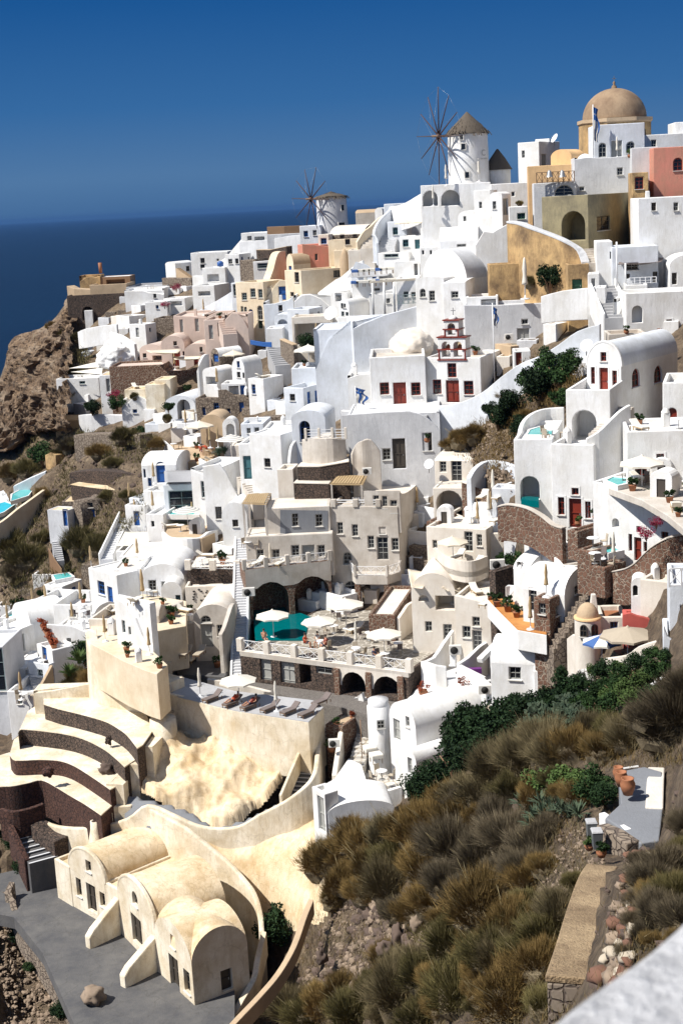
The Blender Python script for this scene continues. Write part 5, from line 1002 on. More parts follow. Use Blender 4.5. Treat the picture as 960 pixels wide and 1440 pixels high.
# lower left big wall and house group
wallpath('very tall curved cream retaining wall left of the steps',[(126,885,948,122.5),(129,905,960,121),(145,915,972,119.5),(175,932,995,118),(205,944,1020,117),(220,948,1024,117.5),(233,940,1015,119.5)],k=3,mat='sandw',th=1,batter=.3,down=4)
terrace('cream terrace floor behind the tall curved wall',[(127,905),(145,914),(175,930),(205,943),(221,948),(236,935),(200,900),(150,868),(128,880)],Y=120.5,down=4,mat='cream')
zc=S(127,905,120.5).z
H('white_house','tall white slanting house wall with stairs on its right flank',(166,905),216,838,d=.7,yaw=-42,z=zc,profile=[(216,928),(200,895),(190,870),(176,850),(166,838)],op=[('f','wx',172,873,176,890),('f','wx',181,882,184,893)])
stairs('pale yellow steps beside the slanting white house',(228,936),(206,886),1.8,11,Ya=121.3,Yb=127,mat='cream',wall=None)
terrace('pale courtyard with a brown parasol behind the steps',[(176,850),(206,890),(262,880),(262,845),(200,835)],Y=131,down=4,mat='cream')
H('white_house','bright white house with blue window and blue door facing the sea',(128,842),168,798,d=9,yaw=-48,Y=143,ph=.15,op=[('f','wb',138,818,147,836),('f','db',152,826,158.5,851)])
H('white_house','plain white flat house in the left centre with blank shaded wall',(163,842),202,800,d=8,yaw=-4,Y=141,ph=.15,rmat='warm')
H('white_house','wide vaulted white house with grey window and open door',(200,852),262,815,d=8,yaw=-4,Y=137,roof='vault',apex=793,rise=1.6,mat='white',op=[('f','wg',209,816,220,831),('f','dg',228,818,238,850)])
H('white_house','small vaulted white annex with teal window',(229,862),258,832,d=4,yaw=-4,Y=134.5,roof='vault',apex=818,op=[('f','wt',247,837,254,846),('f','wn',232,852,250,862)])
# terraces of dark stone, lower left
def steppedterrace(label,edge,back,z=None,Y=None,h=1.3,face='lava'):
    A=S(edge[0][0],edge[0][1],Y,z); E=crom([tuple(atz(x,y,A.z)) for x,y in edge],4); B=[tuple(atz(x,y,A.z)) for x,y in back]
    P=[V(p) for p in E+B]; c=sum(P,V())/len(P); T=thing('stone_terrace',label,'terrace',c); MB().poly([p-Z1*.06 for p in P],h+2).build('stone_face',face,T)
    q=[c+(p-c)*1.004 for p in P]; MB().poly(q,.1).build('plaster_top','sandw',T,bev=.03); return A.z
z1=steppedterrace('top curved lava stone terrace with cream plaster top',[(62,990),(84,997),(105,1002),(128,1008),(150,1015),(166,1024),(179,1034),(193,1052)],[(201,1047),(214,1028),(200,985),(146,960),(62,965)],Y=120.5)
z1_=z1
z2=steppedterrace('second curved lava stone terrace below the top one',[(26,1031),(30,1026),(42,1026),(70,1029),(96,1033),(120,1040),(144,1052),(160,1064),(175,1078)],[(200,1062),(190,1030),(105,1000),(62,985),(40,1000)],z=z1-1.45)
z3=steppedterrace('third curved reddish lava terrace below the second one',[(14,1061),(20,1068),(32,1069),(55,1068),(80,1069),(96,1073),(112,1081),(135,1096),(155,1110)],[(182,1095),(172,1070),(96,1030),(42,1024),(20,1040)],z=z2-1.5,face='lavared')
z4=steppedterrace('lowest curved lava terrace with the tall dark red wall',[(-60,1110),(0,1106),(19,1105),(40,1101),(59,1097),(78,1106),(96,1117),(120,1131),(142,1146)],[(160,1130),(150,1105),(80,1066),(14,1058),(-60,1080)],z=z3-1.4,face='lavared')
for i,(px,y0,y1,zz,l) in enumerate([((191,216),1049,1066,z2,'upper'),((173,196),1074,1097,z3,'middle'),((152,176),1102,1128,z4,'lower'),((140,160),1142,1164,z4-2,'lowest')]):
    H('cream_wall_block',l+' cream plaster pier closing the lava terraces',(px[0],y1),px[1],y0,d=2.5,yaw=-15,z=zz,mat='sandw',ph=.02,cat='wall')
q=S(232,1047,113); T=thing('round_pillar','fat round cream plaster pillar below the yellow steps','pillar',q); MB().lathe(q,[(1.25,-3),(1.2,0),(1.1,solvey(q,Z1,1010)),(.0,solvey(q,Z1,1009))],28).build('pillar_body','sandw',T)
stairs('curved yellow ochre steps above the round pillar',(232,1008),(222,975),1.8,8,Ya=114,Yb=118.5,mat='sand')
H('cream_wall_block','cream shaded wall corner behind the yellow steps',(213,1010),240,955,d=2,yaw=-40,Y=117.5,mat='sandw',ph=.02,cat='wall')
# cream rock face and ramps: shaped patches
def patch(label,outline,mat,name='plastered_rock',cat='rock',lift=.5,amp=.6,fr=.5,step=5,struct_=False,yoff=0,seed=0):
    xs=[p[0] for p in outline]; ys=[p[1] for p in outline]; x0,x1,y0,y1=min(xs),max(xs),min(ys),max(ys); nx=int((x1-x0)/step)+1; ny=int((y1-y0)/step)+1; id={}; vs=[]; fs=[]
    c=S((x0+x1)/2,(y0+y1)/2)
    for i in range(nx+1):
        for j in range(ny+1):
            x=x0+i*step;y=y0+j*step; p=S(x,y,Yd(x,y)+yoff); k=1 if _in(x,y,outline) else 0
            nz=noise.fractal(p*fr+V((seed,0,0)),1,2,5)*amp; p=p+Z1*(lift+nz)+V((0,-nz*.7,0))
            if not k: p-=Z1*(.7)
            id[i,j]=len(vs); vs.append(p)
    keep=lambda i,j:_in(x0+i*step,y0+j*step,outline)
    for i in range(nx):
        for j in range(ny):
            if keep(i,j) or keep(i+1,j) or keep(i,j+1) or keep(i+1,j+1): fs.append((id[i,j],id[i,j+1],id[i+1,j+1],id[i+1,j]))
    m=MB(); m.add(vs,fs,True); o=m.build(name,mat,loc=c)
    if struct_: struct(o); return o
    return tag(o,label,cat)
patch('bulging cream plastered rock face under the sunbed terrace',[(196,1050),(215,1030),(250,1034),(300,1044),(370,1054),(410,1058),(398,1088),(384,1112),(360,1130),(330,1160),(305,1162),(262,1135),(225,1128),(198,1105)],'sand',amp=.75,fr=.45,lift=.45,yoff=0,step=3)
q=S(205,1120,110); lumpy('cream plastered rock hump beside the water cistern',206,1110,36,26,110.5,'sandw','rock_hump',d=1.2,seed=3,amp=.25,cat='rock')
q=S(177,1152,109); T=thing('cistern','cream plaster cistern block with a small round hole','cistern',q); h=solvey(q,Z1,1124); MB().lathe(q,[(1.6,-2),(1.55,h),(0,h+.02)],6,False).build('cistern_body','sandw',T,bev=.1); MB().lathe(q+Z1*(h+.03),[(.3,0),(.3,.03),(0,.03)],14).build('hole','dark',T)
# ramps between the big curved walls
patch('smooth sandy plaster ramp behind the three vaults',[(225,1140),(300,1170),(360,1160),(410,1150),(445,1150),(458,1220),(460,1280),(430,1300),(370,1290),(352,1255),(330,1225),(290,1190),(210,1140)],'sand','ramp','ramp',lift=.1,amp=.1,step=6)
patch('',[(176,1118),(215,1128),(262,1140),(305,1168),(345,1155),(392,1130),(420,1140),(380,1180),(300,1190),(230,1165),(176,1160)],'slate','paved_path',lift=.25,amp=.02,struct_=True,step=6)
PARA=[(a,b,c) for a,b,c,_ in [(48,1149,1158,110.5),(80,1162,1180,109.5),(128,1164,1184,108.5),(179,1152,1175,108),(208,1133,1160,108),(240,1144,1168,107.5),(272,1159,1178,107),(300,1165,1188,106.5),(335,1163,1190,106),(365,1147,1185,105.5),(402,1128,1172,104.5),(433,1106,1158,104),(449,1086,1140,104),(452,1055,1090,106),(454,1031,1060,109.5)]]
wallpath('long winding cream parapet wall above the three vaults',PARA,k=4,mat='sandw',th=.4,batter=.15,bev=.12)
wallpath('inner cream curved wall wrapping the three vaults',[(208,1133,1170,106.5),(232,1148,1195,105.2),(265,1165,1222,104),(299,1193,1245,102.7),(325,1215,1268,101.5),(345,1238,1290,100.4),(358,1257,1310,99.3),(366,1285,1340,98),(368,1310,1360,97)],k=4,mat='sandw',th=.4,batter=.25,bev=.12,down=4)
wallpath('low cream kerb wall dividing the sandy ramp',[(364,1182,1195,103.5),(385,1196,1212,102.5),(405,1225,1240,101),(420,1262,1275,99),(428,1285,1295,98)],k=4,mat='sandw',th=.3)
# vault houses
q=S(82,1262,106); ZP=q.z
T,_=terrace('dark grey paved forecourt of the three vaults',[(-30,1235),(60,1215),(110,1200),(200,1230),(330,1330),(330,1470),(120,1475),(60,1340),(20,1290),(-30,1280)],z=ZP,down=1.0,mat='paving',name='paved_forecourt',bev=0)
kw=dict(z=ZP,mat='sandw',rmat='sand',dp=.3)
H('cream_house','flat roofed left end of the three cream vaults',(82,1262),(103,1275),1207,d=6,**kw,ph=.3)
H('cream_vault_house','left cream vaulted house with tiny square gable window',(103,1274),(153,1303),1216,d=6.8,roof='vault',apex=1196,rim=.16,seg=20,**kw,op=[('f','wk',121,1211,128,1226),('f','wk',108,1236,114.5,1260),('f','dk',123,1245,135,1281),('f','wk',141,1256,148,1275)])
H('cream_house','sandy flat roofed link between left and middle vault',(152,1302),(174,1315),1240,d=9,**kw,ph=.2)
H('cream_vault_house','middle cream vaulted house with small arched gable window',(172,1314),(222,1366),1252,d=5.8,roof='vault',apex=1239,rim=.18,seg=20,**kw,op=[('f','ak',186,1255,193,1273),('f','dk',186,1291,199,1327)])
H('cream_vault_house','right cream cross vaulted house nearest the shrubs',(222,1366),(274,1414),1312,sx=352,roof='cross',apex=1296,seg=20,**kw,op=[('f','wk',240,1316,246,1332),('f','dk',239,1347,251,1388),('f','wk',259,1366,267,1395),('s','dk',311,1363,327,1393)])
def buttress(label,a,b,c,d_):
    # a inner top, b outer top, c outer foot, d inner foot  (photo points; feet on the forecourt)
    c=atz(*c,ZP); d_=atz(*d_,ZP); dr=(c-d_).normalized(); s=V((-dr.y,dr.x,0))*.32; h=solvey(d_,Z1,a[1]); T=thing('buttress',label,'buttress',d_); m=MB(); f=c; 
    pts=[d_-Z1,c-Z1,c+Z1*.9,c-dr*.5+Z1*1.4,d_+Z1*h]; L=len(pts); m.add([p-s for p in pts]+[p+s for p in pts],[tuple(range(L)),tuple(range(2*L-1,L-1,-1))]+[(i,i+L,(i+1)%L+L,(i+1)%L) for i in range(L)]); m.build('buttress_body','sandw',T,bev=.1)
buttress('sloping cream buttress between the left and middle vault',(167,1260),(119,1322),(124,1333),(170,1311)); buttress('sloping cream buttress between the middle and right vault',(219,1314),(167,1374),(173,1388),(221,1363))
q=atz(137,1190,ZP+3.9); T=thing('chimney_cone','conical cream chimney leaning beside the left vault','chimney',q); MB().lathe(q,[(1.0,-1.5),(.75,0),(.42,1.5),(.38,2.2),(.25,2.2),(.22,1.9)],20).build('chimney_body','sandw',T)
wallpath('lava stone wall under the left end of the winding parapet',[(48,1160,1205,110),(66,1176,1222,109),(82,1184,1240,108)],k=2,mat='lava',th=1.5)
stairs('dark steps edged with grey below the lowest lava terrace',(62,1212),(36,1166),2.4,7,Ya=107.5,Yb=111.5,mat='paving',lip='greyw')
wallpath('thin dark red curved kerb wall around the lower steps',[(0,1138,1150,110.5),(20,1142,1155,110),(45,1137,1150,110.5),(64,1130,1145,111.2)],k=3,mat='lavared',th=.4)
wallpath('dark red sloping kerb left of the lower steps',[(12,1160,1172,109.8),(24,1185,1198,108.5),(36,1210,1224,107.3)],k=2,mat='lavared',th=.5)
wallpath('reddish stone kerb along the paved forecourt',[(22,1240,1246,106.5),(14,1265,1272,105),(26,1300,1307,103),(48,1330,1338,101),(70,1365,1374,99),(90,1395,1405,97.5),(104,1440,1450,95)],k=3,mat='rubble',th=.5,capm='terra')
# white houses below hotel
q=S(534,1040,108.5); T=thing('round_house','round white house with grey flat roof and one small window','house',q); h=solvey(q,Z1,992); r0=17/FPX*108.5; MB().lathe(q,[(r0*1.1,-3),(r0,0),(r0,h),(r0*.85,h+.1)],30).build('walls','white',T); MB().lathe(q,[(r0*.9,h+.05),(r0*.9,h+.55),(0,h+.57)],30).build('roof','greyw',T)
nn_=V((.1,-1,0)).normalized(); opening(T,q+nn_*(r0+.02)+Z1*1.3-V((.3,0,0)),V((1,.1,0)).normalized(),nn_,('wg',0,0,.6,.7,-.03))
H('barrel_vault_house','large white barrel vault with narrow arched gable facing left below the hotel',(549,1052),586,1008,sx=700,yaw=-58,Y=107,roof='vault',apex=988,rmat='white',seg=20,op=[('f','dg',553,1012,562,1040),('f','wg',570,1008,575,1022)])
H('barrel_vault_house','smaller low white vault half hidden by the dark green trees',(567,1092),586,1066,sx=680,yaw=-55,Y=103,roof='vault',apex=1054,op=[('f','dg',573,1066,579,1088)])
lumpy('smooth lumpy white roof mound with terracotta pots',610,990,80,24,112,'white','white_roof_mound',d=3.5,seed=8,amp=.08,cat='roof')
lumpy('second flat white roof mound toward the potted geraniums',655,982,70,22,110,'white','white_roof_mound',d=3,seed=12,amp=.08,cat='roof')
terrace('crazy paved white stone terrace with the cloth covered table',[(508,1102),(560,1106),(566,1080),(550,1050),(535,1035),(517,1035),(505,1060)],Y=106,down=4,mat='flag')
T,_q=wallpath('curved white bench wall at the corner of the crazy paved terrace',[(505,1092,1106,104.5),(508,1100,1118,103.8),(520,1110,1124,103.5),(540,1113,1126,103.3),(566,1106,1120,103.5)],k=3,th=.35,mat='white')
H('barrel_vault_house','wide white roof vault with dark pitted end wall above the dry shrubs',(462,1176),556,1146,yaw=6,Y=98,d=4,roof='vault',apex=1126,mat='greyw',rmat='white',rise=1.5)
H('white_house','narrow white doorway wall left of the pitted vault',(442,1172),460,1106,d=1.2,yaw=-58,Y=99.5,op=[('f','dg',447,1122,456,1168)])
terrace('smooth white roof terrace with a lone rusty pole',[(440,1112),(500,1122),(520,1112),(508,1075),(490,1066),(470,1095)],Y=101.5,down=3,mat='white')
wallpath('white stair wall beside the planter steps',[(474,1090,1100,105),(480,1050,1065,108),(484,1020,1032,110.5)],k=2,mat='warm',th=.4)
H('stone_terrace','stone planter box with small shrubs below the sunbed terrace',(458,1030),482,1018,d=3,yaw=-30,Y=110.5,mat='brownstone',rmat='tan',ph=.1)
wallpath('lower winding tan kerb wall beside the rubble path',[(442,1265,1275,91),(432,1290,1300,90),(418,1330,1340,88),(395,1370,1380,86.5),(370,1400,1412,85),(340,1432,1445,83.5),(320,1455,1468,82)],k=4,mat='tan',th=.45,down=.6)
wallpath('upper winding cream kerb wall beside the round bush',[(376,1310,1325,94),(368,1345,1360,93),(362,1375,1388,91.5),(345,1405,1418,90),(325,1440,1450,88)],k=4,mat='sandw',th=.45,down=1)
# ---------------------------------------------------------------- left middle
H('white_house','white arched house with bright blue door overlooking the dry gully',(201,682),250,655,d=7,yaw=-8,Y=163,roof='vaultx',apex=636,op=[('f','eb',220,649,232.5,679),('f','wb',202,660,205,672)],mat='white')
H('white_house','low white stepped wing under the blue arched door',(205,735),234,690,sx=None,d=5,yaw=-20,Y=160,op=[('f','wb',208,672,213,684)])
H('white_house','white house with glassy grey pool wall and grey canopy',(233,730),278,682,d=6,yaw=-5,Y=157,mat='cool',op=[('f','wx',238,690,274,722,.15)])
sail('flat grey canopy roof over the glassy pool house',[(232,678,156),(276,677,156),(275,661,162),(231,662,162)],'stripeg')
H('white_house','tall white house with pale tall shutter on the left of the centre',(275,752),314,658,d=7,yaw=-22,Y=154,ph=.5,op=[('f','wx',283,677,295,700),('f','wk',303,713,312,730)],profile=[(314,654),(300,660),(288,668),(275,660)])
H('white_house','white house with swooping parapet and arched blind niche',(292,752),345,700,d=6,yaw=-10,Y=151,profile=[(345,712),(330,690),(318,665),(308,652),(292,656)],op=[('f','wk',303,713,312,730),('f','wk',327,731,334.6,740)])
H('white_house','small white vaulted house with a tiny window left of the pergola',(314,760),350,728,d=5,yaw=-12,Y=147,roof='vault',apex=706,op=[('f','wk',327,731,335,741)])
H('white_house','tall white house with dark green double door and stairs',(340,696),358,624,d=5,yaw=-10,Y=151,op=[('f','dt',342.5,641.5,353.5,674)])
H('white_house','tall white block with one dark window in front of the arched blue opening',(356,700),400,610,sx=424,yaw=-28,Y=149,mat='white',ph=.15,op=[('f','wk',371.6,645,380,657)])
H('white_house','white arched house with deep blue arch under the pale terrace',(412,640),460,590,d=6,yaw=-10,Y=147,roof='vault',apex=577,mat='cool',op=[('f','ab',421,592,436,622,.5)])
H('white_house','bluish white low box house beside the striped parasol',(340,622),372,596,d=5,yaw=-8,Y=163,mat='cool')
H('white_house','white terrace with small pool and beige cushions',(370,625),420,604,d=6,yaw=-6,Y=152,mat='white',ph=.3)
pool('small green plunge pool with beige cushions beside it',[(391,608),(412,608),(412,601),(396,601)],Y=154)
stairs('stone steps down the flank of the tall white block',(362,698),(340,670),1.2,10,Ya=148,Yb=153,mat='hotel')
wallpath('white curved crescent wall beside the stone steps',[(409,650,662,146),(412,628,650,146.5),(420,618,650,147),(425,622,655,147)],k=3)
H('white_house','long white vaulted roofs row in the lower left centre',(170,800),262,782,d=6,yaw=-4,Y=146,roof='flat',rmat='warm',ph=.1)
H('white_house','white house with tiny window left of the round planted terrace',(209,775),234,723,sx=None,d=6,yaw=-15,Y=154,op=[('f','wk',213,733,217,741)])
wallpath('curved white wall of the round planted terrace',[(229,748,772,149),(240,756,778,148),(265,757,780,147),(285,756,778,147.5),(296,748,770,149),(308,745,768,150)],k=3,th=.4)
terrace('round terrace floor with striped parasol and cacti',[(231,752),(245,758),(285,757),(305,748),(300,735),(262,727),(240,735)],Y=150,down=3,mat='tan')
pool('pale green pool behind the round terrace',[(238,724),(278,724),(278,719),(242,719)],Y=154.5)
sail('large grey white sunshade roof on the left slope',[(165,768,152),(210,767,152),(212,748,158),(176,748,158)],'canvasw')
H('white_house','white terrace under the large grey white sunshade',(165,795),212,775,d=6,yaw=-6,Y=152,ph=.8)
stairs('white walled staircase descending the gully edge',(150,788),(178,728),1.3,18,Ya=153,Yb=164,mat='greyw',wall=1,wh=.8)
H('white_house','pale blue white terrace box at the top of the gully stairs',(178,740),206,710,d=6,yaw=-22,Y=160,ph=.9)
H('white_house','white stepped box with glass front under the blue arched door',(183,720),208,700,d=4,yaw=-30,Y=163,mat='cool')
terrace('tan brick sun terrace with loungers below the straw parasol',[(228,648),(300,652),(330,640),(318,600),(262,600),(240,620)],Y=170,down=4,mat='tan')
wallpath('white triangular wall left of the tan brick terrace',[(228,618,640,176),(240,628,655,172),(252,645,668,168)],k=2)
wallpath('white low wall stepping below the loungers',[(280,645,660,165),(296,655,668,162),(312,668,678,158)],k=2)
H('stone_house','small brown barrel roof between two white arches',(283,618),315,596,d=5,yaw=-8,Y=172,roof='vault',apex=583,mat='tan')
H('white_house','tiny white arch ring beside the brown barrel roof',(314,620),333,600,d=2,yaw=-8,Y=171,roof='vault',apex=588,op=[('f','va',318,596,330,617,1)])
# left coast
H('white_house','white pool house with turquoise rooftop pool at the gully foot',(64,845),90,822,sx=118,yaw=-30,Y=160,ph=.2)
pool('turquoise rooftop pool of the gully pool house',[(79,816),(103,811),(96,806),(75,809)],Y=161)
H('white_house','white terrace wall with brown closed parasols on the lower left',(42,880),78,847,sx=120,yaw=-24,Y=153,ph=.9)
H('white_house','large white barrel roofed house with one blue window on the lower left',(21,900),47,866,yaw=-55,d=8,Y=151,roof='vault',apex=848,op=[('f','wb',32,880,38,898)],sx=98)
H('white_house','white terrace house with wicker table and potted shrub',(78,890),132,850,d=6,yaw=-14,Y=147,ph=1.0)
H('white_house','bright white sloping roof with red flower box along its edge',(72,940),128,890,d=8,yaw=-12,Y=142,ph=.2,profile=[(128,890),(100,880),(72,878)])
H('white_house','white house with blue door and blue balcony rail on the lower left',(54,930),76,905,sx=110,yaw=-52,Y=141,op=[('f','db',60,910,66,928)])
H('white_house','white terrace balcony with blue painted panels',(42,960),72,930,d=4,yaw=-30,Y=139,ph=.9,mat='cool')
stairs('small dark stairs beside the blue balcony',(56,965),(46,940),1.3,7,Ya=137,Yb=140,mat='grey')
H('white_house','plain white flat roof above the blue banded terrace',(15,960),38,940,d=6,yaw=-10,Y=140,rmat='white',ph=.1)
H('white_house','blue banded white terrace with closed parasol at the left edge',(14,1010),52,972,d=5,yaw=-12,Y=134,ph=.9)
H('white_house','white stepped roof at the left edge above the glass canopy',(-20,930),20,885,d=9,yaw=-30,Y=146,rmat='white')
H('white_house','small turquoise pool house at the left edge',(2,888),22,868,d=5,yaw=-12,Y=156)
pool('tiny turquoise pool at the left edge',[(12,868),(21,866),(21,861),(14,862)],Y=157)
H('glass_house','greenish glass canopy house cut by the left edge',(-30,1010),15,910,d=6,yaw=-6,Y=136,mat='greyw',rmat='greyw',op=[('f','wx',-20,912,13,972,.1)])
H('white_house','cream low retaining wall under the agave bushes',(50,1000),128,972,d=2,yaw=-4,Y=122,mat='sandw',ph=.02,profile=[(128,962),(100,967),(72,972),(50,975)],cat='wall')
wallpath('tan sloping kerb wall left of the agave bushes',[(52,978,990,128),(64,958,972,131),(76,935,948,134)],k=2,mat='tan',th=.3)
H('white_house','white curved parapet court with wicker chairs above the tall cream wall',(128,905),166,870,d=5,yaw=-14,Y=126,ph=.8,mat='warm')
pool('small turquoise pool behind the wicker chairs',[(137,860),(150,857),(150,851),(141,853)],Y=134)
wallpath('curved white double wall beside the small turquoise pool',[(135,862,880,131),(142,852,872,133),(155,846,868,134),(166,848,866,135)],k=3)
# gully house and cliff terraces
H('stone_house','small whitewashed stone house with peeling front and blue door',(69,742),97,717,sx=112,yaw=-24,Y=171,mat='greyw',rmat='sand',down=2,ph=.05,op=[('f','db',89,716,100,740)])
H('stone_house','ruined barrel stone house with blue doors beside the peeling house',(104,742),118,722,sx=150,yaw=-50,Y=171.5,down=2,roof='vault',apex=703,mat='rubble',rmat='rubble')
H('stone_house','arched rubble front with three blue shuttered openings',(117,738),146,722,d=4,yaw=-3,Y=170.5,roof='vault',apex=702,down=1,mat='rubble',op=[('f','db',125,717,134,736),('f','wb',136,718,142,731),('f','wk',123,707,131,714)])
H('stone_house','flat sandy roof hut behind the peeling house',(88,716),118,706,d=4,yaw=-3,Y=175,mat='rubble',rmat='sand',ph=.05)
wallpath('upper rubble terrace wall in the dry gully',[(100,665,690,178),(130,662,688,176),(170,664,684,173),(196,668,684,171)],k=2,mat='lava',th=2)
wallpath('lower rubble terrace wall with sandy ledge in the dry gully',[(102,682,706,176),(130,686,708,174),(165,690,712,171)],k=2,mat='lava',th=2,cap=.12,capm='sand')
wallpath('rubble wall under the long grey wall',[(105,612,628,192),(150,610,640,188),(200,612,650,182)],k=2,mat='rubble',th=2)
stairs('steep iron grey ladder steps in the dry gully',(85,790),(78,755),1.0,12,Ya=166,Yb=172,mat='grey')
wallpath('rusty timber fence beside the ladder steps',[(70,770,792,168),(78,785,805,166),(88,800,815,164)],mat='wood',th=.1,name='timber_fence',cat='fence')
# pools far left
terrace('white pool terrace with two turquoise basins at the far left',[(-40,745),(8,728),(45,700),(64,676),(30,680),(-40,706)],Y=183,down=4,mat='cool')
pool('upper turquoise basin of the far left pool terrace',[(16,705),(40,697),(50,684),(36,685),(18,695)],Y=189.3,mat='pool')
pool('lower bright blue basin at the far left edge',[(-15,728),(6,720),(20,710),(8,706),(-15,712)],Y=186.3,mat='poolb')
wallpath('pale curved wall around the far left pools',[(-20,748,765,181),(8,732,752,183),(28,716,738,185),(46,703,722,187),(66,688,702,190)],k=3,mat='cream',th=.5)
wallpath('white terrace wall above the far left pools',[(20,684,692,197),(45,672,686,197),(66,663,678,197)],k=2,mat='cool',th=1)
# ---------------------------------------------------------------- infill blocks where bare soil would show between houses
def infill():
    sc=bpy.context.scene; dg=bpy.context.evaluated_depsgraph_get(); dg.update(); rr=random.Random(21); n=0
    spots=[]
    for py in range(290,960,15):
        for px in range(110 if py<600 else 10,955,17):
            if town(px,py)<.7 or py>840 and px>560: continue
            if 600<py<800 and px<190: continue
            x=px+rr.uniform(-5,5); y=py+rr.uniform(-4,4); d=ray(x,y).normalized(); hit=sc.ray_cast(dg,V((0,0,0)),d)
            if hit[0] and hit[4].name.startswith('hillside'): spots.append((x,y,hit[1]))
    print('infill spots',len(spots))
    if len(spots)>150: rr.shuffle(spots); spots=spots[:150]
    for x,y,p in spots:
        k=rr.random(); w=rr.uniform(1.3,2.6); h=rr.uniform(1.2,2.6); Y=p.y+rr.uniform(-1.0,.3); s=FPX/Y; yaw=rr.choice((-35,-20,-8,-50))
        if k<.72: H('white_house','small plain white block wedged between larger houses of the slope',(x-w*s*.5,y+h*s*.45),x+w*s*.4,h,d=rr.uniform(2,3.5),yaw=yaw,Y=Y,mat=rr.choice(('white','white','cool','warm','greyw')),ph=rr.choice((.1,.4,.7)),group='small white infill blocks')
        elif k<.86: H('stone_house','low rubble stone wall block between the houses of the slope',(x-w*s*.6,y+h*s*.4),x+w*s*.5,h*.6,d=1.5,yaw=yaw,Y=Y,mat='rubble',ph=.05,group='rubble infill blocks')
        else:
            q=atY(x,y+h*s*.3,Y); BUSH['green'][0].put(q,rr.random()*6,'small green garden shrub between white houses','garden shrubs in the town',rr.uniform(.7,1.2))
# ---------------------------------------------------------------- foliage
def foliage(key,c1,c2,rough=.8,sc=2.2,trans=.15):
    m,nt,b=_nt(key); n=tex(nt,'Noise',sc,Detail=3); n2=tex(nt,'Noise',30,Detail=1); c=mix(nt,ramp(nt,n.outputs['Fac'],[(.35,(0,0,0)),(.65,(1,1,1))]),c1,c2); c=mix(nt,n2.outputs['Fac'],sc3(c1,.55),c)
    g=nt.nodes.new('ShaderNodeObjectInfo'); r=nt.nodes.new('ShaderNodeHueSaturation'); mr=nt.nodes.new('ShaderNodeMapRange'); mr.inputs[3].default_value=.75; mr.inputs[4].default_value=1.3; lk(nt,g.outputs['Random'],mr.inputs[0]); lk(nt,mr.outputs[0],r.inputs['Value']); lk(nt,c,r.inputs['Color'])
    lk(nt,r.outputs[0],b.inputs['Base Color']); b.inputs['Roughness'].default_value=rough; b.inputs['Specular IOR Level'].default_value=.2; M[key]=m
foliage('gold',(.17,.112,.036),(.34,.225,.085)); foliage('straw',(.15,.12,.06),(.30,.24,.13)); foliage('greybr',(.11,.085,.052),(.22,.18,.115)); foliage('olivef',(.105,.09,.033),(.23,.19,.075)); foliage('leaf',(.018,.042,.012),(.05,.10,.025)); foliage('leafd',(.010,.026,.009),(.03,.062,.018)); foliage('leafl',(.05,.09,.02),(.11,.16,.05)); foliage('aloe',(.05,.08,.05),(.12,.15,.09)); foliage('magenta',(.25,.01,.05),(.45,.03,.10)); foliage('redleaf',(.25,.05,.02),(.38,.10,.04))
def blades(m,c,r,h,n,rng,w=.018,L=.42,up=.6):
    for i in range(n):
        a=rng.random()*2*pi; ph=math.acos(rng.random()**.8); q=rng.random()**.35; d=V((math.sin(ph)*math.cos(a),math.sin(ph)*math.sin(a),math.cos(ph)))
        lump=.74+.62*noise.noise(d*1.6+V((h*9+r*3+n*.001,7,1)))+.3*noise.noise(d*4.0+V((h*5,2,9)))
        p=c+V((d.x*r*q*lump*.8,d.y*r*q*lump*.8,d.z*h*q*lump*.8)); dd=(d+V((rng.gauss(0,.3),rng.gauss(0,.3),up+rng.gauss(0,.3)))).normalized(); l=L*rng.uniform(.5,1.2); s=dd.cross(V((rng.gauss(0,1),rng.gauss(0,1),rng.gauss(0,1)))).normalized()*w*rng.uniform(.6,1.4)
        e=p+dd*l; m.v+=[p-s,p+s,e]; o=len(m.v)-3; m.f.append((o,o+1,o+2)); m.sm.append(False)
def leaves(m,c,rx,ry,rz,n,rng,sz=.09,clumps=14,hollow=.5):
    cl=[]
    for i in range(clumps):
        d=V((rng.gauss(0,1),rng.gauss(0,1),rng.gauss(0,.8))).normalized(); q=rng.uniform(.35,.78); cl.append((V((d.x*rx*q,d.y*ry*q,d.z*rz*q)),rng.uniform(.28,.5)*min(rx,ry)))
    for i in range(n):
        o,cr=cl[rng.randrange(clumps)]; d=V((rng.gauss(0,1),rng.gauss(0,1),rng.gauss(0,1))).normalized()*cr*rng.random()**.3; p=c+o+V((d.x,d.y,d.z*.8)); a=V((rng.gauss(0,1),rng.gauss(0,1),rng.gauss(0,.6)+.4)).normalized(); b=a.cross(V((rng.gauss(0,1),rng.gauss(0,1),rng.gauss(0,1)))).normalized(); s=sz*rng.uniform(.6,1.4); a=a*s; b=b*s*.55
        m.v+=[p-a,p-b,p+a,p+b]; o2=len(m.v)-4; m.f.append((o2,o2+1,o2+2,o2+3)); m.sm.append(False)
def core(m,c,rx,ry,rz,seed,k=.62):
    bm=bmesh.new(); bmesh.ops.create_icosphere(bm,subdivisions=2,radius=1); vs=[c+V((v.co.x*rx,v.co.y*ry,v.co.z*rz))*k*(1+.3*noise.noise(v.co*2+V((seed,0,0)))) for v in bm.verts]; fs=[tuple(v.index for v in f.verts) for f in bm.faces]; bm.free(); m.add(vs,fs)
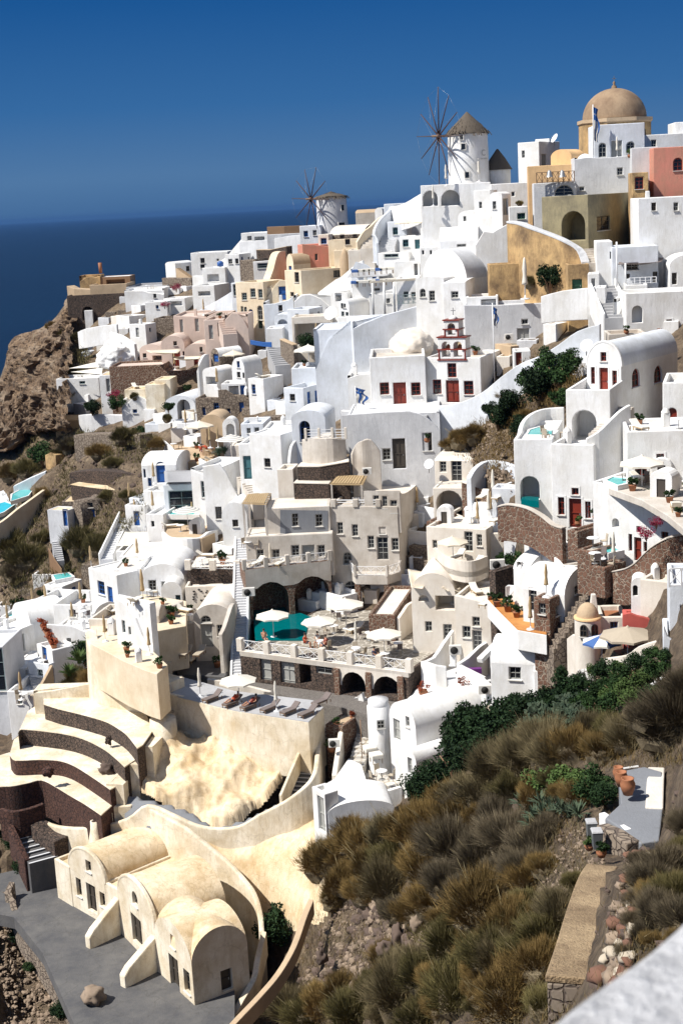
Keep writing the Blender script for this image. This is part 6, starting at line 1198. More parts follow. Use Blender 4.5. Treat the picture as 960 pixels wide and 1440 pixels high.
def mkdry(mat,seed,n=9500,h=.8,L=.34,w=.0072):
    def f():
        rng=random.Random(seed); T=thing('dry_bush','','bush',V((0,0,0))); m=MB(); blades(m,V((0,0,0)),1.15,h*1.2,n,rng,w=w,L=L); o=m.build('foliage',mat,T); m2=MB(); core(m2,V((0,0,-.05)),1,1,h*1.0,seed,.6); m2.build('bush_core','greybr',T); m3=MB()  # solid brown core put inside the blades to block see-through
        for k in range(14):
            a=rng.random()*6.28; d=V((math.cos(a)*rng.uniform(.3,1),math.sin(a)*rng.uniform(.3,1),rng.uniform(.3,1))); p1=d*rng.uniform(.5,.8); m3.tube([V((0,0,-.1)),p1+V((0,0,-.1)),p1*1.6+V((rng.gauss(0,.1),rng.gauss(0,.1),0))],[.02,.012,.004],4)
        m3.build('stems','straw',T); return T
    return Proto(f)
def mkleaf(mat,seed,n=2600,rz=.8,sz=.085,name='shrub',cat='bush',clumps=16):
    def f():
        rng=random.Random(seed); T=thing(name,'',cat,V((0,0,0))); m=MB(); leaves(m,V((0,0,rz*.75)),1.15,1.15,rz,n,rng,sz,clumps); m.build('foliage',mat,T); m=MB()
        for k in range(5):
            a=k*1.3; m.tube([V((0,0,-.4)),V((math.cos(a)*.2,math.sin(a)*.2,.35)),V((math.cos(a)*.6,math.sin(a)*.6,rz*.9))],[.06,.045,.02],5)
        m.build('stems','wood',T); return T
    return Proto(f)
BUSH={'gold':[mkdry('gold',1),mkdry('gold',2,h=1.0)],'straw':[mkdry('straw',3),mkdry('straw',4,h=1.1,L=.6)],'grey':[mkdry('greybr',5,L=.5),mkdry('greybr',6)],'olive':[mkdry('olivef',7),mkdry('olivef',8,h=.7)],'green':[mkleaf('leaf',9),mkleaf('leaf',10,rz=1.0)],'dark':[mkleaf('leafd',11,4200,1.0,.075,clumps=26),mkleaf('leafd',12,4200,.9,.075,clumps=26)],'light':[mkleaf('leafl',13,2200,.6)],'mag':[mkleaf('magenta',14,900,.7,.07)]}
def agave(mat='aloe',n=26,L=.9):
    def f():
        rng=random.Random(n); T=thing('agave','','plant',V((0,0,0))); m=MB()
        for i in range(n):
            a=i*2.4; e=rng.uniform(.25,1.2); d=V((math.cos(a)*math.cos(e),math.sin(a)*math.cos(e),math.sin(e))); s=V((-d.y,d.x,0)).normalized()*.07; p=V((0,0,0)); q=p+d*L*.55; t=p+d*L+V((0,0,-.12*L*(1.3-e))); m.add([p-s*.6,p+s*.6,q+s,t,q-s,q-V((0,0,.04))],[(0,1,2,4),(4,2,3),(0,5,4),(1,2,5),(5,3,4),(2,3,5)])
        m.build('leaves',mat,T); MB().lathe(V((0,0,-.1)),[(0,0),(.12,0),(.1,.25),(0,.28)],8).build('heart',mat,T); return T
    return Proto(f)
AG=agave(); AG2=agave('leafl',34,.8)
def cactus():
    rng=random.Random(4); T=thing('prickly_pear','','cactus',V((0,0,0))); m=MB()
    def pad(c,d,s,lv):
        t=c+d*s; side=d.cross(V((rng.gauss(0,1),rng.gauss(0,1),rng.gauss(0,1)))).normalized(); nn=d.cross(side); n=10; vs=[]
        for sg in (-1,1):
            for k in range(n): a=2*pi*k/n; vs.append(c+d*(s*.5+s*.55*math.cos(a))+side*(s*.36*math.sin(a))+nn*sg*.035)
        m.add(vs,[tuple(range(n)),tuple(range(2*n-1,n-1,-1))]+[(k,(k+1)%n,n+(k+1)%n,n+k) for k in range(n)])
        if lv>0:
            for q in range(rng.choice((2,3,3))): pad(c+d*s*.95+side*rng.uniform(-.2,.2)*s,(d+V((rng.gauss(0,.7),rng.gauss(0,.7),rng.gauss(.2,.4)))).normalized(),s*.9,lv-1)
    for q in range(9): pad(V((rng.gauss(0,.45),rng.gauss(0,.45),-.1)),V((rng.gauss(0,.4),rng.gauss(0,.4),1)).normalized(),.36,3)
    m.build('pads','aloe',T); return T
CAC=Proto(cactus)
def bush(kind,px,py,rpx,label,group,Y=None,i=None,sz=1,zl=0,cat=None):
    c=S(px,py,Y); s=rpx*(1.5 if py>1000 and kind not in('dark',) and rpx<90 and px>400 else 1.15)/FPX*c.y/1.15; P=BUSH[kind]; p=P[R.randrange(len(P)) if i is None else i]; o=p.put(c+Z1*zl,R.random()*6.28,label,group,(s,s,s*sz)); return o
SL=[(440,1180),(560,1130),(640,1090),(760,1030),(870,1000),(960,1020),(960,1440),(380,1440),(450,1270)]
RB=[(452,1300),(500,1250),(560,1260),(600,1310),(540,1370),(470,1400),(400,1440),(380,1440),(440,1340)]
for _q in (): pass
G1='dry bushes on the foreground slope'
L1='golden brown feathery dry bush on the slope below the pitted vault'; L2='grey brown twiggy bush in the middle of the dark slope'; L3='large golden dry bush low on the foreground slope'; L4='greenish straw coloured bush along the right of the foreground slope'
for x,y,r,k,l in [(470,1215,30,'gold',L1),(500,1190,34,'gold',L1),(487,1245,32,'gold',L1),(520,1225,36,'gold',L1),(545,1185,36,'straw',L1),(515,1262,30,'gold',L1),(548,1255,38,'straw',L1),(560,1215,36,'olive',L1),(590,1180,42,'gold',L1),(600,1230,42,'gold',L1),(610,1275,36,'gold',L1),(565,1290,30,'grey',L1),
 (640,1200,46,'grey',L2),(680,1215,46,'grey',L2),(720,1190,44,'grey',L2),(755,1200,40,'grey',L2),(650,1160,38,'gold',L2),(700,1160,36,'grey',L2),(745,1235,38,'grey',L2),(630,1250,36,'grey',L2),(770,1170,26,'grey',L2),
 (680,1290,58,'gold',L3),(640,1335,50,'olive',L3),(720,1310,46,'gold',L3),(700,1350,50,'olive',L3),(600,1380,44,'olive',L3),(560,1410,44,'straw',L3),(500,1430,44,'olive',L3),(440,1435,40,'olive',L3),(650,1405,56,'olive',L3),(720,1420,60,'gold',L3),(760,1370,44,'gold',L3),(595,1440,40,'olive',L3),(410,1428,30,'straw',L3),(540,1350,24,'gold',L3),(480,1400,30,'gold',L3),
 (790,1290,40,'straw',L4),(770,1320,44,'olive',L4),(745,1350,40,'olive',L4),(810,1245,22,'olive',L4),(735,1080,36,'straw',L4),(770,1062,36,'straw',L4),(700,1090,34,'straw',L4),(805,1060,34,'gold',L4),(845,1060,30,'gold',L4),(680,1120,36,'straw',L4),(650,1120,30,'straw',L4),(720,1115,30,'olive',L4),(860,1030,26,'olive',L4),(830,1035,24,'straw',L4),(630,1135,30,'gold',L4),(880,1045,26,'straw',L4)]: bush(k,x,y,r,l,G1)
_r=random.Random(5)
for q in range(150):
    x=_r.uniform(420,955); y=_r.uniform(1060,1440)
    if not _in(x,y,SL) or y<1130 and x<700 or _in(x,y,RB) or (840<x<935 and y<1200) or (770<x<885 and y>1150) or (x>830 and y<1200): continue
    k=_r.random(); kind='gold' if (x<640 and y<1330 and k<.6) else ('grey' if (600<x<800 and 1140<y<1270 and k<.45) else _r.choice(('gold','olive','straw','gold','gold'))); lab=L1 if x<600 and y<1300 else (L2 if y<1270 and x<780 else (L3 if x<740 else L4)); bush(kind,x,y,_r.uniform(16,34),lab,G1)
L5='thorny grey brown bush right of the tan topped stone wall'
for x,y,r,k in [(915,1245,30,'grey'),(935,1225,36,'grey'),(955,1260,40,'olive'),(925,1290,34,'grey'),(905,1320,24,'grey'),(965,1300,40,'grey'),(970,1170,30,'grey'),(955,1205,26,'olive')]: bush(k,x,y,r,L5,'thorny bushes by the stone wall',cat=None)
L6='tall bare thorny tree shrub at the right edge over the grey terrace'
for x,y,r in [(930,1035,44),(960,1010,50),(950,1060,40),(905,1015,26),(970,970,40)]: bush('grey',x,y,r,L6,'bare thorny shrubs at the right edge',Y=60)
L7='dense dark green tree shrub right of the white vaults'
for x,y,r in [(610,1112,30),(640,1095,38),(665,1060,40),(700,1040,38),(735,1025,32),(590,1122,26),(690,1075,34),(645,1060,32),(725,1005,22),(662,1030,26)]: bush('dark',x,y,r,L7,'dark green tree shrubs',Y=Yd(x,y)+1,sz=1.05)
L8='dark green shrub on the upper gully slope right of the church'
for x,y,r,k in [(700,600,20,'dark'),(760,560,28,'dark'),(785,540,28,'green'),(745,545,22,'green'),(770,520,20,'green'),(690,585,14,'dark'),(720,580,20,'dark'),(790,570,20,'green'),(735,612,18,'dark'),(800,515,16,'green')]: bush(k,x,y,r,L8,'shrubs in the gully beside the church')
L9='yellow brown dry bush beside the curved church wall'
for x,y,r,k in [(645,622,24,'gold'),(665,615,20,'gold'),(630,628,14,'gold'),(712,560,18,'gold'),(740,590,18,'gold'),(720,545,14,'gold')]: bush(k,x,y,r,L9,'dry bushes beside the church wall',Y=Yd(x,y)-.5)
for x,y,r,k,l in [(173,618,22,'olive','round olive green bush hanging over the long grey wall'),(222,628,16,'gold','golden upright bush right of the round olive bush'),(130,580,12,'dark','dark shrub on the cliff edge terrace'),(165,575,12,'green','green shrub with pink flowers beside the white low house'),(237,577,10,'green','small palm like shrub on the sandy roof'),(235,590,10,'olive','rounded brownish shrub beside the white arch'),(395,1325,34,'dark','round dark green bush at the foot of the cream ramp'),(370,1335,20,'green','left part green bush beside the right cream vault'),(250,1425,20,'dark','low green bush at the corner of the right cream vault'),(285,1425,20,'dark','dark bush below the door of the right cream vault'),(655,1330,8,'green','hidden green tuft in the golden bush'),(540,368,9,'green','round green bush on the upper terrace wall'),(338,452,7,'green','green shrub before the cream house'),(432,490,14,'dark','dark garden plants under the pale awning'),(421,442,9,'olive','green yellow bush in the white curved court'),(772,405,20,'dark','dark ivy bush under the ochre curved wall'),(745,400,14,'olive','bare twiggy vine against the ochre wall'),(790,395,16,'green','green climbing plant beside the green hatch'),(925,272,14,'dark','dark potted plants before the rose house'),(940,265,12,'green','green hedge at the right edge by the rose house'),(903,270,8,'dark','small dark plant left of the rose house'),(785,278,8,'grey','bare bush under the hanging bells'),(730,287,6,'olive','small round bush on the white upper terrace'),(130,960,26,'gold','golden bush under the tall cream curved wall'),(108,955,24,'olive','olive bush under the white shaded house wall'),(120,930,22,'dark','dark green bush climbing against the white wall'),(95,965,14,'olive','low olive bush on the cream low wall'),(40,1330,12,'green','green bush in the left border'),(20,1195,16,'dark','dark green bush left of the grey edged steps'),(38,1225,18,'dark','low dark hedge at the corner of the paved forecourt'),(8,1180,12,'green','pale shrub at the left edge beside the steps'),(28,1320,16,'dark','round shrub in the lower left border'),(45,1365,12,'green','small shrub further down the lower left border'),(85,1430,16,'dark','dark shrub at the bottom left corner')]: bush(k,x,y,r,l,'single shrubs')
for x,y,r,k in [(40,665,24,'olive'),(15,670,20,'gold'),(60,650,18,'green'),(15,770,34,'olive'),(40,790,34,'olive'),(20,810,24,'grey'),(60,760,20,'olive'),(115,768,34,'olive'),(142,772,28,'olive'),(95,740,14,'gold'),(150,700,14,'olive'),(120,625,22,'olive'),(100,632,20,'grey'),(140,640,20,'gold'),(160,655,16,'olive'),(8,740,16,'gold'),(60,700,16,'gold'),(180,700,14,'olive'),(85,640,14,'olive'),(60,560,12,'olive'),(90,470,12,'olive'),(75,462,12,'gold'),(110,478,14,'olive'),(190,560,10,'olive'),(95,530,14,'olive'),(85,560,14,'grey')]: bush(k,x,y,r,'brown dry bush in the gully on the cliff side of the village','dry bushes in the left gully')
for x,y,r,k in [(905,965,26,'light'),(885,975,22,'light'),(925,950,20,'green'),(840,980,22,'green'),(800,985,26,'dark'),(780,1000,24,'dark'),(820,1000,22,'green'),(850,1005,20,'green'),(760,1000,20,'dark'),(870,945,16,'light'),(855,985,16,'light'),(785,955,12,'dark'),(850,955,18,'dark'),(835,948,14,'light'),(870,960,20,'green'),(895,940,16,'dark'),(915,925,14,'green'),(860,975,20,'green'),(815,972,18,'dark'),(890,990,22,'light'),(915,985,20,'green'),(930,930,12,'dark')]: bush(k,x,y,r,'leafy green garden bush below the red wall parasols','garden bushes below the red wall')
for x,y,s in [(770,1040,1.2),(790,1022,1.3),(812,1030,1.1),(762,1018,1.1),(800,1005,1.0)]: CAC.put(S(x,y),R.random()*6,'prickly pear cactus clump beside the dark tree shrubs','prickly pears below the garden',s)
for x,y,s in [(740,1140,.9),(752,1150,.9),(765,1146,.9),(778,1150,.9),(730,1130,.8),(790,1140,.9),(800,1148,.8),(760,1130,.9),(745,1160,.8),(775,1135,.8),(812,1145,.8)]: AG.put(S(x,y),R.random()*6,'spiky aloe rosette in the dense patch above the stones','aloes on the foreground slope',s)
for x,y,k in [(800,1105,'light'),(820,1110,'light'),(780,1100,'olive'),(835,1120,'green'),(765,1110,'light'),(850,1130,'dark')]: bush(k,x,y,22,'green bush above the aloe patch left of the rust coloured jars','green bushes above the aloes')
AG2.put(S(407,1012,113),0,'spiky green agave on the sunbed terrace wall',None,.8)
for x,y,s,l in [(308,640,1.4,'large spiky agave in the white planter beside the striped parasol'),(316,637,1.2,'second spiky agave next to the striped parasol')]: AG.put(S(x,y,163),0,l,None,s)
for x,y,s in [(128,905,1.1),(112,930,1.4),(98,948,1.2)]: AG2.put(S(x,y,127),0,'spiky green yucca clump at the foot of the white shaded wall','yuccas by the tall cream wall',s*1.3)
for x,y,r,l in [(160,560,10,'magenta bougainvillea over the low white house'),(248,408,8,'magenta bougainvillea on the rubble wall near the sea'),(232,432,7,'magenta flowers on the white roof near the headland'),(908,756,14,'pink flowering bougainvillea in front of the red doors'),(922,740,12,'second pink flowering bougainvillea under the lower red doors'),(702,385,7,'red climbing plant beside the large barrel vault')]: bush('mag',x,y,r,l,'bougainvilleas',Y=Yd(x,y)-2)
# ---------------------------------------------------------------- ground cover and loose stones
EXC=[(838,1075),(960,1070),(960,1190),(900,1200),(885,1240),(870,1300),(850,1400),(770,1410),(815,1290),(845,1210),(825,1180)]
def cover(name,outline,n,mat,seed,w=.02,L=.35,yr=(0,0)):
    rng=random.Random(seed); m=MB(); xs=[p[0] for p in outline]; ys=[p[1] for p in outline]; k=0
    while k<n:
        x=rng.uniform(min(xs),max(xs)); y=rng.uniform(min(ys),max(ys))
        if not _in(x,y,outline): continue
        if _in(x,y,EXC) and name!='cliff_scrub': continue
        if noise.noise(V((x*.02,y*.02,seed)))+rng.uniform(-.3,.3)<-.05: k+=1; continue
        p=S(x,y)-Z1*.25; k+=1; ks=min(1,p.y/75)**.8
        for q in range(5):
            b=p+V((rng.gauss(0,.25),rng.gauss(0,.25),0)); d=V((rng.gauss(0,.45),rng.gauss(0,.45),1)).normalized()*L*ks*rng.uniform(.5,1.5); s=V((rng.gauss(0,1),rng.gauss(0,1),0)).normalized()*w*ks; o=len(m.v); m.v+=[b-s,b+s,b+d]; m.f.append((o,o+1,o+2)); m.sm.append(False)
    o=m.build(name,mat); o['kind']='stuff'
SL=[(440,1180),(560,1130),(640,1090),(760,1030),(870,1000),(960,1020),(960,1440),(380,1440),(450,1270)]
cover('dry_grass',SL,9000,'straw',31,.016,.4); cover('brown_grass',SL,9000,'gold',32,.016,.35); cover('gully_grass',[(660,590),(740,500),(800,480),(830,500),(800,560),(740,600),(725,650),(690,660),(640,640)],2500,'gold',33,.03,.4); cover('gully_scrub',[(0,600),(90,600),(220,610),(200,720),(140,790),(60,820),(0,860)],5000,'olivef',34,.04,.5)
cover('cliff_scrub',[(60,462),(110,470),(130,500),(100,560),(75,540),(90,500)],900,'olivef',35,.05,.5)
def stones(name,outline,n,mat,seed,s0=.08,s1=.5,label=None):
    rng=random.Random(seed); m=MB(); xs=[p[0] for p in outline]; ys=[p[1] for p in outline]; k=0; bm=bmesh.new(); bmesh.ops.create_icosphere(bm,subdivisions=1,radius=1); iv=[v.co.copy() for v in bm.verts]; fi=[tuple(v.index for v in f.verts) for f in bm.faces]; bm.free()
    while k<n:
        x=rng.uniform(min(xs),max(xs)); y=rng.uniform(min(ys),max(ys))
        if not _in(x,y,outline): continue
        k+=1; tw=town(x,y); p=S(x,y,Yd(x,y)+5.5*tw)-Z1*(.3+1.1*tw); s=s0+(s1-s0)*rng.random()**4; a=V((rng.uniform(.6,1.3),rng.uniform(.6,1.3),rng.uniform(.5,.9))); o=V((rng.random()*9,0,0)); m.add([p+V((v.x*a.x,v.y*a.y,v.z*a.z))*s*(1+.5*noise.noise(v*1.5+o)) for v in iv],fi)
    q=m.build(name,mat); q['kind']='stuff'
plain('stone1',(.24,.18,.13),.95,var=.6,scale=.9); plain('stone2',(.10,.07,.055),.95,var=.6,scale=.9); plain('terra2',(.17,.085,.055),.95,var=.5,scale=.9); plain('stone3',(.42,.36,.28),.95,var=.4,scale=.9)
RB=[(452,1300),(500,1250),(560,1260),(600,1310),(540,1370),(470,1400),(400,1440),(380,1440),(440,1340)]
stones('loose_rubble',RB,900,'stone1',41,.05,.35); stones('dark_rubble',RB,350,'stone2',42,.08,.5); stones('pale_rubble',[(780,1160),(840,1150),(850,1210),(800,1270),(740,1290),(760,1240)],600,'stone1',43,.02,.13)
stones('slope_stones',SL,700,'stone2',44,.04,.22); stones('gully_stones',[(640,620),(740,560),(735,680),(700,690),(650,650)],700,'stone1',45,.06,.3); stones('cliff_stones',[(0,600),(90,600),(220,610),(200,720),(140,790),(60,820),(0,880)],900,'stone2',46,.08,.45); stones('aloe_stones',[(700,1100),(750,1110),(740,1190),(690,1180)],150,'stone2',47,.1,.45); stones('garden_stones',[(770,900),(800,860),(815,905),(800,960),(770,970)],200,'stone1',48,.06,.25); stones('border_stones',[(0,1260),(20,1250),(60,1330),(100,1440),(0,1440)],900,'stone1',49,.05,.3)
stones('path_rocks',[(790,850),(830,800),(850,815),(800,880)],200,'stone2',50,.1,.4); stones('planter_stones',[(660,985),(700,975),(720,1000),(690,1020),(660,1010)],120,'stone3',51,.15,.5)
infill()
# ---------------------------------------------------------------- parasols, furniture
def canopy(m,r,z,dz,n=8,alt=None):
    for k in range(n):
        if alt is not None and k%2!=alt: continue
        a=2*pi*k/n; b=2*pi*(k+1)/n; P=[V((0,0,z+dz)),V((r*math.cos(a),r*math.sin(a),z)),V((r*math.cos(b),r*math.sin(b),z))]; md=(P[1]+P[2])/2*.97; md.z=z+.03; m.add(P+[md],[(0,1,3),(0,3,2)])
        for i,j in ((1,3),(3,2)): m.add([P[i] if i<3 else md,P[j] if j<3 else md,(P[j] if j<3 else md)-Z1*.14,(P[i] if i<3 else md)-Z1*.14],[(0,1,2,3)])
def mkpar(mat,mat2=None,r=1.5,kind='open'):
    def f():
        T=thing('parasol' if kind=='open' else 'closed_parasol','','parasol',V((0,0,0))); MB().tube([V((0,0,0)),V((0,0,2.5))],.035,8).build('pole','whpaint',T); MB().lathe(V((0,0,0)),[(0,0),(.32,0),(.30,.07),(.05,.1),(.05,.25),(0,.25)],14).build('base','whpaint',T)
        if kind=='open':
            m=MB(); canopy(m,r,2.05,.55,8,0 if mat2 else None); c=m.build('canopy',mat,T)
            if mat2: m=MB(); canopy(m,r,2.05,.55,8,1); m.build('canopy_panels',mat2,T)
            MB().lathe(V((0,0,2.5)),[(.22,0),(.06,.14),(0,.2)],8).build('vent',mat,T); m=MB()
            for k in range(8): a=2*pi*k/8; m.bar(V((0,0,2.3)),V((r*.95*math.cos(a),r*.95*math.sin(a),2.06)),.025)
            m.build('ribs','wood',T)
        else:
            m=MB(); m.lathe(V((0,0,0)),[(.0,2.62),(.06,2.55),(.10,2.3),(.15,1.9),(.12,1.55),(.17,1.1),(.20,.95),(.05,.9)],10,sx=1,sy=.85); m.build('folded_canopy',mat,T)
        return T
    return Proto(f)
def mkstripe(r=1.6):
    def f():
        T=thing('striped_parasol','','parasol',V((0,0,0))); MB().tube([V((0,0,0)),V((0,0,2.5))],.035,8).build('pole','whpaint',T)
        for nm,mt,par in (('canopy','canvasw',0),('canopy_stripes','stripeg',1)):
            m=MB()
            for i in range(9):
                if i%2!=par: continue
                q0=i/9;q1=(i+1)/9; m.lathe(V((0,0,0)),[(r*q0,2.6-.55*q0),(r*q1,2.6-.55*q1)],20)
            m.build(nm,mt,T)
        return T
    return Proto(f)
PO=mkpar('canvas'); PW=mkpar('canvasw',r=1.6); PB=mkpar('bluecl','canvasw',r=1.55); PT=mkpar('taup',r=1.8); PC=mkpar('canvas',kind='closed'); PCw=mkpar('canvasw',kind='closed'); PCt=mkpar('ltwood',kind='closed'); PS=mkstripe()
def g(x,y,z=None,Y=None): return S(x,y,Y,z)
ZT=HA['A'].z
for x,y,P,l,z,Y,s in [(385,896,PW,'white parasol at the left end of the hotel pool',ZT,None,1),(450,905,PW,'white parasol beside the pool in front of the seated guests',ZT,None,1),(487,884,PW,'largest white parasol at the foot of the tall hotel block',ZT,None,1.12),(541,924,PW,'white parasol near the right end of the pool deck balustrade',ZT,None,1),(337,990,PW,'white parasol over the dark sunbeds of the lower terrace',zs,None,1),
 (637,793,PO,'cream parasol on the rounded balcony',zb,None,.95),(902,692,PW,'large white parasol on the right terrace before the red window',None,97,1),(846,938,PB,'blue and white parasol in front of the red wall',None,88,.85),(882,936,PT,'olive tan parasol right of the blue and white one',None,86.5,1),(283,626,PO,'straw coloured parasol on the tan brick terrace',None,170,1.15),(569,334,PO,'cream parasol left of the pair under the windmill terrace',None,186,.9),(590,333,PO,'cream parasol right of the pair under the windmill terrace',None,185,.9),(435,520,PW,'white parasol over the round kiosk beside the staircase',None,176,1.2),(330,520,PO,'pale parasol beside the stone house with barrel roof',None,188,1)]: P.put(g(x,y,z,Y),R.random(),l,'open parasols',s)
for x,y,l,Y,s in [(327,646,'grey striped round parasol beside the agaves',163,1.15),(265,744,'grey striped parasol on the round planted terrace',150,1)]: PS.put(g(x,y,None,Y),0,l,'striped parasols',s)
for x,y,P,l,z,Y,s in [(738,421,PCw,'tall closed white parasol before the ochre curved wall',None,153,1.7),(501,914,PCw,'closed grey white parasol by the pool deck balustrade',ZT,None,1),(282,980,PCw,'closed parasol at the left end of the sunbed terrace',zs,None,1),(389,1000,PCw,'closed parasol at the right of the sunbed terrace',zs,None,1),(693,700,PCw,'closed white parasol in the white lounge niche',None,125,1),(687,731,PCw,'closed white parasol at the corner of the rooftop lounge',None,122.5,1),(862,794,PCw,'closed parasol beside the turquoise hot tub',None,94,.9),(587,903,PCw,'closed parasol in the dining corner by the half round window',None,119.5,1),(636,936,PCw,'closed white parasol in the small left court',None,113.5,1),(527,790,PC,'closed parasol on the bay balcony',zbay,None,.9),(381,797,PC,'closed parasol on the balcony over the pool arches',None,132,.9),(217,681,PCt,'closed straw parasol beside the bright blue door',None,162,1),(183,709,PCt,'closed straw parasol at the top of the gully stairs',None,164,1),(191,732,PCt,'closed straw parasol left of the grey sunshade roof',None,160,1),(216,722,PCt,'closed straw parasol beside the glassy pool house',None,158,1),(129,799,PCt,'closed straw parasol at the foot of the gully stairs',None,156,1),(115,855,PCt,'closed straw parasol beside the wicker table terrace',None,146,1.1),(66,858,PCt,'closed straw parasol on the walled lower left terrace',None,152,1.1),(47,855,PCt,'closed straw parasol nearest the rocky gully',None,155,.9),(202,848,PCt,'closed straw parasol before the wide vaulted house',None,132,1.3),(262,604,PCt,'closed straw parasol beside the white passage arch',None,180,1),(296,630,PCt,'closed straw parasol right of the straw coloured open one',None,168,1),(307,630,PCt,'closed straw parasol next to the barrel roofed hut',None,168,1),(31,984,PCt,'closed straw parasol on the blue banded terrace',None,132,1.1),(446,490,PCt,'closed tan parasol in the pergola court',None,176,1.2),(306,548,PCt,'closed parasol before the dark shaded porch',None,182,1.1),(12,880,PCt,'closed straw parasol by the tiny turquoise pool',None,154,1),(627,262,PCw,'closed parasol inside the right arched opening below the windmill',None,179,1),(609,290,PCw,'closed parasol inside the left arched opening below the windmill',None,179,1),(673,256,PCw,'closed parasol at the foot of the tall windmill',None,182,1.1),(867,222,PCw,'closed parasol in front of the three arched openings',None,165,.9)]: P.put(g(x,y,z,Y),R.random(),l,'closed parasols',s)
def lounger(mat,fm='wood'):
    def f():
        T=thing('sun_lounger','','sun lounger',V((0,0,0))); m=MB().box((0,-.25,.26),(.66,1.35,.05)); 
        for x in (-.28,.28):
            for y in (-.85,.35,.8): m.box((x,y,.12),(.05,.05,.26))
        m.build('frame',fm,T); MB().box((0,-.25,.34),(.62,1.35,.10)).build('mattress',mat,T,bev=.03); MB().box((0,.66,.52),(.62,.75,.10),M3=Matrix.Rotation(.6,3,'X')).build('backrest',mat,T,bev=.03); return T
    return Proto(f)
LD=lounger('cush'); LW=lounger('canvasw','ltwood'); LTn=lounger('taup')
for i,(x,y) in enumerate([(299,985),(327,992),(352,996),(380,999),(408,1003),(433,1006),(452,990)]): LD.put(atz(x,y,zs+.03),-.75,'dark brown cushioned sunbed, number '.replace(', number ','')+[' at the left end of the row',' under the white parasol',' right of the white parasol',' before the closed parasol',' second from the row end',' at the right end of the row',' lying aside by the dark steps'][i],'dark sunbeds on the lower terrace',1)
for x,y,l in [(262,922,'left tan wicker sunbed in the grey courtyard'),(281,922,'right tan wicker sunbed in the grey courtyard')]: LTn.put(g(x,y,None,123),-.3,l,'tan sunbeds in the courtyard')
for x,y,Y,z,l in [(643,786,None,zb,'white deck chair on the rounded balcony'),(668,796,None,zb,'second white deck chair at the balcony edge'),(700,735,120,None,'white deck chair on the rooftop lounge'),(678,702,124,None,'white deck chair left of the closed parasol in the niche'),(700,703,123,None,'white deck chair right of the closed parasol in the niche'),(685,852,110,None,'white slatted deck chair on the orange terrace'),(500,888,None,ZT,'white sun chair in the dark gallery shade'),(362,795,132,None,'white deck chair on the left balcony'),(395,795,132,None,'white deck chair in the middle of the left balcony')]: LW.put(g(x,y,z,Y),-.9+R.random()*.6,l,'white deck chairs')
for x,y,Y in [(262,665,168),(275,662,169),(288,655,168),(300,650,167),(245,650,172),(255,640,173),(245,862,133),(232,850,134),(300,640,170)]: LTn.put(g(x,y,None,Y),R.random()*3,'low wooden sunbed among the straw parasols','sunbeds among straw parasols')
def table(cl='whpaint'):
    def f():
        T=thing('round_table','','table',V((0,0,0))); MB().lathe(V((0,0,.70)),[(0,0),(.42,0),(.44,.02),(.42,.05),(0,.05)],20).build('tabletop',cl,T); MB().tube([V((0,0,0)),V((0,0,.7))],.035,8).build('pedestal','metal',T); MB().lathe(V((0,0,0)),[(0,0),(.26,0),(.24,.03),(0,.05)],12).build('foot','metal',T); return T
    return Proto(f)
def chair(mat='taup'):
    def f():
        T=thing('chair','','chair',V((0,0,0))); MB().box((0,0,.45),(.44,.44,.05)).build('seat',mat,T); MB().box((0,.21,.72),(.44,.04,.46),M3=Matrix.Rotation(-.15,3,'X')).build('backrest',mat,T)
        for x in (-.19,.19):
            for y in (-.19,.19): MB().box((x,y,.21),(.035,.035,.43)).build('leg','metal' if mat!='taup' else 'wood',T)
        return T
    return Proto(f)
TB=table(); CH=chair(); CHd=chair('cush')
tabs=[(478,870,ZT,None,'at the foot of the tall hotel block'),(549,878,ZT,None,'by the raised dining corner'),(541,930,ZT,None,'under the right end parasol'),(501,922,ZT,None,'beside the closed parasol on the pool deck'),(588,908,None,119,'before the half round window house'),(452,912,ZT,None,'with seated guests on the pool deck'),(520,900,ZT,None,'in the middle of the pool deck'),(470,890,ZT,None,'under the largest pool deck parasol'),(560,915,ZT,None,'at the far right of the pool deck'),(537,1036+60,None,104,'in the curved white bench corner'),(836,792,None,94.5,'on the hot tub terrace'),(843,800,None,94,'at the lower seating terrace'),(895,684,None,98,'left of the large right parasol'),(928,700,None,95,'right of the hedge box on the right terrace'),(886,604,None,108,'beside the arched red door'),(776,617,None,107,'at the upper plunge pool edge'),(640,860,None,119,'in the shaded loggia'),(350,772,None,133,'on the left balcony'),(530,792,zbay,None,'on the bay balcony'),(143,900,None,125,'in the curved parapet court'),(118,868,None,145,'on the wicker terrace of the lower left'),(35,985,None,133,'on the blue banded terrace'),(60,938,None,139,'on the blue panelled balcony'),(12,895,None,152,'on the left edge terrace')]
for i,(x,y,z,Y,w) in enumerate(tabs):
    p=g(x,y,z,Y); TB.put(p,0,'round white table '+w,'round white tables')
    for k in range(2 if i%3 else 3): a=i*1.1+k*2.3; (CH if i%2 else CHd).put(p+V((math.cos(a)*.8,math.sin(a)*.8,0)),a-pi/2,'chair drawn up to the round table '+w,'chairs at the round tables')
def ctable(cloth):
    def f():
        T=thing('dining_table','','table',V((0,0,0))); MB().box((0,0,.74),(.9,.9,.05)).build('tabletop',cloth,T); MB().box((0,0,.58),(.94,.94,.30)).build('cloth',cloth,T,bev=.03)
        for x in (-.38,.38):
            for y in (-.38,.38): MB().box((x,y,.22),(.05,.05,.46)).build('leg','wood',T)
        return T
    return Proto(f)
CT=ctable('canvasw'); CB=ctable('bluecl')
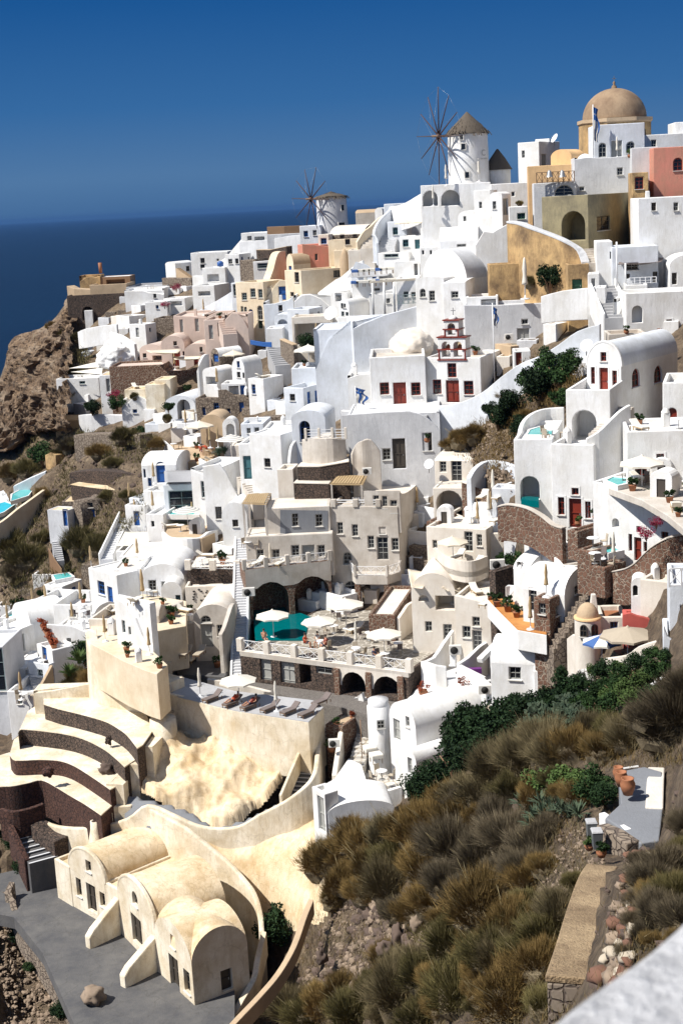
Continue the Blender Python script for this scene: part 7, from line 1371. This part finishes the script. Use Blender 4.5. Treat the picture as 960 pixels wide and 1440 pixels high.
CT.put(g(520,1062,None,107.5),.3,'dining table with white cloth on the crazy paved terrace','cloth covered tables'); CT.put(g(529,1072,None,106.5),.3,'second dining table with white cloth nearer the camera on the crazy paving','cloth covered tables')
for i in range(16):
    x=500+(i%8)*8+R.uniform(-2,2); y=(388 if i<8 else 404)+(i%8)*-.6; p=g(x,y,None,180 if i<8 else 175); (CT if i%4 else CB).put(p,0,'small laid table on the upper village restaurant terrace','restaurant tables')
for x,y,Y,s,l in [(476,380,178,.9,0)]: pass
# shading awnings over the restaurant
sail('grey cloth awning over the restaurant terrace',[(488,390,181),(545,388,181),(553,380,186),(495,381,186)],'stripeg'); sail('dark awning roof over the bluish white house',[(868,372,145),(930,368,145),(932,362,149),(872,364,149)],'cush')
for i,(x,t) in enumerate([(867,340),(879,370)]): p=g(x,404,None,145); o=MB().tube([p,p+Z1*solvey(p,Z1,t)],.09,8).build('awning_post','whpaint',loc=p); tag(o,['taller','shorter'][i]+' slim white post of the dark awning','post')
# pots, jars, bins
def pot(px,py,Y,r,h,label,mat='terra',plant=None,z=None):
    q=g(px,py,z,Y); T=thing('plant_pot' if plant else 'jar',label,'pot',q); MB().lathe(q,[(0,0),(r*.6,0),(r*.95,h*.45),(r,h*.65),(r*.75,h*.92),(r*.85,h),(r*.7,h),(r*.6,h*.8),(0,h*.8)],18).build('vessel',mat,T)
    if plant: m=MB(); leaves(m,q+Z1*(h+r*.8),r*1.5,r*1.5,r*1.3,260,R,.07,6); m.build('plant',plant,T)
for a in [(869,1096,54.5,.24,.55,'rearmost rust coloured clay jar on the grey terrace'),(873,1105,54,.27,.62,'middle rust coloured clay jar on the grey terrace'),(882,1117,53.5,.31,.7,'nearest and largest rust coloured clay jar')]: pot(*a)
for a in [(595,978,111,.4,.5,'terracotta pot set on the white roof mound',),(651,972,109,.4,.5,'terracotta pot of red geraniums on the white roof')]: pot(*a,plant='redleaf')
for a,p in [((715,972,101,.4,1.0,'tall clay jar with green plant on the rocks'),'leaf'),((467,1057,109,.4,.5,'clay pot with green bush beside the dark steps'),'leafl'),((473,1022,110.5,.3,.4,'small pot shrub on the stone planter box'),'leaf'),((497,1012,112,.3,.4,'rusty leaved pot behind the stone planter'),'redleaf'),((722,843,110,.2,.3,'tiny clay pot on the orange terrace bench'),'redleaf'),((770,888,101.5,.25,.4,'potted plant at the corner of the brown stone kitchen box'),'leaf'),((672,810,121,.35,.5,'green plant at the end of the canvas strips'),'leafl'),((828,1195,None,.2,.3,'rusty pot with green fern beside the bins'),'leafl'),((845,1205,None,.2,.3,'green potted bush right of the fern'),'leaf'),((706,762,118,.2,.4,'small clay urn against the shaded balcony house wall'),'redleaf'),((838,732,101,.3,.5,'potted cactus right of the red double door'),'leaf'),((812,739,102,.25,.35,'potted plant before the red double door'),'leafl'),((103,900,142,.4,.4,'red flowering shrub box end nearest the sea'),'redleaf'),((600,622,138,.3,.4,'green plant by the dark doors'),'leaf'),((885,222,164,.3,.4,'green plant on the sill below the arched openings'),'leafl'),((880,470,130,.25,.4,'brown urn above the red shuttered window'),'leaf'),((928,474,127,.25,.4,'clay urn on the white wall at the right'),'terra')]: pot(*a,plant=p)
# flower box strip
q=[g(x,y,None,Y) for x,y,Y in ((60,878,143),(66,888,142),(72,900,141),(77,910,140))]; T=thing('flower_box','long red leaved flower box along the sloping white roof','planter',q[1]); m=MB()
for a,b in zip(q,q[1:]): m.bar(a,b,.5,.4)
m.build('trough','terra',T); m=MB()
for a in range(10): leaves(m,q[0].lerp(q[3],a/9)+Z1*.4,.6,.6,.4,120,R,.1,4)
m.build('flowers','redleaf',T)
# hedge box on right terrace
q=g(905,702,None,96); q2=g(960,690,None,97); T=thing('hedge_box','terracotta trough with clipped green hedge on the right terrace','planter',q); MB().bar(q,q2,.5,.5).build('trough','terra',T); m=MB()
for a in range(9): leaves(m,q.lerp(q2,a/8)+Z1*.45,.45,.45,.3,200,R,.06,5)
m.build('hedge','leaf',T)
def bin_(px,py,Y,label):
    q=g(px,py,None,Y); T=thing('rubbish_bin',label,'bin',q); MB().box8([q+V((a*.24,b*.26,0)) for a,b in((-1,-1),(1,-1),(1,1),(-1,1))]+[q+V((a*.30,b*.33,.95)) for a,b in((-1,-1),(1,-1),(1,1),(-1,1))]).build('bin_body','bin',T,bev=.02); MB().box8([q+V((a*.33,b*.36,.96)) for a,b in((-1,-1),(1,-1),(1,1),(-1,1))]+[q+V((a*.28,b*.30,1.06)) for a,b in((-1,-1),(1,-1),(1,1),(-1,1))]).build('lid','grey',T,bev=.02)
    for s in (-.22,.22): MB().tube([q+V((s-.03,.3,.1)),q+V((s+.03,.3,.1))],.1,10).build('wheel','dark',T)
    T.scale=(.68,.68,.72)
bin_(831,1178,None,'grey wheeled rubbish bin farther from the camera'); bin_(839,1192,None,'grey wheeled rubbish bin nearer the camera')
def dish(px,py,Y,r,label,to=(-.5,-.8,.5)):
    q=g(px,py,None,Y); n=V(to).normalized(); T=thing('satellite_dish',label,'satellite dish',q); MB().tube([q,q+Z1*.7],.04,6).build('mast','metal',T); o=MB(); s=n.cross(Z1).normalized(); t=s.cross(n); c=q+Z1*(.7+r*.4); vs=[c-n*.12]; 
    for i in (1,2,3):
        for k in range(16): a=2*pi*k/16; vs.append(c-n*.12*(1-(i/3)**2)+(s*math.cos(a)+t*math.sin(a))*r*i/3)
    fs=[(0,1+k,1+(k+1)%16) for k in range(16)]+[(1+j*16+k,1+j*16+(k+1)%16,17+j*16+(k+1)%16,17+j*16+k) for j in (0,1) for k in range(16)]; o.add(vs,fs,True); o.build('reflector','whpaint',T); MB().bar(c-n*.1-t*r*.7,c+n*r*.8,.03).build('feed_arm','metal',T)
dish(603,665,134,.5,'white satellite dish beside the barrel roofed hut'); dish(465,452,180,.9,'white satellite dish in the upper centre beside the pergola court'); dish(824,500,127,.6,'tan satellite dish left of the vaulted red door house'); dish(779,205,182,.6,'white satellite dish on the skyline roof',(-.8,-.3,.5)); dish(820,238,166,.8,'cream satellite dish left of the bare grey wall')
def ac(px,py,Y,label,w=.9,h=.65,z=None):
    q=g(px,py,z,Y); T=thing('air_conditioner',label,'air conditioner',q); MB().box(q+Z1*h/2,(w,.4,h)).build('casing','frw',T,bev=.03); MB().tube([q+V((-.12,-.2,h/2)),q+V((-.12,-.24,h/2))],h*.4,16).build('fan_grille','dark',T)
ac(516,667,136,'air conditioning unit beside the wavy greige wall'); ac(715,478,152.6,'air conditioning unit on the long blank wall'); ac(699,800,112.6,'louvred unit on top of the lava utility box',1.2,.8); ac(640,920,113,'louvred cabinet beside the glazed doors',1,.8); ac(728,862,108,'louvred cabinet under the curved bench wall',1,.7)
ac(683,975,106,'louvred vent box in the low white wall',1.2,.7); ac(350,838,129,'box unit on the pale holed wall',1.2,.8); ac(470,1050,107,'small utility box by the planter steps')
# flags
def flag(px,py,Y,hpx,fpx,label,w=.5,dirx=.25):
    q=g(px,py,None,Y); h=solvey(q,Z1,hpx); T=thing('flag',label,'flag',q); MB().tube([q,q+Z1*h],.05,8).build('pole','whpaint',T); L=solvey(q,Z1,fpx[0])-solvey(q,Z1,fpx[1]); z1=solvey(q,Z1,fpx[0]); m=MB(); nr=9
    me_v=[];fs=[]
    for i in range(nr*2+1):
        for j in range(5): me_v.append(q+V((.05+j*w/4*(1-.25*math.sin(i*.5)),.12*math.sin(j*2.1+i*.3),z1-L*i/(nr*2)-j*.08)))
    for i in range(nr*2):
        for j in range(4): fs.append((i*5+j,i*5+j+1,i*5+6+j,i*5+5+j))
    m.add(me_v,fs,True); o=m.build('cloth','canvasw',T); o.data.materials.append(M['blue'])
    for k,p in enumerate(o.data.polygons):
        j=k%4; i=k//4; p.material_index=1 if (j in (1,3) or (i<7 and j<3 and not(i in(3,) or j==1))) else 0
flag(834,222,165,147,(150,197),'blue and white striped flag hanging limp beside the dome',.55); flag(695,536,143,426,(431,457),'blue and white striped flag on a tall pole behind the church',.45); flag(501,578,145,543,(545,566),'small blue and white flag on the church forecourt wall',1.0)
p=g(509,1065,None,108.5); o=MB().tube([p,p+Z1*solvey(p,Z1,1012)],.04,6).build('rusty_pole','wood',loc=p); tag(o,'lone thin rusty pole on the white roof terrace','pole')
# people
def person(label,px,py,J,rad,cl,z=None,Y=None,rz=0,skin='skin',hairm='hair',sc=1):
    """J: joints dict in metres (x,y,z); one continuous skinned body"""
    q=g(px,py,z,Y); m3=Matrix.Rotation(rz,3,'Z'); names=['pelvis','chest','neck','head','lsh','lel','lha','rsh','rel','rha','lkn','lan','lto','rkn','ran','rto']
    E=[('pelvis','chest'),('chest','neck'),('neck','head'),('chest','lsh'),('lsh','lel'),('lel','lha'),('chest','rsh'),('rsh','rel'),('rel','rha'),('pelvis','lkn'),('lkn','lan'),('lan','lto'),('pelvis','rkn'),('rkn','ran'),('ran','rto')]
    RR=dict(pelvis=.15,chest=.15,neck=.055,head=.085,lsh=.06,rsh=.06,lel=.043,rel=.043,lha=.035,rha=.035,lkn=.065,rkn=.065,lan=.042,ran=.042,lto=.035,rto=.035)
    T=thing('person',label,'person',q); me=bpy.data.meshes.new('body'); me.from_pydata([tuple(m3@V(J[n])*sc) for n in names],[(names.index(a),names.index(b)) for a,b in E],[]); o=bpy.data.objects.new('body',me); C.objects.link(o); o.parent=T; me.materials.append(M[skin])
    s=o.modifiers.new('s','SKIN'); s.use_smooth_shade=True
    sv=me.skin_vertices[0].data
    for i,n in enumerate(names): sv[i].radius=(RR[n]*sc,)*2; sv[i].use_root=(n=='pelvis')
    su=o.modifiers.new('u','SUBSURF'); su.levels=1; su.render_levels=1
    f=lambda n:q+m3@V(J[n])*sc
    MB().lathe(f('head')+Z1*.05*sc,[(0,.12*sc),(.07*sc,.1*sc),(.108*sc,.03*sc),(.10*sc,-.04*sc),(.09*sc,-.06*sc)],12).build('hair',hairm,T)
    a,b=f('pelvis'),f('chest'); m=MB().tube([a+(a-b)*.1,a.lerp(b,.5),b,b.lerp(f('neck'),.5)],[.19*sc,.175*sc,.195*sc,.11*sc],12)
    for s1,e1 in (('lsh','lel'),('rsh','rel')): m.tube([b.lerp(f(s1),.4),f(s1),f(s1).lerp(f(e1),.5)],[.1*sc,.085*sc,.06*sc],8)
    m.build('shirt',cl,T); m=MB()
    for k in ('lkn','rkn'): m.tube([a,a.lerp(f(k),.4),a.lerp(f(k),.75)],[.14*sc,.115*sc,.095*sc],8)
    m.build('shorts','clB',T)
SIT=dict(pelvis=(0,0,.52),chest=(0,.06,.92),neck=(0,.05,1.13),head=(0,.02,1.27),lsh=(-.19,.06,1.02),lel=(-.25,-.08,.78),lha=(-.16,-.32,.76),rsh=(.19,.06,1.02),rel=(.25,-.08,.78),rha=(.16,-.32,.76),lkn=(-.12,-.45,.52),lan=(-.12,-.45,.1),lto=(-.12,-.6,.05),rkn=(.12,-.45,.52),ran=(.12,-.42,.1),rto=(.12,-.58,.05))
STAND=dict(pelvis=(0,0,.93),chest=(0,0,1.30),neck=(0,0,1.48),head=(0,-.02,1.63),lsh=(-.19,0,1.38),lel=(-.25,.02,1.1),lha=(-.24,-.1,.86),rsh=(.19,0,1.38),rel=(.25,0,1.1),rha=(.22,-.15,.9),lkn=(-.1,-.02,.5),lan=(-.11,.02,.09),lto=(-.12,-.14,.04),rkn=(.1,-.06,.5),ran=(.12,-.1,.09),rto=(.13,-.25,.04))
REC=dict(pelvis=(0,0,.52),chest=(0,.38,.72),neck=(0,.56,.84),head=(0,.66,.93),lsh=(-.19,.46,.76),lel=(-.3,.3,.6),lha=(-.2,.1,.56),rsh=(.19,.46,.76),rel=(.3,.3,.6),rha=(.2,.1,.56),lkn=(-.1,-.42,.62),lan=(-.1,-.85,.47),lto=(-.1,-.92,.58),rkn=(.1,-.44,.52),ran=(.1,-.88,.46),rto=(.1,-.95,.57))
person('bare chested sunbather reclining on the dark sunbed under the white parasol',328,992,REC,0,'clR',z=zs+.03,rz=-.75); person('person in dark red reclining on the dark sunbed right of the white parasol',353,996,REC,0,'redp',z=zs+.03,rz=-.75)
person('person in an orange red shirt standing at the brown stone wall below the pool deck',533,982,STAND,0,'clR',Y=118.8,rz=.6)
person('sunburnt bather seated at the left end of the pool edge',372,905,SIT,0,'skin',z=ZT,rz=.5); person('guest in orange seated beside the pool deck table',430,911,SIT,0,'clR',z=ZT,rz=1.2); person('guest in white leaning over the pool deck table',447,909,SIT,0,'canvasw',z=ZT,rz=-.4); person('guest in red brown seated right at the pool deck table',458,914,SIT,0,'redp',z=ZT,rz=-1.2); person('dark haired guest seated under the right end parasol',527,931,SIT,0,'clB',z=ZT,rz=1.0); person('tanned guest seated among the straw parasols on the brick terrace',283,640,SIT,0,'clR',Y=168,rz=.4); person('second tanned guest reclining on the brick terrace',292,636,REC,0,'clR',Y=168.5,rz=1.4); person('person in black seated in the curved parapet court',152,905,SIT,0,'dark',Y=124,rz=.5)
# cushions
o=MB().box(g(667,948,None,110.5)+Z1*.3,(1.1,.5,.4)).build('cushion','purple'); tag(o,'purple cushion in the small walled court','cushion')
# clutter found on real terraces and roofs, set where the camera's side of the town shows a flat surface
def clutter():
    sc=bpy.context.scene; dg=bpy.context.evaluated_depsgraph_get(); dg.update(); rr=random.Random(99); n=0; used=[]
    POTS=Proto(lambda:_pot()); 
    for t in range(5000):
        if n>=250: break
        x=rr.uniform(100,955); y=rr.uniform(300,940)
        if town(x,y)<1: continue
        hit=sc.ray_cast(dg,V((0,0,0)),ray(x,y).normalized())
        if not hit[0] or hit[2].z<.97: continue
        nm=hit[4].name.split('.')[0]
        if nm not in('roof','floor','base','plaster_top') or (hit[4].parent and hit[4].parent['label'].find('vault')>=0): continue
        if hit[4].name.startswith('roof') and hit[4].data.polygons[0].use_smooth: continue
        p=hit[1]; s=FPX/p.y
        if any((p-q).length<1.6 for q in used): continue
        used.append(p); n+=1; k=rr.random()
        if .30<k<.36: LWA.put(p,rr.choice((0,.4,-.4,1.57)),'low whitewashed L shaped parapet on a flat roof','low roof parapets',rr.uniform(.8,1.3))
        elif .36<=k<.42: HUT.put(p,rr.choice((-.3,-.6,0)),'tiny whitewashed roof hut with vaulted top and a dark door','tiny roof huts',rr.uniform(.8,1.15))
        elif k<.42: POTS.put(p,rr.random()*6,'terracotta pot with a small green plant on a white terrace','terracotta pots on the terraces',rr.uniform(.8,1.5))
        elif k<.56: CHM.put(p,rr.random()*6,'little whitewashed chimney standing on a flat roof','whitewashed roof chimneys',rr.uniform(.8,1.3))
        elif k<.70: PCt.put(p,rr.random(),'closed straw coloured parasol on a flat roof terrace','closed parasols',.95)
        elif k<.86: TB.put(p,0,'small white table on a roof terrace','roof terrace tables'); CH.put(p+V((.8,.1,0)),-1.5,'chair beside a small white table on a roof terrace','roof terrace chairs')
        else: LW.put(p,rr.random()*3,'white deck chair on a flat roof terrace','roof terrace deck chairs')
def _pot():
    T=thing('plant_pot','','pot',V((0,0,0))); MB().lathe(V((0,0,0)),[(0,0),(.16,0),(.22,.3),(.25,.32),(.2,.34),(0,.3)],12).build('vessel','terra',T); m=MB(); leaves(m,V((0,0,.6)),.4,.4,.35,220,random.Random(3),.08,6); m.build('plant','leaf',T); return T
def _chm():
    T=thing('roof_chimney','','chimney',V((0,0,0))); MB().box((0,0,.45),(.5,.5,.9)).build('stack','white',T,bev=.05); MB().lathe(V((0,0,.9)),[(.3,0),(.28,.1),(.12,.3),(0,.34)],10).build('cap','white',T); return T
CHM=Proto(_chm)
def _lw():
    T=thing('low_parapet','','wall',V((0,0,0))); MB().box((0,0,.3),(1.9,.22,.7)).build('long_side','white',T,bev=.05); MB().box((.86,.62,.3),(.22,1.1,.68)).build('short_side','white',T,bev=.05); return T
LWA=Proto(_lw)
def _hut():
    T=thing('roof_hut','','hut',V((0,0,0))); ar=[(.75*math.cos(pi*k/10),1.25+.5*math.sin(pi*k/10)) for k in range(11)]; out=[(-.75,-.2),(.75,-.2)]+ar; ho=[(-.3,-.05),(.3,-.05),(.3,1.2),(-.3,1.2)]; ov,tr=cdt_face(out,[ho]); m=MB(); m.add([V((x,-.7,y)) for x,y in ov],tr); m.add([V((x,.7,y)) for x,y in out],[tuple(range(len(out)))]); L=len(out)
    m.add([V((x,-.7,y)) for x,y in out]+[V((x,.7,y)) for x,y in out],[(i,(i+1)%L,L+(i+1)%L,L+i) for i in range(L)]); m.build('walls','white',T,bev=.04); d=MB().box((0,-.6,.58),(.6,.06,1.25)); d.build('door','doorb',T); return T
HUT=Proto(_hut)
clutter()
# boulders on slope and stone wall right
for a in [('weathered brown boulder on the grey paved forecourt',132,1404,38,18,None,'stone1'),]:
    c=atz(132,1410,ZP); w=.95; lb=lumpy(a[0],132,1400,34,15,c.y,'stone1','boulder',d=.8,seed=2,amp=.2,sub=3,cat='rock')
for i,(x,y,w,h,Y,mt,l) in enumerate([(80,1012+0,0,0,0,'','')][:0]): pass
for x,y,w,h,Y,mt,l in [(153,1040,10,8,112.8,'lava','small dark lava boulder at the foot of the top lava terrace'),(150,1082,24,9,111,'stone2','flat dark rock on the third lava terrace'),(68,1085,16,8,111.8,'lavared','dark red rock at the foot of the third lava terrace'),(540,1335,20,15,74,'stone2','dark brown boulder in the eroded bank'),(560,1318,22,18,75,'stone2','second dark boulder in the eroded bank'),(585,1300,20,14,73,'stone1','tan rock in the eroded bank'),(452,1345,18,12,85,'stone2','flat slate grey stone in the rubble'),(690,1010,36,16,102,'stone3','beige rock outcrop below the clay jar'),(870,1075,20,9,66,'stone3','pale rock beside the rust coloured jars')]: lumpy(l,x,y,w,h,Y,mt,'boulder',d=w/2/FPX*Y*.8,seed=x,amp=.3,sub=3,cat='rock')
wallpath('sloping stone wall topped with a rough tan mortar slab in the lower right',[(822,1386,1420,34.5),(833,1340,1372,37.5),(845,1285,1315,41.5),(856,1245,1272,45),(866,1226,1250,47)],k=4,mat='rubble',th=1.0,cap=.22,capm='slabrock',down=2)
rng=random.Random(77)
for i in range(85):
    t=rng.random(); x=845+t*40+rng.uniform(-2,34); y=1385-t*190+rng.uniform(-12,14); Y=Yd(x,y)-.25; w=rng.uniform(10,34)*(1.15-t*.5); lumpy('rough brown field stone tumbled beside the tan topped wall',x,y,w,w*.36,Y,rng.choice(('stone1','stone2','stone1','terra2','stone3')),'field_stone',d=w/2/FPX*Y,seed=i,amp=.35,sub=2,cat='rock')['group']='tumbled field stones'
# grey terrace with white parapets (lower right)
TT,zg=terrace('grey concrete terrace with the rust coloured jars',[(869,1085),(905,1078),(930,1085),(932,1130),(926,1182),(900,1186),(878,1168),(850,1150),(872,1130)],Y=56.5,down=2,mat='slate')  # concrete coloured dark slate to carry the shade of the tree
wallpath('white parapet corner in front of the grey concrete terrace',[(841,1143,1162,52.6),(858,1154,1173,51.8),(879,1167,1190,50.8)],mat='white',th=.3)
wallpath('white kerb along the back of the grey concrete terrace',[(872,1082,1092,60),(890,1079,1088,61),(905,1077,1086,61.5)],mat='white',th=.25)
wallpath('pinkish wall at the right side of the grey concrete terrace',[(932,1136,1156,52.5),(933,1100,1122,55),(934,1079,1098,57)],mat='warm',th=.7)
wallpath('rubble retaining wall under the white parapet corner',[(838,1160,1190,51.8),(860,1172,1202,50.6),(880,1186,1214,49.6)],mat='rubble',th=.6)
wallpath('white garden wall between the green bushes and the balcony pool house',[(915,965,985,74),(925,958,980,74.5),(935,952,978,75)],mat='white',th=.3)
wallpath('white stone patch wall beside the garden bushes',[(862,1002,1012,78),(880,1008,1020,76),(900,1012,1026,74)],mat='white',th=.8)
for x,y,r in [(905,1270,22),(895,1300,20),(915,1235,20),(885,1345,18),(900,1215,18)]: bush('grey',x,y,r,L5,'thorny bushes by the stone wall')
# foreground parapet next to the camera
m,nt,b=_nt('roughwash'); n1=tex(nt,'Noise',22,Detail=6,Roughness=.7); n2=tex(nt,'Noise',6,Detail=3); lk(nt,mix(nt,ramp(nt,n1.outputs['Fac'],[(.4,(0,0,0)),(.6,(1,1,1))]),(.36,.36,.37),(.55,.55,.56)),b.inputs['Base Color']); b.inputs['Roughness'].default_value=.95; bump(nt,b,n1.outputs['Fac'],1,.02); M['roughwash']=m
ZF=-.66; E=[(700,1500),(765,1442),(800,1412),(830,1390),(860,1369),(900,1341),(930,1316),(960,1288),(1010,1230)]
P=[V(p) for p in crom([tuple(atz(x,y,ZF)) for x,y in E],4)]+[V((1.2,.9,ZF)),V((1.2,.1,ZF)),V((.1,.1,ZF))]
T=thing('parapet_wall','rough whitewashed parapet close to the camera in the lower right corner','wall',P[8]); mb=MB(); mb.poly(P,1.2); mb.build('wall_body','roughwash',T,bev=.05)
